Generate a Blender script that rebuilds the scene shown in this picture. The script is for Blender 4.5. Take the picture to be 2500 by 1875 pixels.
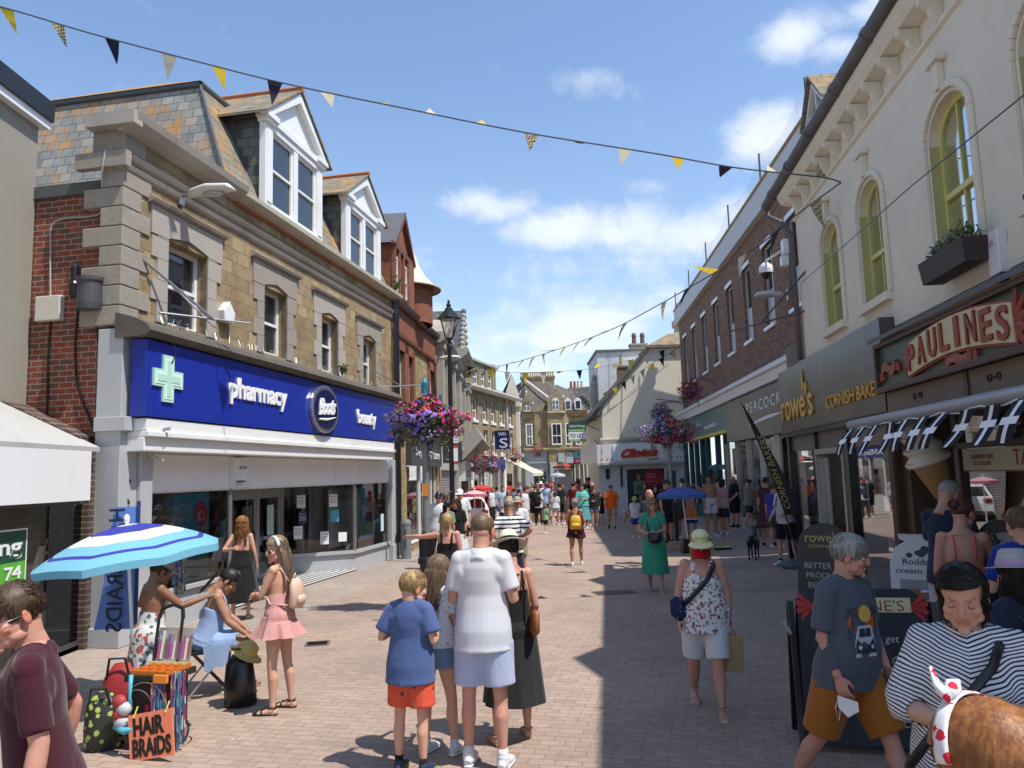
import bpy, bmesh, math, random
from mathutils import Vector, Matrix, Euler, noise
import numpy as np
random.seed(7)
SC=bpy.context.scene
for o in list(bpy.data.objects): bpy.data.objects.remove(o)
COL=SC.collection
R=math.radians
FPX=1878.; CAMH=2.15; PITCH=math.atan(220.5/FPX); ROLL=-.029
cd=bpy.data.cameras.new('camera'); cam=bpy.data.objects.new('camera',cd); COL.objects.link(cam)
cd.sensor_fit='HORIZONTAL'; cd.sensor_width=36; cd.lens=36*FPX/2500; cd.clip_start=.05; cd.clip_end=3000
CM=Matrix.Rotation(math.pi/2+PITCH,3,'X')@Matrix.Rotation(ROLL,3,'Z')
cam.matrix_world=Matrix.Translation((0,0,CAMH))@CM.to_4x4()
SC.camera=cam
SUN=Vector((.45,-.27,1)).normalized()
sl=bpy.data.lights.new('sun','SUN'); sl.energy=3.7; sl.angle=R(.53); sl.color=(1,.955,.88)
so=bpy.data.objects.new('sun',sl); COL.objects.link(so); so.rotation_euler=SUN.to_track_quat('Z','Y').to_euler(); so.location=(0,0,30)
W=bpy.data.worlds.new('World'); SC.world=W; W.use_nodes=True
def build_world():
 nt=W.node_tree; N=nt.nodes; L=nt.links; N.clear()
 out=N.new('ShaderNodeOutputWorld'); bg=N.new('ShaderNodeBackground'); bg.inputs[1].default_value=.148
 sky=N.new('ShaderNodeTexSky'); sky.sky_type='NISHITA'; sky.sun_disc=False
 sky.sun_elevation=math.asin(SUN.z); sky.sun_rotation=math.atan2(SUN.x,SUN.y)
 sky.air_density=1.0; sky.dust_density=.35; sky.ozone_density=2.2; sky.altitude=20
 tc=N.new('ShaderNodeTexCoord')
 def M(op,a,b=None,c=None):
  n=N.new('ShaderNodeMath'); n.operation=op
  for i,x in enumerate((a,b,c)):
   if x is None: continue
   if isinstance(x,(int,float)): n.inputs[i].default_value=x
   else: L.new(x,n.inputs[i])
  return n.outputs[0]
 sep=N.new('ShaderNodeSeparateXYZ'); L.new(tc.outputs['Generated'],sep.inputs[0])
 zz=M('MAXIMUM',M('ADD',sep.outputs[2],.06),.03)
 cx=N.new('ShaderNodeCombineXYZ'); L.new(M('DIVIDE',sep.outputs[0],zz),cx.inputs[0]); L.new(M('DIVIDE',sep.outputs[1],zz),cx.inputs[1])
 nz=N.new('ShaderNodeTexNoise'); nz.inputs['Scale'].default_value=1.5; nz.inputs['Detail'].default_value=9; nz.inputs['Roughness'].default_value=.6; nz.inputs['Distortion'].default_value=.15
 L.new(cx.outputs[0],nz.inputs['Vector'])
 nf=N.new('ShaderNodeTexNoise'); nf.inputs['Scale'].default_value=9; nf.inputs['Distortion'].default_value=.35; nf.inputs['Detail'].default_value=9; nf.inputs['Roughness'].default_value=.62
 L.new(tc.outputs['Generated'],nf.inputs['Vector'])
 # clouds where the photograph has them: (u, v, radius u, radius v, strength)
 blobs=[(1180,500,130,50,1.0),(1380,560,180,60,.95),(1600,560,300,70,1.0),(1800,520,120,60,.9),(1850,340,120,80,1.05),(1950,380,80,80,.9),
           (1420,190,130,60,.72),(1570,455,80,30,.6),(1930,85,70,60,.95),(2080,110,120,35,.6),(2180,10,140,50,.8),
           (1350,790,320,110,.8),(1130,800,120,120,.55),(1560,720,200,100,.7),(1480,640,380,60,.55),(1010,620,120,60,.5),(1300,880,320,70,.6)]
 tot=None
 for u,v,ru,rv,s in blobs:
  d=(CM@Vector(((u-1250)/FPX,-(v-937.5)/FPX,-1))).normalized()
  ex=(CM@Vector(((u+ru-1250)/FPX,-(v-937.5)/FPX,-1))).normalized()-d
  ey=(CM@Vector(((u-1250)/FPX,-(v-rv-937.5)/FPX,-1))).normalized()-d
  def dt(vec,k):
   n=N.new('ShaderNodeVectorMath'); n.operation='DOT_PRODUCT'; L.new(tc.outputs['Generated'],n.inputs[0]); n.inputs[1].default_value=vec*k
   return n.outputs['Value']
  a=dt(ex,1/ex.length_squared); b=dt(ey,1/ey.length_squared)
  a=M('SUBTRACT',a,d.dot(ex)/ex.length_squared); b=M('SUBTRACT',b,d.dot(ey)/ey.length_squared)
  r2=M('ADD',M('MULTIPLY',a,a),M('MULTIPLY',b,b))
  front=M('GREATER_THAN',dt(d,1),.3)
  g=M('MULTIPLY',M('MULTIPLY',M('EXPONENT',M('MULTIPLY',r2,-.8)),s),front)
  tot=g if tot is None else M('MAXIMUM',tot,g)
 nn=M('ADD',M('MULTIPLY',nf.outputs[0],.6),M('MULTIPLY',nz.outputs[0],.4))
 m=M('ADD',M('MULTIPLY',M('SUBTRACT',nn,.5),4.6),M('MULTIPLY',M('SUBTRACT',tot,.60),1.35))
 mr=N.new('ShaderNodeMapRange'); mr.interpolation_type='SMOOTHSTEP'; L.new(m,mr.inputs[0]); mr.inputs[1].default_value=-.45; mr.inputs[2].default_value=.75; mr.inputs[4].default_value=.85
 hz=M('MULTIPLY',M('MAXIMUM',M('SUBTRACT',.46,sep.outputs[2]),0),.95)
 mh=N.new('ShaderNodeMixRGB'); L.new(M('MINIMUM',hz,.6),mh.inputs[0]); L.new(sky.outputs[0],mh.inputs[1]); mh.inputs[2].default_value=(2.3,2.9,3.9,1); fac=mr.outputs[0]
 mx=N.new('ShaderNodeMixRGB'); L.new(fac,mx.inputs[0]); L.new(mh.outputs[0],mx.inputs[1]); mx.inputs[2].default_value=(4.5,4.75,5.1,1)
 L.new(mx.outputs[0],bg.inputs[0]); L.new(bg.outputs[0],out.inputs[0])
build_world()
SC.view_settings.view_transform='Standard'; SC.view_settings.look='None'; SC.view_settings.gamma=1; SC.view_settings.exposure=0.6
SC.render.engine='CYCLES'; SC.cycles.max_bounces=6; SC.cycles.transparent_max_bounces=12
SC.cycles.diffuse_bounces=3; SC.cycles.glossy_bounces=3; SC.cycles.caustics_reflective=False; SC.cycles.caustics_refractive=False
def ray(u,v): return CM@Vector(((u-1250)/FPX,-(v-937.5)/FPX,-1))
def zg(x,y):
 z=-.00035*max(0,min(y,80)-8)**2
 return z+.16*min(1.2,max(0,(x-3)/4))**1.5
def gp(u,v):
 r=ray(u,v); z=0
 for i in range(25):
  t=(z-CAMH)/r.z; x,y=r.x*t,r.y*t; z=z*.5+.5*zg(x,y)
 return Vector((x,y,zg(x,y)))
def at(u,v,Y):
 r=ray(u,v); t=Y/r.y; return Vector((r.x*t,Y,CAMH+r.z*t))
def tag(o,label,cat,group=None,kind=None):
 if label: o['label']=label
 if cat: o['category']=cat
 if group: o['group']=group
 if kind: o['kind']=kind
 return o
def empty(name,loc=(0,0,0),rz=0,label=None,cat=None,group=None,parent=None):
 o=bpy.data.objects.new(name,None); COL.objects.link(o); o.location=loc; o.rotation_euler=(0,0,rz); o.empty_display_size=.2
 if parent: o.parent=parent
 return tag(o,label,cat,group)
def link(name,me,parent=None,mats=()):
 o=bpy.data.objects.new(name,me); COL.objects.link(o)
 for m in mats: me.materials.append(m)
 if parent: o.parent=parent
 return o
def clone(o,loc=None,rz=None,label=None,group=None):
 r=o.copy(); COL.objects.link(r)
 if loc is not None: r.location=loc
 if rz is not None: r.rotation_euler=(0,0,rz)
 if label: r['label']=label
 if group: r['group']=group
 for c in o.children:
  d=c.copy(); COL.objects.link(d); d.parent=r
  for g in c.children:
   e=g.copy(); COL.objects.link(e); e.parent=d
 return r
V=Vector
class MB:
 def __init__(s): s.v=[]; s.f=[]; s.m=[]
 def add(s,vs,fs,m=0):
  b=len(s.v); s.v+= [tuple(x) for x in vs]; s.f+=[tuple(b+i for i in f) for f in fs]; s.m+=[m]*len(fs); return s
 def box(s,x0,x1,y0,y1,z0,z1,m=0):
  return s.add([(x0,y0,z0),(x1,y0,z0),(x1,y1,z0),(x0,y1,z0),(x0,y0,z1),(x1,y0,z1),(x1,y1,z1),(x0,y1,z1)],
   [(0,3,2,1),(4,5,6,7),(0,1,5,4),(1,2,6,5),(2,3,7,6),(3,0,4,7)],m)
 def quad(s,a,b,c,d,m=0): return s.add([a,b,c,d],[(0,1,2,3)],m)
 def prism(s,poly,y0,y1,m=0,ax='y'):
  n=len(poly)
  if ax=='y': P=[(p[0],y0,p[1]) for p in poly]+[(p[0],y1,p[1]) for p in poly]
  elif ax=='x': P=[(y0,p[0],p[1]) for p in poly]+[(y1,p[0],p[1]) for p in poly]
  else: P=[(p[0],p[1],y0) for p in poly]+[(p[0],p[1],y1) for p in poly]
  F=[tuple(range(n)),tuple(range(2*n-1,n-1,-1))]+[(i,n+i,n+(i+1)%n,(i+1)%n) for i in range(n)]
  if ax!='y': F=[f[::-1] for f in F]
  return s.add(P,F,m)
 def loft(s,P,RR,X=None,n=12,m=0,cap=True,ph=0.,fn=None):
  P=[V(p) for p in P]; k=len(P); vs=[]
  side=V(X) if X is not None else None
  for i,p in enumerate(P):
   t=(P[min(i+1,k-1)]-P[max(i-1,0)])
   t=t.normalized() if t.length>1e-9 else V((0,0,1))
   if side is None:
    side=t.orthogonal().normalized()
   x=side-t*side.dot(t)
   x=x.normalized() if x.length>1e-6 else t.orthogonal().normalized()
   if X is None: side=x
   y=t.cross(x); r=RR[i]; rx,ry=(r,r) if isinstance(r,(int,float)) else r
   for j in range(n):
    a=2*math.pi*j/n+ph; q=fn(i,a) if fn else 1
    vs.append(p+x*rx*math.cos(a)*q+y*ry*math.sin(a)*q)
  fs=[(i*n+j,i*n+(j+1)%n,(i+1)*n+(j+1)%n,(i+1)*n+j) for i in range(k-1) for j in range(n)]
  if cap: fs+=[tuple(range(n-1,-1,-1)),tuple(range((k-1)*n,k*n))]
  return s.add(vs,fs,m)
 def tube(s,a,b,r,r2=None,n=8,m=0): return s.loft([a,b],[r,r if r2 is None else r2],n=n,m=m)
 def lathe(s,prof,c=(0,0,0),n=24,m=0,fn=None):
  c=V(c); vs=[];k=len(prof)
  for i,(r,z) in enumerate(prof):
   for j in range(n):
    a=2*math.pi*j/n; q=fn(i,a) if fn else 1
    vs.append(c+V((r*q*math.cos(a),r*q*math.sin(a),z)))
  fs=[(i*n+j,i*n+(j+1)%n,(i+1)*n+(j+1)%n,(i+1)*n+j) for i in range(k-1) for j in range(n)]
  return s.add(vs,fs,m)
 def ell(s,c,r,n=14,k=9,m=0,rot=None):
  vs=[];c=V(c)
  for i in range(k+1):
   a=math.pi*i/k-math.pi/2
   for j in range(n):
    b=2*math.pi*j/n; p=V((r[0]*math.cos(a)*math.cos(b),r[1]*math.cos(a)*math.sin(b),r[2]*math.sin(a)))
    vs.append(c+(rot@p if rot else p))
  return s.add(vs,[(i*n+j,i*n+(j+1)%n,(i+1)*n+(j+1)%n,(i+1)*n+j) for i in range(k) for j in range(n)],m)
 def tf(s,Mx,start=0):
  s.v[start:]=[tuple(Mx@V(p)) for p in s.v[start:]]; return s
 def mesh(s,name='mesh',smooth=False):
  me=bpy.data.meshes.new(name); me.from_pydata(s.v,[],s.f)
  if any(s.m): me.polygons.foreach_set('material_index',s.m)
  if smooth: me.polygons.foreach_set('use_smooth',[True]*len(s.f))
  me.update(); return me
 def build(s,name,mats,parent=None,smooth=False,bev=0,label=None):
  if not isinstance(mats,(list,tuple)): mats=[mats]
  o=link(name,s.mesh(name,smooth),parent,mats)
  if bev:
   b=o.modifiers.new('b','BEVEL'); b.width=bev; b.segments=2; b.limit_method='ANGLE'
  if label: o['label']=label
  return o
MC={}
def lin(c):
 return tuple(((x/255)/12.92 if x/255<=.04045 else ((x/255+.055)/1.055)**2.4) for x in c)
def nm(name):
 m=bpy.data.materials.new(name); m.use_nodes=True; nt=m.node_tree; return m,nt,nt.nodes,nt.links,nt.nodes['Principled BSDF']
def c4(c): return (c[0],c[1],c[2],1)
def mixn(N,L,f,a,b,mode='MIX'):
 n=N.new('ShaderNodeMixRGB'); n.blend_type=mode
 for i,x in ((0,f),(1,a),(2,b)):
  if isinstance(x,(int,float)): n.inputs[i].default_value=x
  elif isinstance(x,(tuple,list)): n.inputs[i].default_value=c4(x)
  else: L.new(x,n.inputs[i])
 return n.outputs[0]
def ramp(N,L,f,pts,interp='LINEAR'):
 r=N.new('ShaderNodeValToRGB'); r.color_ramp.interpolation=interp; e=r.color_ramp.elements
 while len(e)<len(pts): e.new(.5)
 for i,(p,c) in enumerate(pts):
  e[i].position=p; e[i].color=c4(c) if isinstance(c,(tuple,list)) else (c,c,c,1)
 L.new(f,r.inputs[0]); return r.outputs[0]
def noi(N,L,vec,scale,detail=4,rough=.55):
 n=N.new('ShaderNodeTexNoise'); n.inputs['Scale'].default_value=scale; n.inputs['Detail'].default_value=detail; n.inputs['Roughness'].default_value=rough
 if vec is not None: L.new(vec,n.inputs['Vector'])
 return n
def ocoord(N): return N.new('ShaderNodeTexCoord').outputs['Object']
def wallvec(N,L):
 tc=N.new('ShaderNodeTexCoord'); s=N.new('ShaderNodeSeparateXYZ'); L.new(tc.outputs['Object'],s.inputs[0])
 sn=N.new('ShaderNodeSeparateXYZ'); L.new(tc.outputs['Normal'],sn.inputs[0])
 a=N.new('ShaderNodeMath'); a.operation='ABSOLUTE'; L.new(sn.outputs[0],a.inputs[0])
 b=N.new('ShaderNodeMath'); b.operation='ABSOLUTE'; L.new(sn.outputs[1],b.inputs[0])
 g=N.new('ShaderNodeMath'); g.operation='GREATER_THAN'; L.new(a.outputs[0],g.inputs[0]); L.new(b.outputs[0],g.inputs[1])
 mx=N.new('ShaderNodeMix'); mx.data_type='FLOAT'; L.new(g.outputs[0],mx.inputs[0]); L.new(s.outputs[0],mx.inputs[2]); L.new(s.outputs[1],mx.inputs[3])
 c=N.new('ShaderNodeCombineXYZ'); L.new(mx.outputs[0],c.inputs[0]); L.new(s.outputs[2],c.inputs[1]); return c.outputs[0],tc.outputs['Object']
def bump(N,L,bs,h,st=.3,d=.01):
 b=N.new('ShaderNodeBump'); b.inputs['Strength'].default_value=st; b.inputs['Distance'].default_value=d; L.new(h,b.inputs['Height']); L.new(b.outputs[0],bs.inputs['Normal'])
def plain(name,col,rough=.6,var=.12,scale=3,bmp=0,metal=0,spec=.5,dirt=0):
 if name in MC: return MC[name]
 m,nt,N,L,bs=nm(name); oc=ocoord(N)
 n=noi(N,L,oc,scale,6)
 c=mixn(N,L,n.outputs[0],tuple(x*(1-var) for x in col),tuple(min(1,x*(1+var)) for x in col))
 if dirt:
  d=noi(N,L,oc,1.3,8,.7); f=ramp(N,L,d.outputs[0],[(.52,0.),(.75,1.)])
  c=mixn(N,L,mixn(N,L,dirt,(0,0,0),f),c,tuple(x*.45 for x in col))
 L.new(c,bs.inputs['Base Color']); bs.inputs['Roughness'].default_value=rough; bs.inputs['Metallic'].default_value=metal; bs.inputs['Specular IOR Level'].default_value=spec
 if bmp:
  h=noi(N,L,oc,scale*12,5); bump(N,L,bs,h.outputs[0],bmp,.01)
 MC[name]=m; return m
def brick(name,c1,c2,mortar,bw=.225,bh=.075,ms=.01,spread=.5,rough=.85,off=.5,st=.5,stain=None,stainsc=1.2,stamt=.6,extra=None,flat=False,rot=0,squash=1):
 m,nt,N,L,bs=nm(name)
 if flat:
  oc=ocoord(N); mp=N.new('ShaderNodeMapping'); mp.inputs['Rotation'].default_value=(0,0,rot); L.new(oc,mp.inputs[0]); vec=mp.outputs[0]
 else: vec,oc=wallvec(N,L)
 dn=noi(N,L,oc,6,3); ad=N.new('ShaderNodeVectorMath'); ad.operation='MULTIPLY_ADD'; L.new(dn.outputs['Color'],ad.inputs[0]); ad.inputs[1].default_value=(.012,.012,.012); L.new(vec,ad.inputs[2]); vec=ad.outputs[0]
 b=N.new('ShaderNodeTexBrick'); L.new(vec,b.inputs['Vector']); b.inputs['Scale'].default_value=1
 b.inputs['Brick Width'].default_value=bw; b.inputs['Row Height'].default_value=bh; b.inputs['Mortar Size'].default_value=ms; b.inputs['Mortar Smooth'].default_value=.3
 b.offset=off; b.inputs['Color1'].default_value=c4(c1); b.inputs['Color2'].default_value=c4(c2); b.inputs['Mortar'].default_value=c4(mortar)
 n=noi(N,L,oc,2.2,7,.65); c=mixn(N,L,.75,b.outputs['Color'],ramp(N,L,n.outputs[0],[(.3,(1-spread,)*3),(.7,(1+spread*.3,)*3)]),'MULTIPLY')
 if extra: # third colour of whole stones
  b2=N.new('ShaderNodeTexBrick'); L.new(vec,b2.inputs['Vector']); b2.inputs['Scale'].default_value=1; b2.inputs['Brick Width'].default_value=bw; b2.inputs['Row Height'].default_value=bh; b2.inputs['Mortar Size'].default_value=0
  b2.offset=off; b2.inputs['Color1'].default_value=(0,0,0,1); b2.inputs['Color2'].default_value=(1,1,1,1)
  f=ramp(N,L,b2.outputs['Color'],[(.62,0.),(.9,1.)]); c=mixn(N,L,mixn(N,L,.8,(0,0,0),f),c,extra)
  c=mixn(N,L,b.outputs['Fac'],c,mortar)
 if stain:
  n2=noi(N,L,oc,stainsc,8,.7); f=ramp(N,L,n2.outputs[0],[(.5,0.),(.66,1.)]); c=mixn(N,L,mixn(N,L,stamt,(0,0,0),f),c,stain)
 L.new(c,bs.inputs['Base Color']); bs.inputs['Roughness'].default_value=rough; bs.inputs['Specular IOR Level'].default_value=.25
 fn=noi(N,L,oc,45,5,.7)
 mm=N.new('ShaderNodeMath'); mm.operation='MULTIPLY_ADD'; L.new(b.outputs['Fac'],mm.inputs[0]); mm.inputs[1].default_value=-1.0
 k=N.new('ShaderNodeMath'); k.operation='MULTIPLY'; L.new(fn.outputs[0],k.inputs[0]); k.inputs[1].default_value=.8; L.new(k.outputs[0],mm.inputs[2])
 bump(N,L,bs,mm.outputs[0],st,.012)
 MC[name]=m; return m
def glass(name,tint=(.02,.025,.03),clear=0.,rough=.02):
 m,nt,N,L,bs=nm(name); bs.inputs['Base Color'].default_value=c4(tint); bs.inputs['Roughness'].default_value=rough; bs.inputs['Specular IOR Level'].default_value=.9
 bs.inputs['IOR'].default_value=1.6
 oc=ocoord(N); n=noi(N,L,oc,1.1,2); bump(N,L,bs,n.outputs[0],.08,.02)
 if clear:
  t=N.new('ShaderNodeBsdfTransparent'); t.inputs[0].default_value=(.93,.96,.95,1)
  g=N.new('ShaderNodeBsdfGlossy'); g.inputs['Roughness'].default_value=.015
  lw=N.new('ShaderNodeFresnel'); lw.inputs[0].default_value=1.62
  a=N.new('ShaderNodeMath'); a.operation='ADD'; L.new(lw.outputs[0],a.inputs[0]); a.inputs[1].default_value=clear; a.use_clamp=True
  mx=N.new('ShaderNodeMixShader'); L.new(a.outputs[0],mx.inputs[0]); L.new(t.outputs[0],mx.inputs[1]); L.new(g.outputs[0],mx.inputs[2])
  L.new(mx.outputs[0],N['Material Output'].inputs[0])
 MC[name]=m; return m
def emis_free(col,name): return plain(name,col,.5,.03)
G_dark=glass('window_glass'); G_shop=glass('shop_glass',clear=.02); G_refl=glass('reflective_glass',clear=.32)
M_white=plain('white_paint',(.78,.78,.76),.45,.05,5,dirt=.25); M_whiteu=plain('white_upvc',(.8,.8,.8),.3,.03); M_black=plain('black_paint',(.012,.012,.014),.3,.1)
M_dgrey=plain('dark_grey_paint',(.06,.062,.065),.45,.1); M_grey=plain('grey_paint',(.42,.43,.44),.45,.06,3,dirt=.2); M_alu=plain('aluminium',(.42,.42,.42),.35,.08,metal=.7)
M_granite=plain('granite',(.40,.36,.31),.9,.18,30,.4,dirt=.35); M_granite2=plain('weathered_granite',(.32,.28,.23),.9,.25,12,.5,dirt=.5)
M_ashlar=brick('tan_sandstone',(.42,.30,.155),(.32,.24,.145),(.28,.22,.145),.40,.235,.008,.6,.92,stain=(.24,.155,.07),stainsc=2.6,stamt=.6,st=1.3,extra=(.47,.36,.21))
M_redbrick=brick('red_brick',(.34,.085,.045),(.185,.06,.04),(.34,.27,.22),.235,.085,.009,.55,extra=(.14,.075,.055),stain=(.13,.07,.05),stainsc=1.1,stamt=.55)
M_orbrick=brick('orange_red_brick',(.31,.11,.06),(.25,.085,.05),(.25,.15,.10),.225,.075,.006,.4)
M_brbrick=brick('brown_brick',(.30,.15,.085),(.21,.10,.06),(.28,.22,.17),.225,.075,.009,.35,extra=(.11,.06,.04))
M_dkbrick=brick('dark_brown_brick',(.11,.065,.05),(.075,.048,.04),(.20,.17,.15),.225,.08,.012,.4)
M_slate=brick('lichened_slate',(.29,.29,.26),(.235,.245,.24),(.07,.07,.07),.26,.2,.006,.5,.75,stain=(.52,.24,.05),stainsc=1.6,stamt=.85,st=1.1,extra=(.34,.33,.29))
M_slate_o=brick('orange_lichen_slate',(.30,.26,.18),(.24,.22,.18),(.08,.07,.05),.26,.2,.006,.5,.8,stain=(.46,.22,.06),stainsc=1.6,stamt=.85,st=1.1)
M_slate_d=brick('dark_slate',(.10,.11,.11),(.065,.075,.08),(.03,.03,.03),.26,.2,.006,.5,.7,st=.9,extra=(.16,.16,.14))
M_tileo=plain('ridge_tile',(.36,.14,.06),.85,.35,9,.4,dirt=.3)
M_lead=plain('lead',(.10,.105,.11),.6,.25,4,.1)
M_cream=plain('cream_render',(.74,.68,.55),.9,.07,1.2,.15,dirt=.12); M_pebble=plain('pebbledash',(.40,.37,.31),.95,.35,60,1.,dirt=.2)
M_tanst=brick('rough_tan_stone',(.40,.31,.18),(.29,.225,.14),(.25,.20,.13),.42,.22,.012,.45,.95,stain=(.22,.16,.09),stamt=.5,extra=(.44,.34,.2))
M_greyst=plain('grey_limestone',(.36,.33,.27),.9,.25,6,.4,dirt=.45)
M_yelp=plain('yellow_paint',(.68,.63,.22),.45,.06)
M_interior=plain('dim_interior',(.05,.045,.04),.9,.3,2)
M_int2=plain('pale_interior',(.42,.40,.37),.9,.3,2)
def col(name,c,rough=.6,var=.06,**k): return plain(name,c,rough,var,**k)
class Fac:
 def __init__(s,name,x0,y0,x1,y1,label,cat='building',group=None,bend=0):
  s.o=V((x0,y0)); d=V((x1-x0,y1-y0)); s.L=d.length; s.d=d/s.L; s.n=V((-s.d.y,s.d.x))
  s.e=empty(name,(x0,y0,0),math.atan2(d.y,d.x),label,cat,group)
 def px(s,u,v,y=0.):
  r=ray(u,v); a=s.n.dot(r.xy); t=(y+s.n.dot(s.o))/a; p=r*t; return ((p.xy-s.o).dot(s.d),p.z+CAMH)
 def w(s,x,y=0,z=0): p=s.o+s.d*x+s.n*y; return V((p.x,p.y,z))
def wall(parent,x0,x1,z0,z1,ops,mat,y=0.,D=.25,name='wall',shell=6.,label=None):
 """front skin with real openings, reveals D deep, and a solid shell behind (a room's depth)"""
 b=MB(); xs=sorted({x0,x1,*[a for o in ops for a in o[:2]]}); zs=sorted({z0,z1,*[a for o in ops for a in o[2:4]]})
 for i in range(len(xs)-1):
  for j in range(len(zs)-1):
   cx=(xs[i]+xs[i+1])/2; cz=(zs[j]+zs[j+1])/2
   if any(o[0]<cx<o[1] and o[2]<cz<o[3] for o in ops): continue
   b.quad((xs[i],y,zs[j]),(xs[i+1],y,zs[j]),(xs[i+1],y,zs[j+1]),(xs[i],y,zs[j+1]))
 for o in ops:
  a,c,e,f=o[:4]
  b.quad((a,y,e),(a,y,f),(a,y+D,f),(a,y+D,e)); b.quad((c,y,f),(c,y,e),(c,y+D,e),(c,y+D,f))
  b.quad((a,y,f),(c,y,f),(c,y+D,f),(a,y+D,f)); b.quad((c,y,e),(a,y,e),(a,y+D,e),(c,y+D,e))
 if shell:
  b.quad((x0,y,z1),(x1,y,z1),(x1,y+shell,z1),(x0,y+shell,z1)); b.quad((x0,y+shell,z0),(x0,y,z0),(x0,y,z1),(x0,y+shell,z1)); b.quad((x1,y,z0),(x1,y+shell,z0),(x1,y+shell,z1),(x1,y,z1))
  b.quad((x1,y+shell,z0),(x0,y+shell,z0),(x0,y+shell,z1),(x1,y+shell,z1)); b.quad((x0,y,z0),(x0,y+shell,z0),(x1,y+shell,z0),(x1,y,z0))
 return b.build(name,mat,parent,label=label)
def sash(parent,x0,x1,z0,z1,y=.14,frame=None,gl=None,w=.06,style='sash',bars=0,sill=None,silld=.12,curtain=None,open_=0):
 frame=frame or M_white; gl=gl or G_dark; b=MB(); t=.05
 b.box(x0,x0+w,y,y+t,z0,z1); b.box(x1-w,x1,y,y+t,z0,z1); b.box(x0+w,x1-w,y,y+t,z1-w,z1); b.box(x0+w,x1-w,y,y+t,z0,z0+w*1.2)
 zm=(z0+z1)/2
 if style=='sash': b.box(x0+w,x1-w,y-.012,y+t*.8,zm-w*.4,zm+w*.4)
 if style=='trans': zm=z0+(z1-z0)*.42; b.box(x0+w,x1-w,y-.012,y+t*.8,zm-w*.4,zm+w*.4)
 for i in range(bars):
  xb=x0+(x1-x0)*(i+1)/(bars+1); b.box(xb-.012,xb+.012,y+.004,y+t*.7,z0+w,z1-w)
 if style=='grid':
  for k in (1,2,3,4,5): zz=z0+(z1-z0)*k/6; b.box(x0+w,x1-w,y+.006,y+t*.6,zz-.01,zz+.01)
 f=b.build('window',frame,parent)
 MB().quad((x0+w*.5,y+t*.75,z0),(x1-w*.5,y+t*.75,z0),(x1-w*.5,y+t*.75,z1),(x0+w*.5,y+t*.75,z1)).build('pane',gl,f)
 if curtain:
  MB().quad((x0,y+.12,z0),(x1,y+.12,z0),(x1,y+.12,z1),(x0,y+.12,z1)).build('curtain',curtain,f)
 if sill: MB().box(x0-.06,x1+.06,-.07,y+.01,z0-silld,z0+.004).build('sill',sill,f)
 return f
def molding(parent,x0,x1,prof,mat,name='cornice',y=0,ends=True):
 """prof: list of (out, z) from bottom to top; extruded along x"""
 poly=[(y+.01,prof[0][1])]+[(y-o,z) for o,z in prof]+[(y+.01,prof[-1][1])]
 return MB().prism(poly,x0,x1,ax='x').build(name,mat,parent)
def text(s,parent,name,mat,x,z,h,y=0,ext=.01,w=None,shear=0,bold=0,align='LEFT',rot=None,space=1.0,loc=None,curve=None,smallcaps=False):
 cu=bpy.data.curves.new(name,'FONT'); cu.body=s; cu.size=1; cu.extrude=ext/h/1.0 if h else ext; cu.offset=bold; cu.shear=shear; cu.align_x=align; cu.space_character=space; cu.resolution_u=3
 o=bpy.data.objects.new('tmp',cu); COL.objects.link(o); dg=bpy.context.evaluated_depsgraph_get(); me=bpy.data.meshes.new_from_object(o.evaluated_get(dg)); bpy.data.objects.remove(o)
 n=len(me.vertices); a=np.empty(n*3); me.vertices.foreach_get('co',a); a=a.reshape(-1,3)
 if n==0: return None
 cap=.7 # cap height of the built-in font
 a[:,:2]*=h/cap; a[:,2]*=h
 if w:
  ww=a[:,0].max()-a[:,0].min(); k=w/ww; a[:,0]*=k
 if align=='LEFT': a[:,0]-=a[:,0].min()
 if curve: curve(a)
 b=np.stack([a[:,0]+x,-a[:,2]+y,a[:,1]+z],1)
 me.vertices.foreach_set('co',b.ravel()); me.update()
 me.name=name; return link(name,me,parent,[mat])
def bake(ob,mods):
 for t,kw in mods:
  m=ob.modifiers.new('m',t)
  for k,v in kw.items(): setattr(m,k,v)
 dg=bpy.context.evaluated_depsgraph_get(); me=bpy.data.meshes.new_from_object(ob.evaluated_get(dg)); return me
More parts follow.
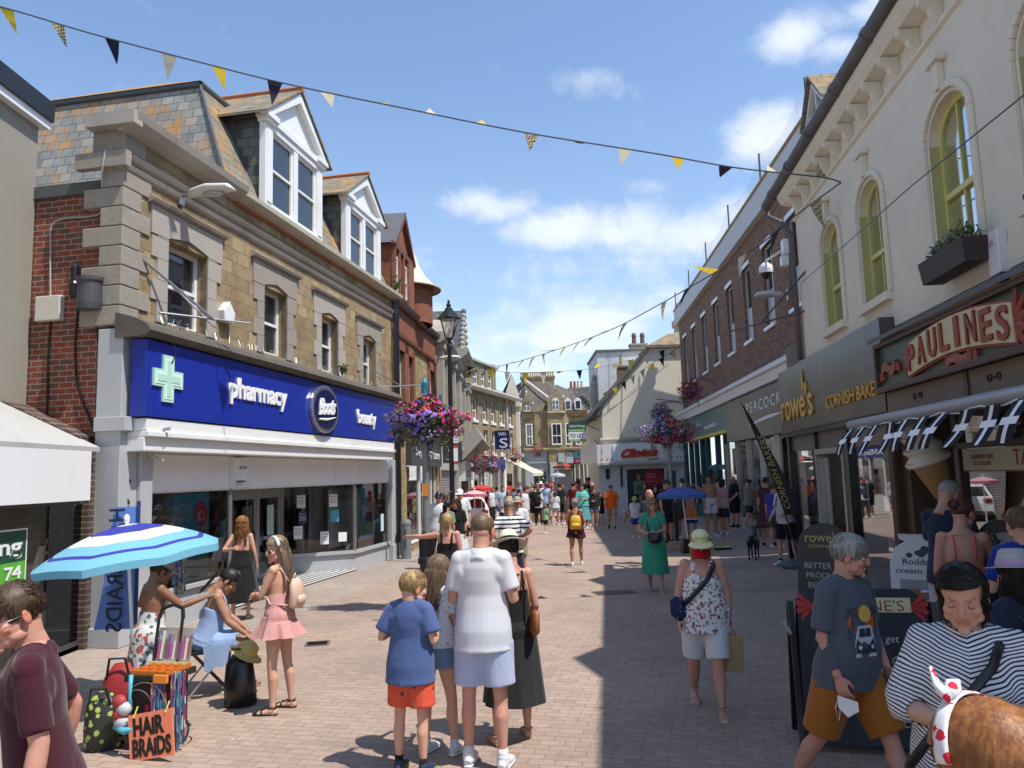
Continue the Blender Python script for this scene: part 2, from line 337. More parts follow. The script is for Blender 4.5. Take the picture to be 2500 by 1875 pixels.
# ================================================================ SETTING
def build_ground():
 xs=[-600,-200,-80,-40,-25]+[x*.5 for x in range(-36,37)]+[25,40,80,200,600]
 ys=[-600,-200,-60,-20]+[y*.75 for y in range(-12,112)]+[90,120,200,400,900]
 vs=[(x,y,zg(x,y)) for y in ys for x in xs]; n=len(xs)
 fs=[(j*n+i,j*n+i+1,(j+1)*n+i+1,(j+1)*n+i) for j in range(len(ys)-1) for i in range(n-1)]
 me=bpy.data.meshes.new('ground'); me.from_pydata(vs,[],fs); me.polygons.foreach_set('use_smooth',[True]*len(fs))
 m,nt,N,L,bs=nm('block_paving'); oc=ocoord(N)
 def bt(rot,c1,c2,mo,bw=.215,bh=.108,ms=.006):
  mp=N.new('ShaderNodeMapping'); mp.inputs['Rotation'].default_value=(0,0,rot); L.new(oc,mp.inputs[0])
  b=N.new('ShaderNodeTexBrick'); L.new(mp.outputs[0],b.inputs['Vector']); b.inputs['Scale'].default_value=1
  b.inputs['Brick Width'].default_value=bw; b.inputs['Row Height'].default_value=bh; b.inputs['Mortar Size'].default_value=ms; b.inputs['Mortar Smooth'].default_value=.2
  for k,c in (('Color1',c1),('Color2',c2),('Mortar',mo)): b.inputs[k].default_value=c4(c)
  return b
 b=bt(R(14),(.40,.30,.24),(.33,.25,.20),(.225,.18,.145),.205,.103,.005)
 b2=bt(R(6),(.36,.30,.255),(.33,.275,.235),(.22,.18,.15),.45,.45,.008)
 s=N.new('ShaderNodeSeparateXYZ'); L.new(oc,s.inputs[0])
 # plain slabs along the pharmacy front, pavers elsewhere
 a=N.new('ShaderNodeMath'); a.operation='MULTIPLY_ADD'; L.new(s.outputs[1],a.inputs[0]); a.inputs[1].default_value=-.19; L.new(s.outputs[0],a.inputs[2])
 g=N.new('ShaderNodeMath'); g.operation='LESS_THAN'; L.new(a.outputs[0],g.inputs[0]); g.inputs[1].default_value=-6.05
 c=mixn(N,L,g.outputs[0],b.outputs['Color'],b2.outputs['Color']); hf=mixn(N,L,g.outputs[0],b.outputs['Fac'],b2.outputs['Fac'])
 n1=noi(N,L,oc,.35,8,.6); c=mixn(N,L,.8,c,ramp(N,L,n1.outputs[0],[(.3,(.66,.67,.70)),(.5,(.97,.96,.95)),(.7,(1.16,1.10,1.04))]),'MULTIPLY')
 n3=noi(N,L,oc,9,6,.7); c=mixn(N,L,.7,c,ramp(N,L,n3.outputs[0],[(.3,(.78,.78,.79)),(.62,(1.06,1.05,1.04))]),'MULTIPLY')
 # trodden gum, drips and stains
 vo=N.new('ShaderNodeTexVoronoi'); vo.inputs['Scale'].default_value=2.6; L.new(oc,vo.inputs['Vector']); f=ramp(N,L,vo.outputs['Distance'],[(.035,.75),(.055,0.)])
 c=mixn(N,L,f,c,(.13,.115,.105))
 vo2=N.new('ShaderNodeTexVoronoi'); vo2.inputs['Scale'].default_value=1.3; mp=N.new('ShaderNodeMapping'); mp.inputs['Location'].default_value=(3.3,1.7,0); L.new(oc,mp.inputs[0]); L.new(mp.outputs[0],vo2.inputs['Vector']); f=ramp(N,L,vo2.outputs['Distance'],[(.02,.8),(.03,0.)])
 c=mixn(N,L,f,c,(.55,.53,.5))
 n4=noi(N,L,oc,.9,9,.75); c=mixn(N,L,ramp(N,L,n4.outputs[0],[(.6,0.),(.72,.38)]),c,(.16,.13,.11))
 L.new(c,bs.inputs['Base Color']); bs.inputs['Roughness'].default_value=.82; bs.inputs['Specular IOR Level'].default_value=.3
 fn=noi(N,L,oc,60,5,.7); mm=N.new('ShaderNodeMath'); mm.operation='MULTIPLY_ADD'; L.new(hf,mm.inputs[0]); mm.inputs[1].default_value=-1; L.new(fn.outputs[0],mm.inputs[2]); bump(N,L,bs,mm.outputs[0],.45,.008)
 o=link('ground',me,None,[m]); tag(o,'pinkish block-paved pedestrian street',None,kind='structure')
build_ground()
def paper(name,c,**k): return plain(name,c,.6,.04,2,**k)
B=Fac('pharmacy_building',-5.274,11.92,-3.45,21.52,'tan sandstone pharmacy with blue fascia sign and two white dormers on a lichened slate roof')
def pharmacy():
 e=B.e; zt=7.32
 wins=[(-.25,.82,4.62,5.95),(2.72,3.66,4.62,5.93),(5.3,6.22,4.6,5.88),(7.78,8.66,4.55,5.78)]
 wall(e,-1.05,10.12,4.4,zt,wins,M_ashlar,0,.26,shell=.4); MB().box(-1.0,10.1,.4,7,2.7,6.5).build('rear_wall',M_redbrick,e)
 # brick side wall facing the camera, and the shop storey below
 b=MB(); b.box(-1.16,-1.06,.32,4.8,2.0,6.42); b.build('side_wall',M_redbrick,e)
 b=MB(); b.box(-1.22,-1.06,.34,4.8,6.42,6.6); b.build('side_gutter',plain('dark_green_grey',(.09,.10,.09),.7,.3,6,dirt=.4),e)
 # quoins
 b=MB(); z=4.4; i=0
 while z<6.7:
  h=.29; w=.62 if i%2 else .40
  b.box(-1.32,-1.32+w,-.03,.34 if i%2 else .62,z+.006,z+h-.006); z+=h; i+=1
 b.box(-1.32,-.85,-.03,.5,6.98,zt-.04)
 b.build('quoins',M_granite2,e,bev=.012)
 # granite window surrounds with an ogee cut in each lintel
 for k,(a,c,z0,z1) in enumerate(wins):
  b=MB(); z=z0-.02; i=0
  while z<z1-.02:
   h=min(.33,z1-z); w=.40 if i%2 else .26
   b.box(a-w,a,-.025,.12,z+.004,z+h-.004); b.box(c,c+w,-.025,.12,z+.004,z+h-.004); z+=h; i+=1
  mid=(a+c)/2; W_=(c-a)/2; P=[(a-.42,z1+.44),(a-.42,z1),(a-.0,z1)]
  for t in range(13):
   q=t/12; xx=a+(c-a)*q; s=1-abs(q-.5)*2; P.append((xx,z1+.02+.10*(s**2.2)+.035*math.sin(s*math.pi)))
  P+=[(c,z1),(c+.42,z1),(c+.42,z1+.44)]
  b.prism(P,-.03,.1); b.build('lintel',M_granite if k%2==0 else M_granite2,e)
  molding(e,a-.5,c+.5,[(.03,z1+.45),(.09,z1+.47),(.11,z1+.52),(.05,z1+.56)],M_granite2,'label_mould')
  f=sash(e,a,c,z0,z1,.18,M_whiteu,G_dark,.07,sill=None)
  MB().quad((a,.34,z0),((a+c)/2-.1,.34,z0),((a+c)/2-.1,.34,z1),(a,.34,z1)).build('blind',plain('window_blind',(.35,.36,.35),.8,.1),f)
 # string cornice and parapet coping
 molding(e,-1.38,10.14,[(.02,6.66),(.05,6.70),(.07,6.76),(.05,6.79),(.10,6.83),(.13,6.90),(.06,6.95)],M_granite2,'string_course')
 MB().box(-1.42,-1.3,-.13,.7,6.70,6.93).build('string_return',M_granite2,e)
 molding(e,-1.42,1.6,[(.05,7.22),(.18,7.27),(.30,7.36),(.33,7.46),(.22,7.50)],M_granite,'corner_cornice')
 MB().box(-1.5,-1.3,-.3,.5,7.28,7.47).build('cornice_return',M_granite,e)
 molding(e,1.6,10.3,[(.04,7.24),(.16,7.27),(.25,7.33),(.25,7.42),(.20,7.44)],plain('cream_gutter',(.42,.38,.30),.6,.15,5,dirt=.4),'gutter')
 MB().box(1.6,10.2,-.06,.05,7.20,7.25).build('eaves_tiles',M_tileo,e)
 # mansard roof: steep slates, lead roll, low upper hip
 x0=1.45; zt2=9.95; ins=1.15; zb=7.42
 b=MB(); b.quad((x0,.02,zb),(10.12,.02,zb),(10.12,ins,zt2),(x0+.85,ins,zt2)); b.build('front_roof_slope',M_slate_o,e)
 b=MB(); b.add([(x0-.22,7.2,zb-.85),(x0-.22,.02,zb-.85),(x0,.02,zb),(x0+.85,ins,zt2),(x0+.85,7.2,zt2)],[(0,1,2,3,4)]); b.quad((10.12,0,zb),(10.12,7,zb),(10.12,7,zt2),(10.12,ins,zt2)); b.build('side_roof_slope',M_slate,e)
 MB().box(-1.04,1.7,.4,6.8,6.52,6.62).build('roof_deck',M_lead,e)
 b=MB(); b.loft([(x0+.83,6.9,zt2+.03),(x0+.83,ins,zt2+.03)],[.07,.07],n=8); b.loft([(x0+.83,ins,zt2+.03),(10.1,ins,zt2+.03)],[.07,.07],n=8); b.loft([(x0-.02,.0,zb),(x0+.83,ins,zt2)],[.03,.03],n=6); b.build('lead_roll',M_lead,e)
 b=MB(); b.add([(x0+.75,ins-.05,zt2+.06),(10.15,ins-.05,zt2+.06),(10.15,2.6,zt2+.62),(x0+1.6,2.6,zt2+.62),(x0+.75,7,zt2+.06),(10.15,7,zt2+.06)],[(0,1,2,3),(4,0,3),(5,4,3,2),(1,5,2)]); b.build('upper_roof',plain('orange_lichen',(.34,.19,.08),.9,.3,3,.3),e)
 # dormers
 for k,(a,c,z0,ze,zp) in enumerate([(2.72,5.34,7.5,9.42,10.5),(6.7,9.12,7.4,9.2,10.1)]):
  mid=(a+c)/2; yf=-.02
  d=MB(); d.quad((a+.04,yf+.1,z0),(a+.04,2.4,z0),(a+.04,2.4,ze+.1),(a+.04,yf+.1,ze+.1)); d.quad((c-.04,2.4,z0),(c-.04,yf+.1,z0),(c-.04,yf+.1,ze+.1),(c-.04,2.4,ze+.1)); d=d.build('dormer_cheeks',M_slate_d,e)
  fb=MB(); pw=.3
  for xx in (a,c-pw):
   fb.box(xx,xx+pw,yf,yf+.14,z0,ze-.14); fb.box(xx-.05,xx+pw+.05,yf-.07,yf+.16,ze-.14,ze-.06); fb.box(xx-.09,xx+pw+.09,yf-.11,yf+.18,ze-.06,ze+.06); fb.box(xx+.05,xx+pw-.05,yf-.02,yf,z0+.15,ze-.25)
  fb.box(mid-.09,mid+.09,yf,yf+.14,z0,ze-.2); fb.box(a+pw,c-pw,yf-.01,yf+.14,ze-.24,ze-.1); fb.box(a+pw,c-pw,yf-.05,yf+.14,ze-.1,ze+.04); fb.box(a+pw,c-pw,yf-.02,yf+.14,z0,z0+.12)
  fb.build('dormer_frame',M_white,e,bev=.008)
  for (q0,q1) in ((a+pw,mid-.09),(mid+.09,c-pw)):
   sash(e,q0,q1,z0+.12,ze-.24,yf+.05,M_white,G_dark,.06,curtain=plain('net_curtain',(.5,.5,.48),.9,.1))
  MB().prism([(a+.1,ze+.05),(c-.1,ze+.05),(mid,zp-.12)],yf+.03,yf+.1).build('gable_board',M_white,e)
  g=MB(); s=.17
  for (sx) in (-1,1):
   xe=a-.16 if sx<0 else c+.16
   g.prism([(xe,ze-.02),(mid,zp),(mid,zp-s*1.25),(xe+(-sx)*.2,ze-.02)],yf-.1,yf+.04)
  g.build('bargeboard',M_white,e)
  rf=MB()
  for xe in (a-.24,c+.24):
   rf.add([(xe,yf-.14,ze-.06),(mid,yf-.14,zp+.04),(mid,2.8,zp+.04),(xe,2.8,ze-.06),(xe,yf-.14,ze-.01),(mid,yf-.14,zp+.09),(mid,2.8,zp+.09),(xe,2.8,ze-.01)],[(0,1,2,3),(4,5,6,7),(0,1,5,4),(3,0,4,7)])
  rf=rf.build('dormer_roof',M_slate_o,e)
  MB().loft([(mid,yf-.15,zp+.09),(mid,2.8,zp+.09)],[.08,.08],n=6).build('ridge',M_tileo,rf)
  # finial spikes on ridge
 # fascia sign
 blue=plain('sign_blue',(.012,.030,.30),.22,.05,1.5)
 s=MB(); s.box(-1.24,9.12,-.42,-.17,3.10,4.19); s=s.build('fascia_sign',blue,e,bev=.006)
 dk=plain('weathered_hood',(.10,.085,.07),.85,.4,5,.5)
 molding(e,-1.36,9.3,[(.35,4.21),(.50,4.23),(.55,4.29),(.50,4.38),(.30,4.48),(.04,4.56)],dk,'fascia_hood')
 wt=plain('sign_white',(.85,.86,.86),.35,.02)
 text('pharmacy',s,'lettering',wt,.86,3.57,.335,-.424,.03,w=1.98,bold=.03); text('beauty',s,'lettering',wt,6.36,3.47,.31,-.424,.03,w=1.18,bold=.028)
 # cross
 c=MB(); a,b_,h=.33,.115,3.67
 def cross(r,t,y0,y1,m): c.prism([(-.78-t,h-r),(-.78+t,h-r),(-.78+t,h-t),(-.78+r,h-t),(-.78+r,h+t),(-.78+t,h+t),(-.78+t,h+r),(-.78-t,h+r),(-.78-t,h+t),(-.78-r,h+t),(-.78-r,h-t),(-.78-t,h-t)],y0,y1,m)
 cross(.34,.125,-.45,-.42,0); cross(.30,.088,-.456,-.45,1); cross(.26,.05,-.462,-.456,0)
 c.build('cross_symbol',[plain('mint',(.45,.72,.60),.4,.03),plain('pale_mint',(.68,.85,.76),.4,.03)],s)
 # oval badge
 o=MB(); o.lathe([(0,.05),(.80,.05),(.9,.03),(1,.0)],n=48); 
 def oval(rx,rz,y0,y1,name,m):
  k=48; P=[(4.47+rx*math.cos(2*math.pi*i/k),3.63+rz*math.sin(2*math.pi*i/k)) for i in range(k)]; return MB().prism(P,y0,y1).build(name,m,s,bev=.01)
 oval(.66,.50,-.50,-.42,'badge_ring',plain('chrome',(.62,.63,.66),.18,.05,metal=.9)); oval(.56,.42,-.512,-.50,'badge',plain('badge_navy',(.008,.012,.08),.12,.1))
 def arc(a_): a_[:,1]+=.07*a_[:,0]
 text('Boots',s,'lettering',wt,4.04,3.50,.33,-.516,.02,w=.88,shear=.5,bold=.03,curve=arc,space=.85)
 MB().loft([(4.1,-.53,3.40),(4.45,-.53,3.41),(4.9,-.53,3.48)],[.02,.028,.008],n=6).build('underline',wt,s)
 # roller shutter housing
 b=MB(); b.box(-1.18,9.05,-.40,0,2.90,3.08); b.box(-1.18,9.05,-.44,0,2.82,2.90); b.box(-1.18,9.02,-.37,0,2.62,2.82); b.build('shutter_box',M_white,e,bev=.012)
 # white panels under it
 b=MB(); 
 for a,c in ((-.66,1.52),(1.56,5.95),(5.97,7.35),(7.38,9.5)): b.box(a,c,-.05,-.01,2.05,2.6)
 b.box(-.66,9.6,-.02,.1,2.02,2.63)
 b.build('fascia_panel',M_white,e)
 # pilasters
 b=MB(); b.box(-1.32,-.95,-.10,.3,0,4.35); b.box(-.94,-.68,-.16,.2,0,4.3); b.box(-1.36,-.66,-.2,.3,2.9,3.1); b.box(-1.36,-.64,-.2,.3,0,.25); b.build('pilaster',M_grey,e,bev=.01)
 b=MB(); b.box(9.58,10.1,-.10,.3,-.1,2.64); b.box(9.55,10.12,-.14,.3,-.1,.35); b.build('pilaster',M_grey,e,bev=.01)
 # display window on the left, returning into the lobby
 sill=M_grey
 b=MB(); b.box(-.66,1.62,-.02,.35,-.1,.52); b.add([(1.62,-.02,-.1),(2.5,1.4,-.1),(2.3,1.5,-.1),(1.4,.2,-.1),(1.62,-.02,.52),(2.5,1.4,.52),(2.3,1.5,.52),(1.4,.2,.52)],[(0,1,5,4),(1,2,6,5),(2,3,7,6),(4,5,6,7),(3,0,4,7)]); b.box(-.7,1.68,-.08,.3,.52,.58); b.build('stall_riser',sill,e)
 b=MB(); b.box(1.585,1.64,-.03,.03,.58,2.05); b.box(-.66,-.60,-.03,.05,.58,2.05); b.build('window_frame',M_alu,e)
 MB().quad((-.62,0,.58),(1.6,0,.58),(1.6,0,2.05),(-.62,0,2.05)).build('shop_window',G_shop,e); MB().quad((1.62,0,.58),(2.5,1.4,.58),(2.5,1.4,2.05),(1.62,0,2.05)).build('shop_window',G_shop,e)
 # lobby back wall with doors
 yb=1.4
 b=MB(); b.box(2.4,8.4,yb,yb+.06,2.0,2.65); b.box(2.42,2.75,yb-.02,yb+.05,0,2.1)
 for x in (3.95,5.05,6.15,7.35,8.2): b.box(x-.06,x+.06,yb-.03,yb+.06,-.1,2.02)
 b.box(3.9,8.3,yb-.02,yb+.05,1.86,2.02); b.build('entrance_frame',M_alu,e)
 for i,(a,c) in enumerate(((2.75,3.9),(4.01,4.99),(5.11,6.09),(6.21,7.3),(7.4,8.15))):
  d=MB(); t=.055
  d.box(a,a+t,yb-.01,yb+.04,-.05,1.86); d.box(c-t,c,yb-.01,yb+.04,-.05,1.86); d.box(a+t,c-t,yb-.01,yb+.04,1.78,1.86); d.box(a+t,c-t,yb-.01,yb+.04,-.05,.14); d.box(a+t,c-t,yb-.01,yb+.04,.86,.93)
  d=d.build('glazed_door' if i in (1,2) else 'glazed_screen',M_alu,e)
  MB().quad((a+t,yb+.02,.14),(c-t,yb+.02,.14),(c-t,yb+.02,1.78),(a+t,yb+.02,1.78)).build('pane',G_shop,d)
  if i in (1,2): MB().tube((c-.12 if i==1 else a+.12,yb-.05,.8),(c-.12 if i==1 else a+.12,yb-.05,1.1),.015).build('handle',plain('door_blue',(.02,.03,.12),.4,.05),d)
 # right bay: angled face then front face
 b=MB(); b.add([(6.2,1.4,-.15),(7.2,0,-.15),(7.2,0,.36),(6.2,1.4,.36)],[(0,1,2,3)]); b.box(7.2,9.6,-.0,.3,-.15,.36); b.box(7.15,9.62,-.06,.2,.36,.44); b.add([(6.15,1.38,.36),(7.17,-.06,.36),(7.3,.05,.36),(6.3,1.45,.36),(6.15,1.38,.44),(7.17,-.06,.44),(7.3,.05,.44),(6.3,1.45,.44)],[(4,5,6,7),(0,1,5,4)]); b.build('stall_riser',M_grey,e)
 MB().quad((6.2,1.4,.44),(7.2,0,.44),(7.2,0,2.05),(6.2,1.4,2.05)).build('shop_window',G_shop,e); MB().quad((7.2,0,.44),(9.5,0,.44),(9.5,0,2.05),(7.2,0,2.05)).build('shop_window',G_shop,e)
 b=MB(); b.box(7.17,7.23,-.03,.03,.4,2.05); b.box(9.46,9.56,-.03,.05,.4,2.05); b.box(6.17,6.24,1.36,1.42,-.1,2.05); b.build('window_frame',M_alu,e)
 # interior: floor, back wall, shelves, displays
 b=MB(); b.box(-.9,9.9,5.4,5.5,-.1,2.6); b.box(-.9,-.86,.2,5.4,-.1,2.6); b.box(9.86,9.9,.2,5.4,-.1,2.6); b.build('shop_interior',M_int2,e)
 b=MB(); b.box(-.62,1.4,.7,.74,.6,2.0); b.box(2.9,3.4,1.7,1.74,.2,1.9); b.box(5.3,6.0,1.9,1.94,.2,1.6); b.box(7.4,9.4,.75,.79,.45,1.9); b.build('backing_board',plain('backing_board_m',(.55,.55,.53),.8,.15,1.5),e)
 MB().box(-.9,9.9,.2,5.4,2.6,2.66).build('shop_ceiling',M_int2,e)
 b=MB(); b.box(-.6,1.5,.2,1.2,.3,.56); b.box(-.55,-.3,.5,.9,.6,1.9); b.box(1.0,1.5,.6,.64,.9,1.5); b.box(.6,.95,.5,.54,.62,1.05); b.box(7.3,9.4,1.2,1.25,.4,1.95); b.build('window_display',plain('display_grey',(.45,.45,.45),.7,.3,3),e)
 b=MB()
 for i in range(5): b.box(2.9,7.8,4.3,4.7,.35+i*.38,.38+i*.38)
 b.build('shelves',M_int2,e)
 rnd=random.Random(3); b=MB()
 for i in range(4):
  x=3.
  while x<7.7: w=rnd.uniform(.06,.16); b.box(x,x+w,4.32,4.42,.38+i*.38,.38+i*.38+rnd.uniform(.12,.28),rnd.randrange(4)); x+=w+.02
 b.build('stock',[paper('p_red',(.45,.05,.06)),paper('p_wh',(.6,.6,.6)),paper('p_bl',(.08,.16,.45)),paper('p_ye',(.6,.5,.1))],e)
 # posters
 P=MB(); P.box(.1,1.08,.05,.06,.62,2.0); P=P.build('poster',paper('poster_blue',(.12,.50,.85)),e)
 def disc(cx,cz,rx,rz,y,m,par,n=28): return MB().prism([(cx+rx*math.cos(2*math.pi*i/n),cz+rz*math.sin(2*math.pi*i/n)) for i in range(n)],y-.004,y).build('roundel',m,par)
 red=paper('poster_red',(.6,.04,.09))
 disc(.84,1.66,.18,.2,.046,red,P)
 for i,(s_,z,h,x,w) in enumerate((('LOWER PRICES',1.86,.05,.18,.42),('ON OVER',1.77,.06,.27,.30),('500 SUMMER',1.67,.06,.2,.38),('ESSENTIALS',1.57,.06,.16,.38),('FEEL GOOD AS NEW',.80,.06,.25,.62),('CLEAN · BEAUTY · CARE',.70,.03,.3,.4))): text(s_,P,'lettering',wt if i else paper('pale_lime',(.55,.65,.4)),x,z,h,.045,.001,w=w)
 text('FROM',P,'lettering',wt,.77,1.77,.035,.040,.001,w=.13); text('£1',P,'lettering',wt,.75,1.55,.16,.040,.001,w=.18,bold=.02)
 b=MB()
 for k in range(6): b.box(.12,.3,.044,.048,.9+k*.1,.94+k*.1); b.box(.86,1.04,.044,.048,.9+k*.1,.94+k*.1)
 b.build('poster_bars',paper('poster_yellow',(.65,.5,.12)),P)
 P=MB(); P.box(1.36,1.54,.02,.03,1.2,1.5); P.box(1.36,1.54,.02,.03,.8,1.17,1); P.build('poster',[paper('poster_cyan',(.1,.3,.55)),paper('poster_purple',(.09,.05,.25))],e)
 # notices in bay glass (angled face): placed along the angled glass
 for t,z0,z1,m,tx in ((.18,1.5,1.8,M_whiteu,'OPENING'),(.62,1.5,1.8,M_whiteu,'EXPRESS'),(.2,1.12,1.42,paper('notice_navy',(.012,.02,.14)),'opening hours'),(.64,1.14,1.42,paper('notice_sea',(.08,.35,.45)),None),(.14,.78,1.08,M_whiteu,'We are here'),(.5,.62,.92,M_whiteu,'NOTICE'),(.75,.66,.88,M_whiteu,None)):
  x=6.2+t*1.0; y=1.4-t*1.4; n=MB(); n.box(0,.2,0,.004,z0,z1); o=n.build('notice',m,e); o.location=(x+.02,y-.03,0); o.rotation_euler=(0,0,math.atan2(-1.4,1))
  if tx: 
   text(tx,o,'lettering',M_black if m==M_whiteu else wt,.02,z1-.07,.028,-.003,.001,w=.15)
   q=MB(); [q.box(.02,.18,-.002,-.001,z1-.12-k*.03,z1-.112-k*.03) for k in range(4)]; q.build('lines',plain('ink_grey',(.2,.2,.22),.7,.05) if m==M_whiteu else wt,o)
 P=MB(); P.box(7.75,8.75,.08,.09,.62,1.95); P=P.build('poster',paper('poster_blue2',(.16,.52,.82)),e); disc(8.35,1.72,.17,.19,.07,red,P)
 b=MB(); b.box(7.85,8.2,.06,.07,1.2,1.42,0); b.box(8.1,8.5,.055,.06,1.0,1.3,1); b.box(7.95,8.4,.05,.055,.75,1.05,2); b.build('products',[M_whiteu,paper('p_navy',(.03,.04,.15)),paper('p_lime',(.3,.5,.2))],P)
 text('FOR YOU',P,'lettering',wt,7.85,1.48,.08,.068,.001,w=.5)
 P=MB(); P.box(8.95,9.15,-.02,-.012,.75,1.2); P.build('notice',paper('notice_pale',(.5,.7,.85)),e)
 P=MB(); P.box(7.28,7.5,.03,.035,.6,1.6); P.build('notice',paper('notice_mint',(.45,.62,.6)),e)
 P=MB(); P.box(5.45,5.75,1.36,1.37,.95,1.62); P=P.build('notice',paper('notice_mint2',(.40,.58,.52)),e)
 P=MB(); P.box(6.25,6.95,1.8,1.81,1.05,1.45); P=P.build('poster',paper('poster_teal',(.05,.16,.26)),e); disc(6.8,1.12,.14,.1,1.79,red,P)
 # alarm box and electrics
 b=MB(); b.box(1.66,1.98,-.14,-.05,2.30,2.58,0); b.box(1.7,1.95,-.13,-.05,2.18,2.3,0); b.box(1.74,1.92,-.12,-.06,2.155,2.18,1); b.ell((2.03,-.05,2.5),(.05,.05,.05),m=2); b=b.build('alarm_sounder',[M_whiteu,M_black,paper('red_lens',(.4,.02,.02))],e); text('SECOM',b,'lettering',M_black,1.69,2.38,.05,-.144,.001,w=.24)
 # black and white tiled lobby floor
 f=MB(); x=1.7
 for i in range(9): f.add([(1.66,-.04+i*.155,.012),(7.2,-.04+i*.155,-.018),(7.2,.04+i*.155,-.018),(1.66,.04+i*.155,.012)],[(0,1,2,3)],0)
 f.add([(1.62,-.06,.006),(7.2,-.06,-.024),(7.2,1.4,-.024),(1.62,1.4,.006)],[(0,1,2,3)],1)
 f.build('lobby_floor',[plain('white_tile',(.7,.7,.68),.4,.08),plain('black_tile',(.03,.03,.03),.4,.2)],e)
 # pentagon alarm box between windows, wall boxes & cables on the brick side
 p=MB(); p.prism([(1.18,4.92),(1.46,4.92),(1.5,5.12),(1.32,5.3),(1.14,5.12)],-.14,-.0); p=p.build('alarm_box',M_whiteu,e,bev=.015)
 b=MB(); b.box(-1.26,-1.16,1.0,1.42,4.55,4.92); b.build('junction_box',plain('beige_box',(.6,.57,.48),.5,.04),e,bev=.015)
 b=MB(); b.lathe([(0,.0),(.17,.01),(.18,.1),(.165,.4),(.19,.42),(.19,.47),(0,.5)],(-1.36,.42,4.62),20); b.build('cable_drum',M_dgrey,e,smooth=False)
 b=MB(); b.lathe([(0,0),(.06,0),(.07,.2),(.05,.24),(.06,.45),(.02,.5),(0,.5)],(-1.28,.75,4.85),12); b.build('cable_joint',M_black,e)
 def cable(pts,r,m,n='cable'): 
  q=[]; P_=[V(p) for p in pts]
  for i in range(len(P_)-1):
   p0,p1,p2,p3=P_[max(i-1,0)],P_[i],P_[i+1],P_[min(i+2,len(P_)-1)]
   for t in (0,.25,.5,.75): q.append(.5*((2*p1)+(p2-p0)*t+(2*p0-5*p1+4*p2-p3)*t*t+(3*p1-p0-3*p2+p3)*t**3))
  q.append(P_[-1]); MB().loft(q,[r]*len(q),n=6).build(n,m,e)
 xs_=-1.19
 cable([(xs_,1.2,4.6),(xs_,1.22,4.0),(xs_,1.2,3.4),(xs_,1.22,2.9)],.014,M_black); cable([(xs_,.75,4.85),(xs_,.78,4.2),(xs_,.72,3.6),(xs_,.5,3.1),(xs_,.25,2.6),(-1.12,-.12,1.9)],.016,M_black); cable([(-1.3,.4,4.6),(xs_,.38,4.0),(xs_,.4,3.4),(xs_,.3,2.8),(-1.1,-.12,2.2)],.014,M_black)
 cable([(xs_,1.22,4.9),(xs_,1.25,5.6),(xs_,1.2,6.05),(xs_,.5,6.08),(xs_-.02,.4,6.3),(-1.42,.25,6.62),(-1.42,.2,6.95)],.012,plain('grey_cable',(.4,.4,.38),.5,.05))
 cable([(-.85,-.12,4.3),(-.9,-.18,3.9),(-.8,-.2,3.4),(-.86,-.2,3.0)],.01,M_whiteu); cable([(-1.0,-.12,4.3),(-.7,-.45,4.2),(-.75,-.46,3.9),(-.95,-.2,3.7)],.008,M_black)
 cable([(-.8,-.5,2.95),(-.82,-.2,2.9),(-.8,-.18,2.6),(-.66,-.3,2.5)],.03,M_grey,'conduit')
 # bracket (old sign arm)
 b=MB(); b.tube((-.55,-.1,4.72),(.75,-.85,4.75),.018); b.tube((-.9,0,5.5),(.2,-.55,4.72),.02); b.tube((-.1,0,5.25),(.3,-.5,4.62),.018); b.build('sign_bracket',M_alu,e)
 b=MB(); b.tube((8.2,-.05,5.0),(10.0,-.5,4.6),.015); b.tube((8.6,-.1,4.55),(10.1,-.9,4.75),.018); b.build('sign_bracket',M_alu,e)
 # bird spikes
 b=MB(); rr=random.Random(5)
 for i in range(240):
  x=rr.uniform(-1,9); b.tube((x,-.3,4.5),(x+rr.uniform(-.05,.05),-.3+rr.uniform(-.06,.06),4.62),.0018,n=3)
 b.build('bird_spikes',M_alu,e)['kind']='stuff'
 b=MB(); b.tube((9.95,-.12,.0),(9.95,-.12,7.2),.05); b.build('downpipe',M_black,e)
pharmacy()
def street_light(loc,rz,label,grp='wall-mounted street lights'):
 e=empty('street_light',loc,rz,label,'street light',grp)
 b=MB(); b.box(-.06,.06,-.04,0,-.16,.16); b.tube((0,0,0),(0,-.18,0),.035); b.build('bracket',M_alu,e)
 b=MB(); b.loft([(0,-.15,0),(0,-.25,.03),(0,-.5,.06),(0,-.85,.05),(0,-.95,.0)],[(.06,.06),(.10,.07),(.155,.08),(.13,.06),(.05,.02)],X=(1,0,0),n=16); b.build('lamp_head',plain('lamp_cream',(.62,.62,.56),.4,.04),e,smooth=True)
 MB().ell((0,-.58,-.03),(.10,.2,.035)).build('lens',glass('lamp_lens',(.35,.36,.35)),e,smooth=True)
 return e
p=B.w(.02,-.02,6.62+.14); street_light(p,math.atan2(B.d.y,B.d.x),'cream street light on the sandstone wall above the pharmacy sign')
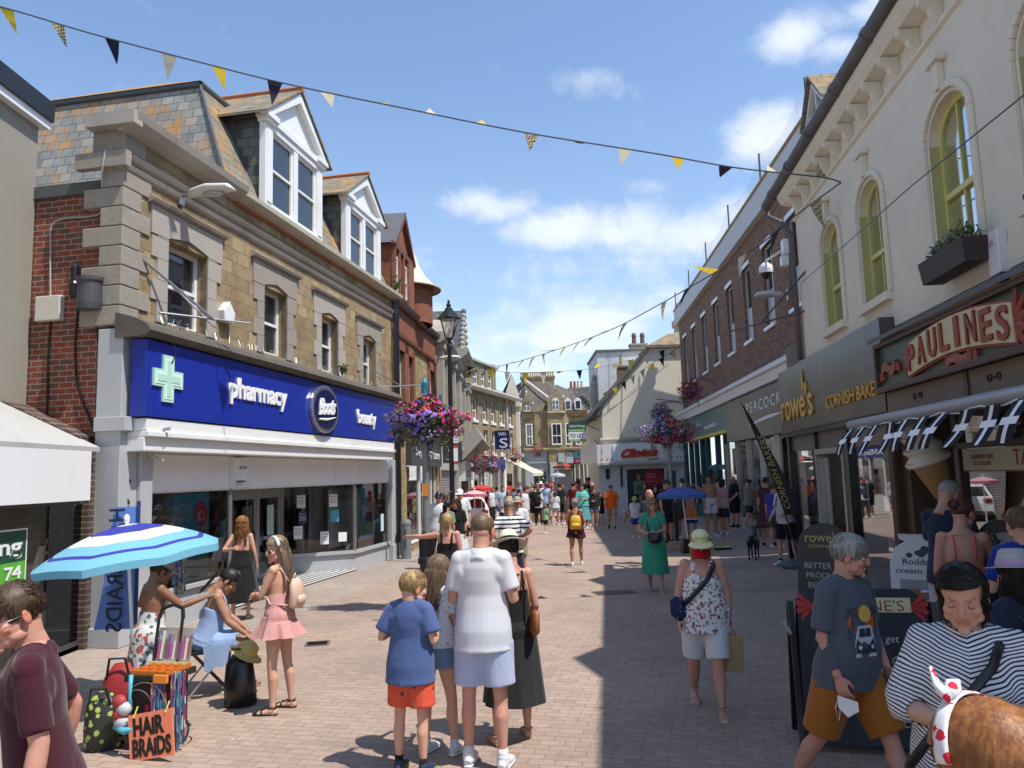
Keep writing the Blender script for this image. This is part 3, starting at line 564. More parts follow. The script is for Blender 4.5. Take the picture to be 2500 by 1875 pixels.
def low_shop():
 e=empty('shop_unit',(-5.67,4,0),0,'single-storey shop with white fascia and raked brick parapet left of the pharmacy','shop')
 L_=6.35
 b=MB(); b.box(-.35,0,-6,L_,1.97,2.62); b.build('fascia_board',M_whiteu,e)
 b=MB(); b.add([(0,-6,2.62),(0,L_+.2,2.62),(-1.5,L_+.2,3.35),(-1.5,-6,3.35),(0,-6,2.68),(0,L_+.2,2.68),(-1.5,L_+.2,3.41),(-1.5,-6,3.41)],[(0,1,2,3),(4,5,6,7),(0,1,5,4)]); b.build('lean_to_roof',plain('pale_roof',(.42,.42,.40),.7,.1,2,dirt=.4),e)
 b=MB(); b.prism([(-1.7,0),(-.42,0),(-.42,2.72),(-1.7,3.4)],L_+.35,L_+.6,0); b.box(-.62,-.12,L_+.2,L_+.62,0,2.66); b.build('brick_pier',M_dkbrick,e)
 b=MB(); n=26
 for i in range(n):
  t=i/n; x=-1.75+t*1.5; z=3.42-t*.72
  b.add([(x,L_+.15,z),(x+.052,L_+.15,z-.025),(x+.052,L_+.65,z-.025),(x,L_+.65,z),(x+.012,L_+.15,z+.13),(x+.06,L_+.15,z+.105),(x+.06,L_+.65,z+.105),(x+.012,L_+.65,z+.13)],[(0,3,2,1),(4,5,6,7),(0,1,5,4),(1,2,6,5),(3,0,4,7)])
 b.build('brick_coping',M_dkbrick,e)
 b=MB(); b.box(-.75,-.7,-6,L_+.3,0,2.5); b.build('cream_brick_lining',brick('painted_brick',(.66,.64,.52),(.63,.61,.50),(.5,.48,.39),.3,.1,.008,.2),e)
 b=MB(); b.box(-.25,-.2,-6,L_+.3,0,.12); b.box(-.25,-.2,L_+.22,L_+.3,0,2.0); b.box(-.25,-.2,-6,L_+.3,1.92,2.0); b.build('window_frame',M_dgrey,e)
 MB().quad((-.22,-6,.12),(-.22,L_+.25,.12),(-.22,L_+.25,1.95),(-.22,-6,1.95)).build('shop_window',G_shop,e)
 MB().box(-1.6,-.2,-6,L_+.3,0,.06).build('window_bed',plain('cream_board',(.5,.47,.36),.7,.05),e)
 # letting board in the window
 s=MB(); s.box(-.22,-.195,3.6,5.34,1.3,1.66,0); s.box(-.225,-.2,3.6,5.37,1.04,1.68,2); s.box(-.22,-.195,3.6,5.34,1.06,1.3,1); s.build('letting_board',[plain('board_green',(.01,.07,.04),.4,.05),plain('board_lime',(.10,.42,.04),.4,.05),M_whiteu],e)
 for tx,yy,z,h,w in (('letting',5.26,1.40,.18,1.15),('74',5.26,1.11,.14,.3)):
  o=text(tx,e,'lettering',M_whiteu,0,0,h,0,.004,w=w,bold=.02)
  o.location=(-.19,yy-w,z); o.rotation_euler=(0,0,math.pi/2)
low_shop()
def pebble_block():
 e=empty('pebbledash_building',(-7.03,0,0),0,'tall grey pebbledash building at the left edge','building')
 MB().box(-8,0,-4,11.05,0,7.55).build('wall',M_pebble,e)
 b=MB(); b.box(-8,.12,-4,11.15,7.55,7.68,0); b.box(-8,.16,-4,11.18,7.68,7.98,1); b.build('roof_fascia',[M_whiteu,M_black],e)
pebble_block()
C=Fac('red_brick_building',-3.4,21.8,-2.82,28.2,'narrow red brick and sandstone building with a steep gable and cream bell-roofed turret')
def redbuilding():
 e=C.e
 wins=[(.66,1.36,4.2,5.92),(1.86,2.54,4.2,5.92),(5.2,6.05,4.2,5.92)]
 wall(e,0,6.4,3.3,6.3,wins,M_ashlar,0,.18,shell=6); MB().box(0,6.4,-.02,5.9,6.3,7.3).build('upper_wall',M_orbrick,e)
 b=MB()
 for a,c in ((.4,.66),(1.36,1.86),(2.54,2.8),(4.94,5.2),(6.05,6.35),(0,.16)): b.box(a,c,-.05,.1,3.4,6.25)
 b.box(.4,2.8,-.05,.1,5.92,6.25); b.box(4.94,6.35,-.05,.1,5.92,6.25); b.build('brick_dressing',M_orbrick,e)
 molding(e,-.02,6.42,[(.04,6.25),(.1,6.3),(.12,6.38),(.04,6.42)],M_orbrick,'string_course')
 molding(e,.1,6.4,[(.06,7.2),(.18,7.24),(.22,7.34),(.15,7.38)],M_black,'gutter')
 MB().tube((.12,-.12,0),(.12,-.12,7.25),.055).build('downpipe',M_black,e)
 for w in wins: sash(e,*w,.1,M_whiteu,G_dark,.07)
 # roof, gable bay and turret
 MB().add([(0,.0,7.35),(6.4,.0,7.35),(6.4,3.2,9.6),(0,3.2,9.6)],[(0,1,2,3)]).build('roof',brick('red_tile',(.22,.08,.06),(.16,.07,.055),(.08,.04,.03),.2,.12,.006,.4),e)
 g=MB(); g.prism([(0,7.3),(2.45,7.3),(2.45,8.95),(1.2,10.1),(0,8.95)],-.02,3.2); g.build('gable_wall',M_orbrick,e)
 g=MB(); g.prism([(-.08,8.86),(2.55,8.86),(2.55,9.02),(-.08,9.02)],-.12,.0); g.prism([(2.6,8.9),(1.2,10.22),(1.2,10.06),(2.45,8.9)],-.16,0); g.prism([(-.12,8.9),(1.2,10.22),(1.2,10.06),(0.02,8.9)],-.16,0); g.build('gable_coping',plain('dark_red_trim',(.15,.05,.035),.8,.2),e)
 g=MB(); g.add([(-.12,-.16,8.95),(1.2,-.16,10.28),(1.2,3.4,10.28),(-.12,3.4,8.95)],[(0,1,2,3)]); g.add([(2.6,-.16,8.95),(1.2,-.16,10.28),(1.2,3.4,10.28),(2.6,3.4,8.95)],[(0,1,2,3)]); g.build('gable_roof',M_lead,e)
 for x in (.1,1.28): 
  sash(e,x,x+.42,7.6,8.65,-.06,M_whiteu,G_dark,.06)
 b=MB()
 for x in (-.02,.54,1.08,1.72): b.box(x,x+.1 if x<1.7 else 2.47,-.12,0,7.35,8.86)
 b.build('brick_pier',M_orbrick,e)
 t=empty('turret',(0,0,0),0,parent=e); c=C.px(985,800)
 tc=(3.55,.45,0)
 MB().lathe([(.93,7.2),(.93,8.4),(1.0,8.42),(1.0,8.5)],tc,28).build('turret_drum',M_orbrick,e)
 MB().lathe([(1.22,8.38),(1.25,8.42),(1.0,8.55),(.72,8.85),(.5,9.25),(.32,9.8),(.05,10.3)],tc,28).build('turret_roof',plain('cream_lead',(.60,.56,.42),.6,.08,3,dirt=.15),e,smooth=True)
 bpy.data.objects.remove(t)
 # street level: arched black door, shop window, pilaster
 b=MB(); b.box(-.02,.1,-.02,.2,-.2,3.3); b.box(.75,1.4,-.04,.1,-.2,3.3); b.box(6.1,6.4,-.06,.3,-.2,3.3); b.box(1.4,6.1,-.03,.3,-.2,.18); b.box(.1,.75,-.02,.1,2.45,3.3); b.build('stone_pier',M_ashlar,e)
 d=MB(); d.box(.12,.75,.12,.18,-.15,2.0); [d.box(.2+i*.26,.4+i*.26,.09,.12,-.02+j*1.0,.75+j*1.0) for i in (0,1) for j in (0,1)]; d.box(.1,.77,.08,.14,2.0,2.06); d.build('panelled_door',M_black,e)
 b=MB(); k=12; P=[(.1,2.06)]+[(.425-.31*math.cos(math.pi*i/k),2.06+.33*math.sin(math.pi*i/k)) for i in range(k+1)]+[(.75,2.06)]; b.prism(P,.12,.16); b.build('fanlight',G_dark,e)
 s=MB(); s.box(1.3,6.2,-.22,-.02,2.5,3.42); s=s.build('fascia_sign',M_dgrey,e); wt=MC['sign_white']
 text('Superdry',s,'lettering',wt,1.9,2.82,.26,-.225,.004,w=2.6); text('store',s,'lettering',wt,4.7,2.75,.3,-.225,.004,w=1.1)
 MB().quad((1.42,.05,.2),(6.1,.05,.2),(6.1,.05,2.5),(1.42,.05,2.5)).build('shop_window',G_shop,e)
 b=MB(); 
 for x in (1.42,3.35,3.5,5.35,6.05): b.box(x-.03,x+.03,-.0,.08,.18,2.5)
 b.box(1.42,6.1,-.05,.1,.14,.2); b.build('window_frame',M_whiteu,e)
 p=MB(); p.box(1.48,2.25,.07,.09,.2,2.48); p=p.build('window_banner',M_dgrey,e); pk=paper('pink_print',(.65,.03,.15))
 for i,(tx,z,h,m) in enumerate((('Superdry',1.9,.07,wt),('hottest',1.72,.06,pk),('save',1.42,.22,pk),('more',1.12,.22,wt),('summer',.95,.05,wt))): text(tx,p,'lettering',m,1.54,z,h,.066,.001,w=.6)
 p2=MB(); p2.lathe([(.2,0),(.22,0)],n=4); k=24
 P=[(1.86+.3*math.cos(2*math.pi*i/k),.62+.36*math.sin(2*math.pi*i/k)) for i in range(k)]; MB().prism(P,.066,.069).build('roundel',wt,p); P=[(1.86+.27*math.cos(2*math.pi*i/k),.62+.33*math.sin(2*math.pi*i/k)) for i in range(k)]; MB().prism(P,.062,.066).build('roundel',M_dgrey,p)
 text('what',p,'lettering',wt,1.68,.68,.1,.06,.001,w=.36); text('rocks',p,'lettering',pk,1.68,.5,.1,.06,.001,w=.36)
 rr=random.Random(9); b=MB(); cs=[paper('gar%d'%i,c) for i,c in enumerate(((.5,.45,.4),(.35,.12,.12),(.5,.5,.15),(.15,.2,.35)))]
 for i in range(11): x=2.45+i*.32; b.loft([(x,.5,.5+rr.random()*.2),(x,.5,1.2),(x,.5,1.9),(x,.5,2.05)],[(.1,.09),(.11,.1),(.14,.07),(.03,.03)],n=8,m=i%4)
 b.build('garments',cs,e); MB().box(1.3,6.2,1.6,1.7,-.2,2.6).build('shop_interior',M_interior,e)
 # hanging sign with the star
 h=MB(); h.box(6.28,6.34,-.95,-.25,2.62,3.35); h.tube((6.31,-1.0,3.38),(6.31,0,3.38),.02); h=h.build('hanging_sign',M_dgrey,e)
 P=[]
 for i in range(10):
  a=math.pi/2+i*math.pi/5; r=.2 if i%2==0 else .095; P.append((r*math.cos(a),r*math.sin(a)))
 st=MB(); n=10
 st.add([(6.27,-.6-p_[0],3.05+p_[1]) for p_ in P]+[(6.27,-.6-p_[0]*.66,3.05+p_[1]*.66) for p_ in P],[(i,(i+1)%n,n+(i+1)%n,n+i) for i in range(n)]); st.build('star',wt,h)
 o=text('Superdry Store',h,'lettering',wt,0,0,.05,0,.002,w=.45); o.rotation_euler=(0,0,-math.pi/2); o.location=(6.272,-.36,2.74)
 b=MB(); b.box(6.0,6.06,-.3,-.2,4.6,5.1); b.build('banner_stub',paper('teal_cloth',(.03,.2,.28)),e)
 # lead flashing steps, buddleia growing in the gutter
redbuilding()
p=C.w(5.9,-.1,6.28+.1); street_light(p,math.atan2(C.d.y,C.d.x),'pale street light on the grey stone wall beyond the turret')
def leafclump(b,c,r,n,size,rnd,m=(0,),flat=1.):
 for i in range(n):
  d=V((rnd.gauss(0,1),rnd.gauss(0,1),rnd.gauss(0,1)*flat)); d=d.normalized()*r*rnd.random()**.4; p=V(c)+d
  a=V((rnd.gauss(0,1),rnd.gauss(0,1),rnd.gauss(0,1))).normalized()*size*rnd.uniform(.6,1.3); t=a.cross(V((rnd.gauss(0,1),rnd.gauss(0,1),rnd.gauss(0,1)))).normalized()*size*.45
  b.add([p-a,p+t,p+a,p-t],[(0,1,2,3)],rnd.choice(m))
M_leaf=plain('leaf_green',(.07,.12,.03),.6,.35,8); M_leaf2=plain('leaf_light',(.14,.20,.05),.6,.3,8); M_leafd=plain('leaf_dark',(.03,.06,.02),.6,.3,8)
def gutterplant(F,x,z,s,label):
 e=empty('gutter_plant',F.w(x,-.15,z),0,label,'plant'); b=MB(); r=random.Random(int(x*10))
 for i in range(14):
  d=V((r.uniform(-.6,.6),r.uniform(-.5,.3),1)).normalized(); L_=s*r.uniform(.4,1)
  b.tube((0,0,0),d*L_,.006,.002,4,0)
  for k in range(10): leafclump(b,d*L_*r.uniform(.2,1),.04,2,.035,r,(1,2))
 b.build('foliage',[M_leafd,M_leaf,M_leaf2],e)
gutterplant(B,9.9,7.44,.55,'weed growing from the gutter where the sandstone meets the red brick gable')
gutterplant(B,6.2,4.6,.25,'small weed on the dark hood above the blue pharmacy sign')
D=Fac('limestone_building',-2.82,28.2,-2.75,45,'ornate grey limestone building with a curved pediment and a steep carved gable')
def limestone():
 e=D.e; w=[]
 for x in (1.2,4.0,7.2): w.append((x,x+1.1,4.2,6.4))
 for x in (10.2,13.4): w.append((x,x+1.2,4.2,6.8))
 wall(e,0,16.8,2.9,7.3,w,M_greyst,0,.3,shell=7); MB().box(9.2,16.8,.0,6,7.3,8.2).build('attic_wall',M_greyst,e)
 for q in w: sash(e,*q,.2,M_whiteu,G_dark,.08,bars=1)
 b=MB()
 for x in (.3,2.9,5.7,8.6,9.4,12.2,15.2,16.4): b.box(x,x+.42,-.28,0,3.3,6.9); b.box(x-.08,x+.5,-.36,0,6.9,7.1); b.box(x-.08,x+.5,-.36,0,3.3,3.5)
 b.build('pilasters',M_greyst,e,bev=.02)
 molding(e,-.05,9.2,[(.2,7.1),(.4,7.25),(.5,7.4),(.3,7.5)],M_greyst); molding(e,9.2,17,[(.3,7.9),(.6,8.1),(.7,8.3),(.4,8.4)],M_greyst)
 P=[(1.6,7.3)]+[(4.0-2.3*math.cos(math.pi*i/16),7.4+1.3*math.sin(math.pi*i/16)) for i in range(17)]+[(6.4,7.3)]
 MB().prism(P,-.2,.4).build('curved_pediment',M_greyst,e); P=[(4-1.7*math.cos(math.pi*i/16),7.45+.9*math.sin(math.pi*i/16)) for i in range(17)]; MB().prism(P,-.26,-.2).build('tympanum',plain('pale_limestone',(.42,.40,.34),.9,.2,4,dirt=.3),e)
 MB().prism([(9.4,8.3),(13.6,8.3),(11.4,10.7)],-.3,.5).build('steep_gable',M_greyst,e)
 b=MB(); rr=random.Random(2)
 for i in range(9):
  t=i/8; b.ell((9.4+2*t,-.35,8.4+2.3*t),(.14,.14,.16),8,6); b.ell((13.6-2.2*t,-.35,8.4+2.3*t),(.14,.14,.16),8,6)
 b.box(10.9,11.9,-.36,-.3,8.5,9.5); b.build('carving',M_greyst,e)
 b=MB(); b.add([(13.6,-.3,8.3),(11.4,-.3,10.75),(11.4,6,10.75),(13.6,6,8.3)],[(0,1,2,3)]); b.add([(9.4,-.3,8.3),(11.4,-.3,10.75),(11.4,6,10.75),(9.4,6,8.3)],[(0,1,2,3)]); b.add([(0,.1,7.45),(9.2,.1,7.45),(9.2,4,9.6),(0,4,9.6)],[(0,1,2,3)]); b.build('roof',M_slate_d,e)
 MB().prism([(.2,7.4),(1.6,7.4),(.5,9.9)],.8,4).build('narrow_gable',plain('pale_limestone2',(.45,.43,.38),.9,.1,4),e)
 # shops
 b=MB(); b.box(0,.5,-.1,.3,-.5,3.3); b.box(8.6,9.3,-.1,.3,-.6,3.3); b.box(16.1,16.8,-.1,.3,-.8,3.3); b.box(0,16.8,-.05,.3,2.9,3.3); b.build('stone_pier',M_greyst,e)
 b=MB(); b.box(.5,8.6,-.08,.1,2.4,2.9); b.build('fascia_board',plain('pale_grey_board',(.42,.42,.42),.6,.08),e)
 m,nt,N,L,bs=nm('roller_shutter'); oc=ocoord(N); wv=N.new('ShaderNodeTexWave'); wv.bands_direction='Z'; wv.inputs['Scale'].default_value=3.2; L.new(oc,wv.inputs[0]); L.new(ramp(N,L,wv.outputs[0],[(0,(.20,.19,.21)),(1,(.30,.29,.30))]),bs.inputs[0]); bump(N,L,bs,wv.outputs[0],.8,.03); bs.inputs['Metallic'].default_value=.3
 MB().box(.5,8.6,.05,.1,-.6,2.4).build('roller_shutter',m,e)
 b=MB(); b.box(9.3,16.1,-.4,-.1,1.9,2.85,0); b=b.build('fascia_sign',plain('notice_white',(.6,.6,.58),.5,.1,4),e); text('ice',b,'lettering',plain('ink_grey2',(.25,.25,.27),.6,.1),10.5,2.1,.55,-.41,.01,w=3.5)
 MB().box(9.3,16.1,.1,.2,-.8,1.9).build('dark_shopfront',G_dark,e)
 b=MB(); b.add([(9.0,-1.3,3.9),(13.8,-1.5,3.6),(13.8,-.3,2.9),(9.0,-.3,2.9),(9,-.9,4.6),(13.8,-1.0,4.4),(13.8,-.1,3.4),(9,-.1,3.4)],[(0,1,5,4),(0,3,2,1),(4,5,6,7),(1,2,6,5),(0,4,7,3)]); b.build('folded_awning',plain('grey_canvas',(.34,.31,.29),.8,.08,2),e)
 b=MB(); b.box(16.7,16.76,-1.3,-.2,2.35,3.15); b.build('hanging_sign',plain('slate_grey_sign',(.14,.15,.15),.5,.05),e)
limestone()
E_=Fac('tan_stone_building',-2.75,45,.34,55.1,'long tan stone building with a flat-roofed dormer block and a blue shop sign')
def stationer():
 e=E_.e; ws=[]
 for c in (1.55,3.35,5.0,6.75,8.75):
  ws.append((c-.42,c+.42,5.5,6.85)); ws.append((c-.42,c+.42,3.5,4.95))
 wall(e,0,10.1,3.2,7.35,ws,M_tanst,0,.18,shell=8)
 for i,q in enumerate(ws): sash(e,*q,.1,M_whiteu,G_dark,.1,style='trans',bars=1,sill=M_whiteu if 1 else None,silld=.16)
 b=MB()
 for q in ws: b.box(q[0]-.12,q[1]+.12,-.03,.02,q[3],q[3]+.25); b.box(q[0]-.2,q[0],-.025,.02,q[2],q[3]); b.box(q[1],q[1]+.2,-.025,.02,q[2],q[3])
 b.build('window_surrounds',plain('brown_stone',(.30,.22,.13),.9,.25,4),e)
 molding(e,-.1,10.3,[(.15,7.3),(.45,7.32),(.55,7.42),(.4,7.5)],M_white,'gutter'); MB().add([(0,-.35,7.5),(10.2,-.35,7.5),(10.2,3,8.9),(0,3,8.9)],[(0,1,2,3)]).build('roof',brick('mossy_slate',(.30,.22,.10),(.25,.2,.12),(.1,.08,.05),.25,.2,.006,.5,stain=(.36,.22,.05),stamt=.7),e)
 dw=[(2.85,3.7,7.85,8.85),(4.25,5.1,7.85,8.85),(5.7,6.55,7.85,8.85)]
 wall(e,-.6,7.3,7.4,9.3,dw,plain('drab_render',(.24,.20,.13),.95,.2,3,.3,dirt=.3),.5,.15,name='dormer_block',shell=5); MB().box(-.7,7.4,.35,5.6,9.3,9.42).build('flat_roof',M_greyst,e)
 for q in dw: sash(e,*q,.6,M_whiteu,G_dark,.09,bars=1)
 bl=plain('sign_blue2',(.03,.035,.22),.35,.05); s=MB(); s.box(.7,6.9,-.15,0,2.5,3.15); s=s.build('fascia_sign',bl,e); text('WHSmith',s,'lettering',MC['sign_white'],2.2,2.68,.32,-.16,.01,w=2.8)
 h=MB(); h.box(4.35,4.43,-1.25,-.3,3.75,4.95); h=h.build('hanging_sign',plain('sign_navy',(.01,.02,.12),.4,.05),e)
 for tx,z,hh,w in (('WH',4.6,.22,.5),('S',3.85,.6,.55)):
  o=text(tx,h,'lettering',MC['sign_white'],0,0,hh,0,.004,w=w,bold=.01); o.rotation_euler=(0,0,-math.pi/2); o.location=(4.345,-.98 if w==.5 else -1.05,z); o.location.y=-.5 if 0 else o.location.y+ .45
 b=MB(); b.box(.3,.7,-.1,.2,-.9,3.3); b.box(.7,6.9,-.05,.1,-.9,.3); b.box(6.9,7.3,-.08,.2,-.9,3.3); b.box(9.8,10.1,-.08,.2,-.9,3.3)
 for x in (.8,2.4,4.0,5.6,6.8): b.box(x-.05,x+.05,-.1,0,.3,2.5)
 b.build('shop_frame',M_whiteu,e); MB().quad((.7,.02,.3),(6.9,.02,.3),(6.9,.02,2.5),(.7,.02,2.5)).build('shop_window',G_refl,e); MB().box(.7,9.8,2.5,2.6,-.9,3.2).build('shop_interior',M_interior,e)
 b=MB(); b.add([(7.2,-.1,3.15),(10.0,-.1,3.15),(10.3,-1.9,2.2),(7.4,-1.9,2.2),(7.4,-1.9,2.0),(10.3,-1.9,2.0)],[(0,1,2,3),(3,2,5,4)]); b.build('awning',plain('cream_canvas',(.70,.64,.48),.8,.04),e)
 b=MB(); b.box(7.3,9.8,.3,.5,-.9,2.2); b.build('goods_display',plain('mixed_goods',(.35,.18,.12),.7,.8,5),e)
 MB().tube((7.7,-.1,3.2),(7.7,-.1,7.3),.06).build('downpipe',plain('cream_pipe',(.6,.57,.5),.5,.1),e); MB().tube((.25,-.1,3.2),(.25,-.1,7.3),.06).build('downpipe',M_whiteu,e)
stationer()
def whitegable():
 e=empty('white_gabled_building',(.36,55.3,0),0,'narrow cream painted building with a pointed gable beside the tan stone shop','building')
 F=MB(); F.prism([(-2.2,7.0),(-.95,7.7),(-.38,9.35),(.12,7.9),(.2,7.0)],0,.4); F.build('gable',M_cream,e)
 MB().box(-2,.1,.1,5,-1,7.1).build('wall',M_cream,e); MB().add([(-.38,.0,9.4),(.2,0,7.75),(.2,5,7.75),(-.38,5,9.4),(-1.3,0,7.6),(-1.3,5,7.6)],[(0,1,2,3),(0,3,5,4)]).build('roof',M_slate_d,e)
 b=MB(); b.box(.1,.3,.1,4.9,7.0,7.25); b.box(.1,.35,.1,4.9,3.4,3.6); b.build('cornice',M_white,e)
 for y in (1.0,3.0):
  b=MB(); b.box(.1,.16,y,y+1.0,4.2,6.3); b.build('window',M_whiteu,e)
  MB().box(.14,.17,y+.12,y+.88,4.35,6.2).build('pane',G_dark,e)
 b=MB(); k=10
 P=[(.6,-1),(.6,1.8)]+[(2.4-1.8*math.cos(math.pi*i/k),1.8+1.4*math.sin(math.pi*i/k)) for i in range(k+1)]+[(4.2,-1)]
 MB().prism(P,.08,.13,ax='x').build('arch_shade_panel',plain('shadow_cream',(.3,.27,.2),.9,.1),e)  # flat arch panel on the wall; a recess's shade put into its colour
whitegable()
def cornerb():
 Y=61.; e=empty('corner_building',(0,Y,0),0,'tan stone corner building with gabled dormers and a long row of chimney pots','building'); zb=-1.2
 face=[(.55,2.5),(.95,.6),(1.72,0),(2.72,0),(2.72,-.35),(4.05,-.35),(4.7,.1),(5.9,.1),(9,3)]
 b=MB()
 for i in range(len(face)-1):
  (x0,y0),(x1,y1)=face[i],face[i+1]; b.quad((x0,y0,zb),(x1,y1,zb),(x1,y1,7.05),(x0,y0,7.05))
 b.add([(p[0],p[1],7.05) for p in face],[tuple(range(len(face)))]); b.build('wall',M_tanst,e)
 # shop fronts
 s=plain('pale_blue_board',(.40,.45,.48),.5,.06)
 b=MB(); b.box(.85,2.65,-.15,.0,2.85,3.85); b.build('fascia_sign',s,e); f=MB(); 
 b=MB(); b.box(1.0,2.5,-.22,-.15,2.95,3.65); sg=b.build('fascia_sign',plain('pale_grey_blue',(.34,.38,.42),.5,.05),e); text('GoMobile',sg,'lettering',MC['sign_white'],1.35,3.2,.22,-.24,.01,w=1.05)
 b=MB(); b.box(.85,2.65,-.1,0,-1,2.85); b.build('shopfront_panel',plain('pale_blue_panel',(.38,.42,.46),.5,.05),e); b=MB(); b.box(1.55,1.9,-.14,-.1,-1,2.3); b.box(2.0,2.45,-.14,-.1,-1,2.3); b.build('shop_window',G_dark,e)
 b=MB(); [b.ell((2.22,-.16,2.1-.35*i),(.08,.02,.1),10,6) for i in range(4)]; b.build('window_discs',MC['mint'],e)
 b=MB(); b.box(2.8,3.35,-.45,-.3,-1,3.0); b.box(3.45,3.95,-.45,-.3,3.0,3.7); b.box(4.1,4.65,-.3,.1,2.9,3.75); b.build('shopfront_panel',s,e)
 b=MB(); b.box(4.72,5.75,-.1,.05,3.3,3.85,0); b.box(4.72,5.75,-.1,.05,2.85,3.3,1); sg=b.build('fascia_sign',[plain('turquoise',(.12,.5,.46),.5,.05),plain('raspberry',(.55,.04,.12),.5,.05)],e); text('Boswells',sg,'lettering',MC['sign_white'],4.85,2.98,.18,-.11,.01,w=.8); text('JOY',sg,'lettering',M_black,4.98,3.46,.22,-.11,.01,w=.5)
 b=MB(); b.box(4.72,5.75,-.06,.05,-1,2.8); b.build('shop_window',G_refl,e); b=MB(); [b.box(x-.03,x+.03,-.1,0,-1,2.8) for x in (4.75,5.1,5.45,5.72)]; b.build('shop_frame',M_whiteu,e)
 molding(e,.8,5.9,[(.3,3.85),(.45,3.95),(.45,4.1),(.2,4.15)],M_tanst)
 # windows
 for x0,x1,z0,z1,y in ((.98,1.52,4.35,6.1,.0),(3.0,3.8,4.35,6.05,-.42),(4.1,4.6,4.35,6.05,-.25),(4.9,5.35,4.3,5.6,.02)):
  f=sash(e,x0,x1,z0,z1,y-.06,M_whiteu,G_dark,.09,style='trans',bars=1)
 b=MB(); b.box(3.05,3.35,-.3,-.29,4.4,5.6); b.build('red_curtain',paper('red_curtain_m',(.3,.02,.04)),e)
 # roofs
 b=MB(); b.add([(.1,1.5,7.1),(1.0,0,7.05),(2.75,-.1,7.05),(2.9,3,9.9),(1.05,3,10.0)],[(0,1,4),(1,2,3,4)]); b.add([(2.75,-.1,7.05),(4.05,-.1,7.05),(5.9,0,7.05),(5.0,3,8.9),(2.9,3,9.9)],[(0,1,2,3,4)]); b.add([(0,2,7.1),(1.05,3,10),(-1,6,9),(-1,6,7)],[(0,1,2,3)])
 b.build('roof',brick('brown_slate',(.15,.12,.10),(.11,.10,.09),(.05,.05,.04),.3,.22,.006,.5,.8,stain=(.2,.17,.08),stamt=.4),e)
 MB().loft([(1.1,2.6,9.95),(2.9,.6,8.2)],[.07,.07],n=6).build('verge',M_cream,e)
 b=MB(); b.box(.75,3.55,2.9,3.7,8.3,10.1,0); b.box(.68,3.62,2.8,3.8,10.1,10.25,0); b=b.build('chimney_stack',M_tanst,e)
 for i in range(15): MB().lathe([(0,0),(.075,0),(.06,.3),(.085,.34),(.085,.4),(.05,.4)],(.8+i*.19,3.3,10.25),8).build('chimney_pot',plain('buff_pot',(.42,.33,.20),.8,.2,3),b)
 def dorm(x0,x1,y,zt,z0=7.05):
  m_=(x0+x1)/2; P=[(x0,z0),(x1,z0),(x1,zt-.9),(m_+.22,zt-.35),(m_,zt),(m_-.22,zt-.35),(x0,zt-.9)]; MB().prism(P,y,y+2.4).build('gabled_dormer',M_tanst,e)
  b=MB(); [b.ell((xx,y,zz),(.08,.08,.1),8,6) for xx,zz in ((x0,zt-.7),(x1,zt-.7),(m_,zt+.22))]; b.tube((m_,y,zt-.05),(m_,y,zt+.2),.03); b.build('finials',M_cream,e)
  k=10; w=.26; P=[(m_-w,z0+.02)]+[(m_-w*math.cos(math.pi*i/k),zt-1.05+w*math.sin(math.pi*i/k)) for i in range(k+1)]+[(m_+w,z0+.02)]
  f=MB().prism(P,y-.05,y-.01).build('window',M_whiteu,e); b=MB(); [b.box(m_+s*.13-.09,m_+s*.13+.09,y-.06,y-.045,z0+.12+j*.38,z0+.42+j*.38) for s in (-1,1) for j in (0,1)]; b.build('pane',G_dark,f)
 dorm(2.75,4.02,-.35,8.85); dorm(.62,1.6,-.1,8.4)
 molding(e,2.7,4.1,[(.4,6.75),(.5,6.9),(.4,7.0)],M_tanst); molding(e,4.1,5.9,[(.05,6.6),(.2,6.8),(.3,7.0)],M_tanst)
 for x in (4.15,4.95): 
  f=MB().prism([(x,7.1),(x+.5,7.1),(x+.5,7.9),(x+.25,8.1),(x,7.9)],-.1,1.2).build('small_dormer',M_white,e); MB().box(x+.08,x+.42,-.12,-.1,7.2,7.8).build('pane',G_dark,f)
cornerb()
def farroofs():
 e=empty('slate_roofed_building',(0,66,0),0,'slate roofs with red ridge tiles and a four-pot chimney behind the corner building','building')
 b=MB(); b.add([(3.2,2,9.5),(4.4,2,9.7),(7.4,0,8.2),(3.2,0,7.8)],[(0,1,2,3)]); b.add([(4.2,-1,9.2),(6.5,-1,9.4),(7.5,-2,7.6),(4.0,-2,7.6)],[(0,1,2,3)]); b.add([(4.6,-2,8.3),(6.0,-2,8.5),(7.3,-2.2,7.2),(4.2,-2.2,7.2)],[(0,1,2,3)]); b.build('roof',M_slate_d,e)
 b=MB(); b.loft([(3.4,1.9,9.7),(5.2,1.9,9.25),],[.05,.05],n=6); b.loft([(4.3,-1,9.1),(7.0,-1,9.4)],[.05,.05],n=6); b.loft([(4.5,-2.1,8.35),(5.9,-2.1,8.55),(7.0,-2.3,7.4)],[.05]*3,n=6); b.build('ridge_tiles',plain('red_ridge',(.4,.10,.06),.8,.2),e)
 b=MB(); b.box(4.95,6.3,.3,1.2,7.8,9.3); b.box(4.88,6.37,.2,1.3,9.3,9.45); b=b.build('chimney_stack',M_brbrick,e)
 for i in range(4): MB().lathe([(0,0),(.13,0),(.1,.5),(.12,.6),(0,.6)],(5.15+i*.31,.75,9.45),8).build('chimney_pot',plain('red_pot' if i<2 else 'buff_pot2',(.3,.08,.05) if i<2 else (.5,.42,.28),.8,.1),b)
 MB().box(3,8,-2,4,-1.5,7.6).build('wall',M_tanst,e)
farroofs()
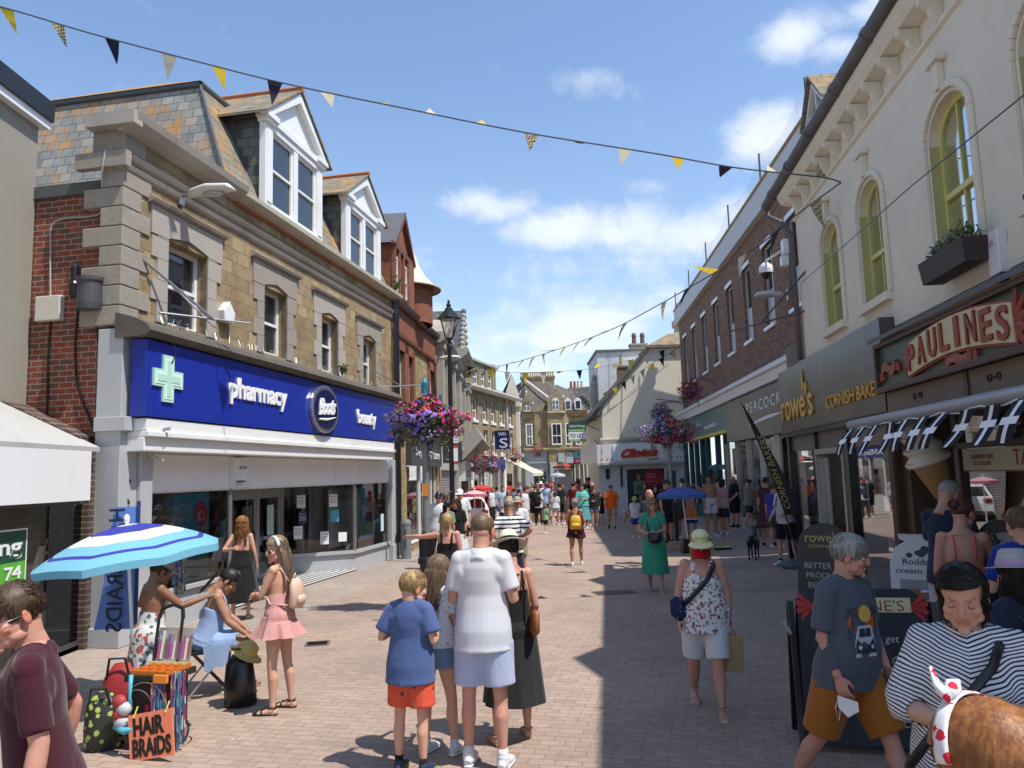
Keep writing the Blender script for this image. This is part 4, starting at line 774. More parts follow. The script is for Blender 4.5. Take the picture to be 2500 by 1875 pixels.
def cardshop():
 Y=42.3; e=empty('cream_gable_building',(0,Y,0),0,'cream rendered gable-ended building with a card shop under a white fascia','building')
 P=[(4.9,-.8),(9.4,-.8),(9.4,8.95),(7.75,8.95),(4.9,5.87)]
 MB().prism(P,0,9).build('wall',M_cream,e)
 b=MB(); b.prism([(4.5,5.35),(7.78,8.95),(7.85,9.12),(4.45,5.5)],-.18,.05); b.build('bargeboard',plain('dark_verge',(.10,.08,.06),.8,.3),e)
 b=MB(); b.add([(4.5,-.1,5.45),(7.8,-.1,9.1),(7.8,9,9.1),(4.5,9,5.45)],[(0,1,2,3)]); b.add([(4.35,-.2,5.25),(4.95,-.2,5.95),(4.95,10,5.95),(4.35,10,5.25),(4.9,-.2,5.25),(4.9,10,5.25)],[(0,1,2,3),(0,3,5,4),(0,4,1)]); b.build('roof',M_slate_d,e)
 b=MB(); b.box(7.6,9.7,-.2,3,8.9,9.05); b.add([(7.6,-.2,9.05),(11,-.2,9.05),(11,4,9.05),(7.6,4,9.05),(9.1,1.5,9.95),(10.4,1.5,10.1)],[(0,1,5,4),(0,4,3)]); b.build('hipped_roof',M_slate_o,e)
 molding(e,4.75,9.4,[(.05,3.72),(.12,3.76),(.16,3.88),(.05,3.98)],M_greyst,'cornice')
 b=MB(); b.box(4.5,9.35,-.55,.0,2.62,3.62); b.add([(4.5,-.55,2.62),(4.5,-.55,3.62),(3.9,3,3.62),(3.9,3,2.62),(4.9,3,3.62),(4.9,3,2.62)],[(0,1,2,3),(1,2,4)]); s=b.build('fascia_sign',plain('sign_offwhite',(.72,.72,.70),.35,.04),e); MB().box(4.45,9.4,-.6,0,2.5,2.62).build('fascia_base',M_grey,e)
 rd=plain('sign_red',(.50,.045,.02),.3,.05); MB().box(5.35,8.15,-.6,-.55,2.72,3.55).build('sign_panel',M_whiteu,s)
 def slope(a): a[:,1]+=.10*a[:,0]*.4
 text('Clinton',s,'lettering',rd,5.75,2.88,.42,-.66,.06,w=2.0,shear=.4,bold=.05,curve=slope); text('CARDS',s,'lettering',M_black,7.2,2.72,.11,-.61,.01,w=.62)
 b=MB()
 for x in (4.68,4.95,5.2,8.45,8.7,8.95,9.2): b.prism([(x,2.75),(x+.06,2.74),(x+.12,2.86),(x+.08,2.88)],-.57,-.55)
 b.build('petal_marks',rd,s)
 b=MB(); b.box(4.6,6.1,-.12,0,-.6,2.5); b.box(6.1,8.15,-.12,0,2.25,2.5); b.box(8.15,9.4,-.12,0,-.6,2.5); b.build('shopfront_panel',plain('panel_grey_white',(.55,.56,.58),.5,.05),e)
 b=MB(); b.box(6.1,8.15,-.03,.0,-.6,2.25); b.build('dark_window',G_dark,e)
 p=MB(); p.box(6.15,8.1,-.06,-.04,.9,2.2,0); p=p.build('poster',plain('poster_dark',(.02,.02,.025),.5,.1),e); k=24
 MB().prism([(7.55+.55*math.cos(2*math.pi*i/k),1.75+.48*math.sin(2*math.pi*i/k)) for i in range(k)],-.07,-.06).build('roundel',paper('poster_crimson',(.28,.015,.015)),p)
 for tx,z,h,w in (('empty',1.9,.12,.5),('space.',1.75,.12,.5),('opportunity',1.52,.07,.62)): text(tx,p,'lettering',paper('pale_red_print',(.55,.35,.33)),7.2,z,h,-.074,.003,w=w)
 b=MB(); b.ell((6.75,-.07,1.8),(.15,.02,.2),12,8,0); b.ell((6.75,-.09,1.78),(.09,.02,.13),12,8,1); b.loft([(6.75,-.07,.9),(6.75,-.07,1.2),(6.75,-.07,1.55),(6.75,-.07,1.62)],[(.3,.02),(.28,.02),(.34,.02),(.1,.02)],X=(1,0,0),n=12,m=2); b.ell((6.75,-.1,1.2),(.2,.02,.2),10,6,3); b.build('poster_figure',[paper('print_brown',(.10,.05,.03)),paper('print_skin',(.35,.2,.14)),paper('print_teal',(.12,.16,.17)),paper('print_green',(.05,.15,.03))],p)
 b=MB(); b.box(8.3,8.75,-.16,-.12,.1,2.1); b.build('window',M_dgrey,e)
 b=MB(); b.box(4.95,5.15,-.22,-.12,1.75,2.3); b.box(5.75,5.85,-.2,-.12,1.3,2.4); b.build('meter_box',M_black,e)
 b=MB(); b.tube((5.4,-.02,8.0),(5.3,-.04,5.5),.012); b.tube((6.1,-.02,7.0),(5.9,-.04,4.0),.01); b.build('wall_cable',M_dgrey,e)
cardshop()
def letboard():
 e=empty('letting_sign',(4.45,44.,3.9),0,'green and white TO LET board on a bracket beside the cream gable','sign')
 X0=-.95; b=MB(); b.box(X0-.35,X0+.65,-.03,.03,0,1.1,0); b.box(X0-.35,X0+.65,-.035,-.03,.72,1.1,1); b.box(X0-.35,X0+.65,-.035,-.03,.56,.72,2); b.box(X0-.35,X0+.65,-.035,-.03,0,.13,2); b=b.build('board',[MC['sign_white'],MC['board_green'],MC['board_lime']],e)
 for tx,z,h,m,w in (('alderking',.82,.16,MC['sign_white'],.86),('01872 222116',.6,.08,M_whiteu,.84),('TO LET',.25,.2,plain('ink_navy',(.01,.02,.05),.5,.05),.78),('alderking.com',.03,.07,M_whiteu,.8)): text(tx,b,'lettering',m,X0-.28,z,h,-.04,.003,w=w)
 b=MB(); b.tube((X0-.4,0,1.14),(.5,0,1.2),.02); b.tube((X0+.3,0,1.14),(.55,.1,.6),.02); b.tube((.1,0,0.1),(.55,0,-.3),.02); b.build('bracket',M_black,e)
letboard()
def whiteblock():
 e=empty('white_rendered_building',(0,50,0),0,'stained white rendered block with chimneys behind the cream gable','building')
 b=MB(); b.box(5.65,8.6,0,6,3,9.95); b.build('wall',plain('stained_white',(.62,.62,.60),.9,.1,2,.3,dirt=.9),e); MB().box(5.55,8.7,-.1,6,9.95,10.1).build('parapet',M_lead,e)
 s=MB(); s.box(7.9,9.0,0.2,.9,9.9,10.45); s.box(7.85,9.05,.15,.95,10.4,10.5); s=s.build('chimney_stack',M_greyst,e)
 for x in (8.2,8.75): MB().lathe([(0,0),(.16,0),(.14,.45),(.17,.5),(.17,.6),(.1,.75),(0,.78)],(x,.5,10.5),12).build('chimney_pot',plain('brown_pot',(.16,.10,.07),.8,.2),s)
 s=MB(); s.box(6.6,7.2,-2.5,-2,7.6,8.6); s.box(6.55,7.25,-2.55,-1.95,8.55,8.68); s=s.build('chimney_stack',M_brbrick,e); MB().lathe([(0,0),(.16,0),(.14,.6),(.17,.7),(0,.72)],(6.9,-2.25,8.68),12).build('chimney_pot',MC['buff_pot2'],s)
 s=MB(); s.box(10.3,12.2,-3,-2.2,9.5,11.3); s.box(10.2,12.3,-3.1,-2.1,11.0,11.4); s=s.build('chimney_stack',M_greyst,e)
 for x in (10.55,11.05,11.55): MB().lathe([(0,0),(.2,0),(.17,.75),(.2,.8),(.2,.9),(.13,1.1),(0,1.12)],(x,-2.6,11.4),12).build('chimney_pot',MC['buff_pot'],s)
 b=MB(); b.ell((5.5,1,8.4),(.18,.18,.2),10,8); b.lathe([(.1,7.8),(.3,7.9),(.2,8.2),(.35,7.2),(.3,6.4)],(5.5,1,0),10); b.build('stone_finial',M_greyst,e)
whiteblock()
J=Fac('brown_brick_building',9.2,41.4,7.6,17.3,'long brown brick building with tall narrow windows above two shops')
def parade():
 e=J.e; Lx=23.9; x0s=[1.3+2.73*i for i in range(9)]; ws=[(x,x+1.05,6.45,9.0) for x in x0s if x+1.05<Lx]
 wall(e,0,Lx,4.6,9.95,ws,M_brbrick,0,.2,shell=7)
 fr=plain('grey_white_frame',(.55,.56,.57),.5,.05)
 for q in ws:
  f=sash(e,*q,.1,fr,G_refl,.06,style=''); MB().box(q[0]+.06,q[1]-.06,.1,.13,6.5,7.6).build('lower_panel',plain('panel_pale',(.42,.44,.47),.4,.06),f); MB().quad((q[0],.5,7.5),(q[1],.5,7.5),(q[1],.5,9),(q[0],.5,9)).build('blind',M_interior,f)
  MB().box(q[0]-.05,q[1]+.05,-.04,.05,9.0,9.14).build('lintel',M_whiteu,f); MB().box(q[0]-.06,q[1]+.06,-.08,.05,6.36,6.46).build('sill',M_whiteu,f)
 b=MB(); b.box(-.1,Lx,-.22,.1,9.95,10.72,0); b.box(-.1,Lx,-.26,.3,10.72,10.8,1); b.build('eaves_band',[plain('eaves_white',(.58,.57,.56),.6,.08,1),plain('rust_coping',(.38,.25,.13),.8,.3)],e)
 # netting on posts
 b=MB()
 for i in range(6): b.tube((.3+i*4.6,-.15,10.8),(.3+i*4.6,-.15,11.75),.03,n=5)
 b.build('net_posts',M_dgrey,e)
 m,nt,N,L,bs=nm('bird_net'); 
 tr=N.new('ShaderNodeBsdfTransparent'); df=N.new('ShaderNodeBsdfDiffuse'); df.inputs[0].default_value=(.5,.55,.6,1); mx=N.new('ShaderNodeMixShader'); mx.inputs[0].default_value=.16; L.new(tr.outputs[0],mx.inputs[1]); L.new(df.outputs[0],mx.inputs[2]); L.new(mx.outputs[0],N['Material Output'].inputs[0])
 b=MB(); pts=[]
 for i in range(5):
  for k in range(8):
   t=k/8; pts.append((.3+(i+t)*4.6,11.75-.45*math.sin(math.pi*t)))
 for i in range(len(pts)-1): b.quad((pts[i][0],-.15,10.8),(pts[i+1][0],-.15,10.8),(pts[i+1][0],-.15,pts[i+1][1]),(pts[i][0],-.15,pts[i][1]))
 b.build('bird_netting',m,e)
 molding(e,-.2,Lx,[(.1,4.62),(.3,4.66),(.34,4.95),(.42,5.0),(.42,5.12),(.3,5.2),(.02,5.28)],M_white,'shop_cornice')
 teal=plain('sign_teal',(.015,.12,.14),.3,.05); tealf=plain('teal_frame',(.01,.10,.13),.4,.08); wt=MC['sign_white']
 s=MB(); s.box(1.6,12.33,-.3,0,3.6,4.55,0); s.box(1.6,12.33,-.31,0,3.5,3.62,1); s=s.build('fascia_sign',[teal,plain('sign_yellow',(.55,.55,.05),.4,.04)],e); text('Poundland',s,'lettering',plain('pale_print',(.5,.55,.55),.4,.05),4.0,3.93,.40,-.305,.006,w=2.7); text('www.poundland.co.uk',s,'lettering',wt,7.6,3.86,.2,-.305,.006,w=2.7)
 s=MB(); s.box(12.38,22.2,-.34,0,3.1,4.55); s=s.build('fascia_sign',plain('sign_taupe',(.07,.062,.055),.28,.06),e); text('PEACOCKS',s,'lettering',wt,15.8,3.93,.34,-.346,.004,w=4.6,space=1.3)
 k=16
 P=[(15.8+4.4*t/k,3.5+.16*(t/k)+.10*math.sin(math.pi*t/k)) for t in range(k+1)]+[(15.8+4.4*t/k,3.5+.16*(t/k)) for t in range(k-1,0,-1)]; MB().prism(P,-.35,-.34).build('swoosh',wt,s)
 # teal shopfront
 b=MB()
 for x in (.2,2.0,3.6,5.2,6.6,8.9,10.6): b.box(x-.09,x+.09,-.12,.1,-.1,3.55)
 b.box(.2,10.6,-.1,.1,-.1,.5); b.box(6.6,10.6,-.08,.1,2.1,2.3); b.build('shop_frame',tealf,e)
 MB().quad((.2,.0,.5),(6.6,0,.5),(6.6,0,3.5),(.2,0,3.5)).build('shop_window',G_shop,e); d=MB(); d.box(6.7,10.5,1.2,1.25,0,2.1); d.build('glazed_door',tealf,e); b=MB(); b.box(7.4,8.5,1.1,1.15,1.0,1.8,0); b=b.build('door_poster',[M_dgrey],e); text('25',b,'lettering',wt,7.7,1.3,.3,1.09,.004)
 MB().box(0,20.5,2.6,2.7,0,4.6).build('shop_interior',M_interior,e)
 b=MB(); rr=random.Random(4)
 for i in range(14): x=.5+i*.42; b.box(x,x+.32,.5,.6,.5+rr.random()*.5,1.5+rr.random(),i%3)
 b.build('window_stock',[paper('st1',(.4,.4,.35)),paper('st2',(.3,.32,.36)),paper('st3',(.45,.4,.2))],e)
 # clothes shop front
 b=MB()
 for x in (10.8,12.6,14.4,16.2,18.0,20.3): b.box(x-.06,x+.06,-.1,.06,0,3.1)
 b.box(10.8,20.3,-.08,.06,0,.35); b.build('shop_frame',M_alu,e); MB().quad((10.8,.0,.35),(20.3,0,.35),(20.3,0,3.1),(10.8,0,3.1)).build('shop_window',G_shop,e)
 MB().box(10.9,20.2,1.7,1.75,.3,3.0).build('pale_backing',plain('pale_backing_m',(.30,.32,.34),.8,.1),e)
 b=MB(); b.box(11.1,12.4,.1,.13,1.9,2.9,0); b.box(11.1,12.3,.1,.13,.6,1.7,1); b=b.build('poster',[M_whiteu,paper('poster_pinkgrey',(.3,.22,.22))],e); text('li',b,'lettering',MC['sign_red'],11.5,2.1,.6,.09,.004,shear=.4,bold=.05)
 for x in (13.4,15.2,16.8):
  g=MB(); g.lathe([(0,.5),(.1,.5),(.16,.95),(.19,1.1),(.13,1.3),(.2,1.6),(.2,1.75),(.06,1.82),(.055,1.9),(.1,2.0),(.1,2.15),(0,2.22)],(x,.7,.1),14); g.build('mannequin',plain('mannequin_pale',(.45,.5,.52),.5,.05),e,smooth=True)
 b=MB(); b.tube((2.4,-1.7,5.75),(2.5,0,5.5),.02); b.build('sign_bracket',M_black,e)
parade()
k_=.72
K=Fac('cream_rendered_building',8.69*k_,24.8*k_,5.71*k_,0,'cream rendered building with yellow arched windows above the bakery and the cafe')
kx=lambda x:x*k_
kz=lambda z:2.15+(z-2.15)*k_
def archwin(e,a,c,z0,z1,box=None):
 w=c-a; r=w/2; m_=(a+c)/2; h=.62*w; zs=z1-h*.62; k=14
 def arc(sx,add=0): return [(m_-(r+add)*math.cos(math.pi*i/k),zs+(h*.62+add)*math.sin(math.pi*i/k)) for i in range(k+1)]
 A=arc(1)
 # spandrels closing the square opening to an arch
 b=MB()
 for i in range(k):
  (xa,za),(xb,zb2)=A[i],A[i+1]; b.quad((xa,0,za),(xb,0,zb2),(xb,0,z1+.002),(xa,0,z1+.002)); b.quad((xa,0,za),(xa,.22,za),(xb,.22,zb2),(xb,0,zb2))
 b.build('arch_spandrel',M_crk,e)
 # raised hood moulding and keystone
 o=arc(1,.14); i_=arc(1,.05); b=MB(); P=[(a-.14,z0)]+o+[(c+.14,z0),(c+.05,z0)]+i_[::-1]+[(a-.05,z0)]
 n=len(o)
 for q in range(n-1): b.prism([i_[q],i_[q+1],o[q+1],o[q]],-.05,.0)
 b.box(a-.14,a-.05,-.05,0,z0,zs); b.box(c+.05,c+.14,-.05,0,z0,zs); b.prism([(m_-.05,z1+.08),(m_+.05,z1+.08),(m_+.08,z1+.4),(m_-.08,z1+.4)],-.09,0); b.box(m_-.16,m_+.16,-.13,0,z1+.4,z1+.47); b.build('hood_mould',M_crk,e,bev=.012)
 f=MB(); y=.12; t=.05; fw=.07
 o=arc(1,0); i_=arc(1,-fw)
 for q in range(n-1): f.prism([i_[q],i_[q+1],o[q+1],o[q]],y,y+t)
 f.box(a,a+fw,y,y+t,z0,zs); f.box(c-fw,c,y,y+t,z0,zs); f.box(a,c,y,y+t,z0,z0+.08); zm=z0+(z1-z0)*.40; f.box(a+fw,c-fw,y-.02,y+t,zm-.035,zm+.035); f.box(m_-.015,m_+.015,y,y+t,z0,z1-fw)
 f=f.build('window',M_yelp,e)
 P=[(a,z0)]+arc(1,-.02)+[(c,z0)]; MB().prism(P,y+.03,y+.035).build('pane',G_refl,f)
 b=MB(); b.quad((a,.34,z0),(a+w*.33,.4,z0),(a+w*.28,.4,z1),(a,.34,z1)); b.quad((c-w*.33,.4,z0),(c,.34,z0),(c,.34,z1),(c-w*.28,.4,z1)); b.build('curtain',plain('lace_curtain',(.5,.5,.48),.9,.15,6),f)
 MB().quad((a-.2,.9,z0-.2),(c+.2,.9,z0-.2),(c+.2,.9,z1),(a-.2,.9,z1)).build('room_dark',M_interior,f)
 b=MB(); b.box(a,a+.012,-.0,y,z0,zs); b.box(c-.012,c,0,y,z0,zs); b.build('painted_reveal',plain('faded_yellow',(.52,.48,.20),.7,.1,3),f)
 MB().box(a-.12,c+.12,-.1,.14,z0-.12,z0).build('sill',M_crk,f)
M_crk=plain('old_cream_render',(.78,.71,.57),.92,.07,1.5,.25,dirt=.22)
def bakery():
 e=K.e; L_=17.9
 ws=[(kx(a),kx(c),kz(5.5),kz(8.03)) for a,c in ((5.75,7.15),(8.6,10.0),(12.3,13.75),(15.2,16.65),(18.1,19.55),(21,22.4))]
 wall(e,2.42,L_,4.15,kz(9.95),ws,M_crk,0,.2,shell=6)
 for q in ws: archwin(e,*q)
 # low mossy block at the far end
 MB().box(.25,2.42,.12,4,4.0,4.85).build('low_parapet',plain('mossy_wall',(.20,.19,.14),.95,.4,3,.4,dirt=.6),e); MB().box(2.35,L_,-.012,.0,4.05,4.3).build('render_band',M_crk,e)
 # eaves: string, brackets, cornice, gutter
 molding(e,2.4,L_,[(.0,kz(9.12)),(.05,kz(9.15)),(.05,kz(9.22)),(.0,kz(9.25))],M_crk,'string_course')
 molding(e,2.3,L_,[(.05,kz(9.62)),(.22,kz(9.68)),(.28,kz(9.8)),(.32,kz(9.95)),(.1,kz(10.0))],M_crk,'cornice')
 b=MB()
 for i in range(24):
  x=kx(3.95+i*.92)
  b.prism([(.0,kz(9.62)),(-.26,kz(9.62)),(-.26,kz(9.52)),(-.15,kz(9.42)),(-.13,kz(9.3)),(-.06,kz(9.2)),(.0,kz(9.18))],x,x+.11,ax='x')
 b.build('brackets',M_crk,e,bev=.01)
 g=plain('old_lead_gutter',(.13,.125,.12),.8,.45,7,.4,dirt=.6)
 b=MB(); zz=kz(10.1); b.loft([(kx(2.0),-.36,zz),(L_,-.36,zz)],[.105,.105],n=12); b.build('gutter',g,e,smooth=True)
 b=MB(); [b.loft([(kx(3+2.1*i),-.36,zz),(kx(3+2.1*i)+.06,-.36,zz)],[.125,.125],n=12) for i in range(10)]; b.build('gutter_collars',g,e)
 P=[(kx(2.05),-.36,zz),(kx(2.05),-.34,zz-.25),(2.0,-.2,zz-.55),(2.3,-.09,zz-.9),(2.36,-.09,zz-1.6),(2.36,-.09,4.3)]; MB().loft(P,[.055]*len(P),n=10).build('downpipe',g,e,smooth=True)
 b=MB(); b.add([(2.3,-.3,zz+.06),(L_,-.3,zz+.06),(L_,3,zz+2.6),(2.3,3,zz+2.6)],[(0,1,2,3)]); b.build('roof',M_slate_o,e)
 for a,c in ((kx(5.3),kx(7.0)),(kx(14.6),kx(16.4))):
  ze=kz(11.15); zp=kz(11.95); m_=(a+c)/2; 
  b=MB(); b.quad((a,0.05,zz),(a,2.5,zz),(a,2.5,ze),(a,.05,ze)); b.quad((c,2.5,zz),(c,.05,zz),(c,.05,ze),(c,2.5,ze)); b.build('dormer_cheeks',M_slate_d,e)
  b=MB(); b.box(a,a+.09,0,.1,zz-.1,ze); b.box(c-.09,c,0,.1,zz-.1,ze); b.box(a,c,0,.1,ze-.06,ze+.02); b.prism([(a-.05,ze-.1),(m_,zp),(m_,zp-.12),(a+.05,ze-.1)],-.05,.05); b.prism([(c+.05,ze-.1),(m_,zp),(m_,zp-.12),(c-.05,ze-.1)],-.05,.05); b.box(m_-.03,m_+.03,0,.08,ze,zp-.1); b.box(a,c,0,.08,zz-.1,zz+.12)
  f=b.build('dormer_window',M_whiteu,e); MB().prism([(a+.05,zz),(c-.05,zz),(c-.05,ze),(m_,zp-.1),(a+.05,ze)],.05,.06).build('pane',G_refl,f)
  b=MB(); b.add([(a-.14,-.12,ze-.12),(m_,-.12,zp+.05),(m_,2.6,zp+.05),(a-.14,2.6,ze-.12),(c+.14,-.12,ze-.12),(c+.14,2.6,ze-.12),(a-.14,-.12,ze-.06),(m_,-.12,zp+.11),(m_,2.6,zp+.11),(a-.14,2.6,ze-.06),(c+.14,-.12,ze-.06),(c+.14,2.6,ze-.06)],[(0,1,2,3),(1,4,5,2),(6,7,8,9),(7,10,11,8),(0,1,7,6),(1,4,10,7),(4,5,11,10),(3,0,6,9)]); b.build('dormer_roof',M_slate_o,e)
 # bakery fascia, brushed dark panel with gold letters
 gold=plain('gold_letters',(.72,.42,.08),.35,.12,5,metal=.35)
 m,nt,N,L,bs=nm('brushed_panel'); oc=ocoord(N); n=noi(N,L,oc,.9,3); L.new(ramp(N,L,n.outputs[0],[(.3,(.05,.045,.04)),(.6,(.11,.10,.085))]),bs.inputs[0]); bs.inputs['Metallic'].default_value=.35; bs.inputs['Roughness'].default_value=.3
 s=MB(); s.box(.82,4.0,-.22,.1,2.87,4.2); s.box(4.01,7.3,-.22,.1,2.87,4.19); s=s.build('fascia_sign',m,e)
 text("rowe's",s,'lettering',gold,1.06,3.12,.60,-.225,.025,w=2.55,bold=.012); MB().tube((3.0,-.24,3.62),(2.96,-.24,4.02),.035,.012).build('steeple_mark',gold,s)
 text('CORNISH BAKERS',s,'lettering',gold,4.5,3.12,.22,-.225,.02,w=2.86)
 b=MB(); b.box(.7,7.4,-.18,.1,2.78,2.87); b.build('fascia_base',M_black,e)
 # bakery shopfront
 dg=plain('shop_brown_grey',(.10,.092,.085),.35,.08); z0=.05
 b=MB(); b.box(.0,.14,-.08,.06,0,2.8); b.box(.72,.86,-.1,.06,0,2.8); b.box(2.78,2.95,-.08,.06,0,2.8); b.box(4.72,4.95,-.08,.06,0,2.8); b.box(6.95,7.0,-.06,.06,0,2.8); b.box(.86,2.78,-.05,.04,.0,.22); b.box(4.95,7.0,-.05,.04,0,.22); b.build('shop_frame',M_black,e)
 b=MB(); b.box(.86,2.78,-.03,.04,kz(2.6),kz(3.05)); b.box(2.95,6.98,-.03,.04,kz(2.55),kz(3.05)); b.build('transom_panel',dg,e)
 for a,c in ((.14,.72),(.86,2.78),(4.95,6.98)): MB().quad((a,0,.22),(c,0,.22),(c,0,kz(2.58)),(a,0,kz(2.58))).build('shop_window',G_refl,e)
 b=MB(); b.box(2.95,3.05,-.1,.06,.02,kz(2.58)); b.box(4.62,4.72,-.1,.06,.02,kz(2.58)); b.box(3.05,4.62,-.1,.06,kz(2.58)-.1,kz(2.58)); b.box(3.05,3.35,.02,.05,.02,2.3); b.build('door_frame',M_alu,e)
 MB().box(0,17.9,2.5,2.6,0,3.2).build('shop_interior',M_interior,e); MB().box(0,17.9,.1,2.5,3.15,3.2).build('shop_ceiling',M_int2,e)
 b=MB(); rr=random.Random(11); [b.box(5.1+i*.3,5.35+i*.3,.6,.9,.9,1.1+rr.random()*.1) for i in range(6)]; b.box(5,6.9,.5,1.2,.2,.9); b.box(1,2.7,.5,1.2,.2,.9); b.build('counter',plain('counter_brown',(.12,.07,.04),.6,.3,4),e)
 # cafe fascia
 gr=plain('sign_green',(.035,.07,.04),.4,.1); br=plain('brown_stain',(.07,.04,.025),.5,.2,5); xa=7.55; xe=L_
 s=MB(); s.box(xa,xe,-.34,.0,3.16,3.72); s=s.build('fascia_sign',gr,e)
 b=MB(); b.box(xa-.06,xa,-.4,.05,3.12,3.76); b.box(xa-.06,xe,-.4,-.34,3.09,3.17); b.box(xa-.06,xe,-.4,-.34,3.70,3.76); b.build('sign_frame',br,e,bev=.01)
 b=MB(); b.add([(xa-.1,-.45,3.77),(xe,-.45,3.77),(xe,.05,4.0),(xa-.1,.05,4.0),(xa-.1,-.45,3.83),(xe,-.45,3.83),(xe,.05,4.06),(xa-.1,.05,4.06)],[(0,1,5,4),(4,5,6,7),(0,4,7,3)]); b.build('lead_capping',M_lead,e)
 cr=plain('sign_cream',(.62,.55,.32),.5,.04); red=plain('sign_oxblood',(.28,.045,.025),.5,.12)
 bx0,bx1=8.66,11.14; n=20; 
 P=[(bx0+(bx1-bx0)*i/n,3.57+.12*math.sin(math.pi*i/n)) for i in range(n+1)]+[(bx0+(bx1-bx0)*i/n,3.20+.11*math.sin(math.pi*i/n)) for i in range(n,-1,-1)]
 Pb=[(x+(.03 if i in (n,n+1) else (-.03 if i in (0,2*n+1) else 0)),z+(.025 if i<=n else -.025)) for i,(x,z) in enumerate(P)]
 b=MB(); c=MB()
 for q in range(n): b.prism([Pb[q],Pb[q+1],Pb[2*n-q],Pb[2*n+1-q]],-.38,-.34); c.prism([P[q],P[q+1],P[2*n-q],P[2*n+1-q]],-.40,-.38)
 b.build('banner_edge',red,s); c.build('banner',cr,s)
 for i,ch in enumerate('PAULINES'):
  t=(i+.5)/8; x=bx0+(bx1-bx0)*t; z=3.235+.115*math.sin(math.pi*t); text(ch,s,'lettering',red,x-.11+(.06 if ch=='I' else 0),z,.31,-.402,.02,w=.22 if ch!='I' else .10,bold=.02)
 def leaves(cx,cz,dirs,sc):
  b=MB()
  for a in dirs:
   d=V((math.cos(a),0,math.sin(a))); t_=V((-math.sin(a),0,math.cos(a))); c0=V((cx,-.37,cz))
   b.loft([c0,c0+d*sc*.4+t_*.01,c0+d*sc*.8+t_*.03,c0+d*sc+t_*.06],[(.02,.03),(.03,.05),(.02,.03),(.005,.005)],X=(0,1,0),n=6)
  b.build('acanthus',red,s)
 leaves(bx0+.02,3.38,[R(a) for a in (120,155,190,225)],.22); leaves(bx1-.02,3.38,[R(a) for a in (70,40,10,-25,-60)],.34)
 for cx,cz,w,tx in ((7.95,3.36,.5,'LICENSED'),(9.95,3.20,.6,'CRESCENT')):
  b=MB(); n2=10
  for q in range(n2): 
   f=lambda t:(cx-w/2+w*t,cz+.05*math.sin(2*math.pi*t)+.05*t); p0,p1=f(q/n2),f((q+1)/n2); b.prism([(p0[0],p0[1]-.06),(p1[0],p1[1]-.06),(p1[0],p1[1]+.06),(p0[0],p0[1]+.06)],-.38,-.34)
  b.prism([(cx-w/2-.1,cz-.12),(cx-w/2+.06,cz-.1),(cx-w/2+.06,cz+.0),(cx-w/2-.1,cz-.0)],-.37,-.34); b.prism([(cx+w/2-.06,cz+.0),(cx+w/2+.1,cz-.06),(cx+w/2+.1,cz+.06),(cx+w/2-.06,cz+.08)],-.37,-.34); b=b.build('ribbon',red,s); text(tx,b,'lettering',plain('ribbon_pale',(.45,.25,.18),.6,.05),cx-w/2+.06,cz-.0,.05,-.382,.002,w=w-.12)
 b=MB(); b.box(7.6,9.9,-.3,0,2.80,3.09); b.box(9.98,xe,-.3,0,2.80,3.09); b.build('fascia_board',plain('pale_brown_board',(.20,.135,.09),.6,.12,3),e); b=MB(); b.box(9.9,9.98,-.32,0,2.80,3.09); b.build('board_joint',br,e)
 for x in (12.0,14.6):
  b=MB(); [b.lathe([(.03,-.006),(.04,-.006),(.04,.006),(.03,.006)],(0,0,0),12).tf(Matrix.Translation((kx(x)+q,-.31,2.96))@Matrix.Rotation(math.pi/2,4,'X'),len(b.v)-48) for q in (-.09,.09)]; b.tube((kx(x)-.06,-.31,2.96),(kx(x)+.06,-.31,2.96),.008); b.build('hook_fitting',M_black,e)
 # awning cassette (retracted) seen edge-on
 b=MB(); ya=-.3; b.loft([(7.8,-.85,2.66),(xe,-.85,2.66)],[(.07,.07),(.07,.07)],n=10); b.build('awning_roll',plain('grey_metal',(.30,.31,.33),.4,.1),e,smooth=True); b=MB(); b.add([(7.85,-.85,2.72),(xe,-.85,2.72),(xe,-.05,2.78),(7.7,-.05,2.78)],[(0,1,2,3)]); b.build('awning_cloth',plain('teal_canvas',(.10,.17,.17),.7,.1),e)
 # cafe shopfront
 b=MB(); b.box(7.0,7.22,-.14,.06,0,kz(3.2)); b.box(7.22,7.5,-.05,.2,0,kz(3.2)); b.box(kx(12.3),kx(12.3)+.12,-.05,.06,0,kz(3.2)); b.box(kx(15.6),kx(15.6)+.12,-.05,.06,0,kz(3.2)); b.box(kx(12.3),xe,-.05,.06,kz(2.35),kz(2.44)); b.box(kx(12.3),xe,-.05,.06,0,.5); b.build('timber_frame',br,e)
 b=MB(); [b.box(7.03+i*.045,7.05+i*.045,-.16,-.14,.2,2.3) for i in range(4)]; b.build('fluting',plain('brown_flute',(.16,.10,.06),.5,.1),e)
 MB().box(7.04,7.18,-.155,-.14,kz(2.55),kz(2.9)).build('carved_block',M_greyst,e)
 MB().quad((kx(12.4),0,.5),(xe,0,.5),(xe,0,kz(2.35)),(kx(12.4),0,kz(2.35))).build('shop_window',G_refl,e); MB().quad((kx(12.4),0,kz(2.44)),(xe,0,kz(2.44)),(xe,0,kz(3.2)),(kx(12.4),0,kz(3.2))).build('upper_light',G_refl,e)
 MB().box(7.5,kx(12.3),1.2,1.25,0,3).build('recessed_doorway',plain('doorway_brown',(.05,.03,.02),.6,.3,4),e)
 s=MB(); s.box(kx(12.55),xe-2,-.03,-.02,kz(2.0),kz(2.34)); s=s.build('window_sign',plain('pale_green_sign',(.50,.52,.36),.5,.04),e)
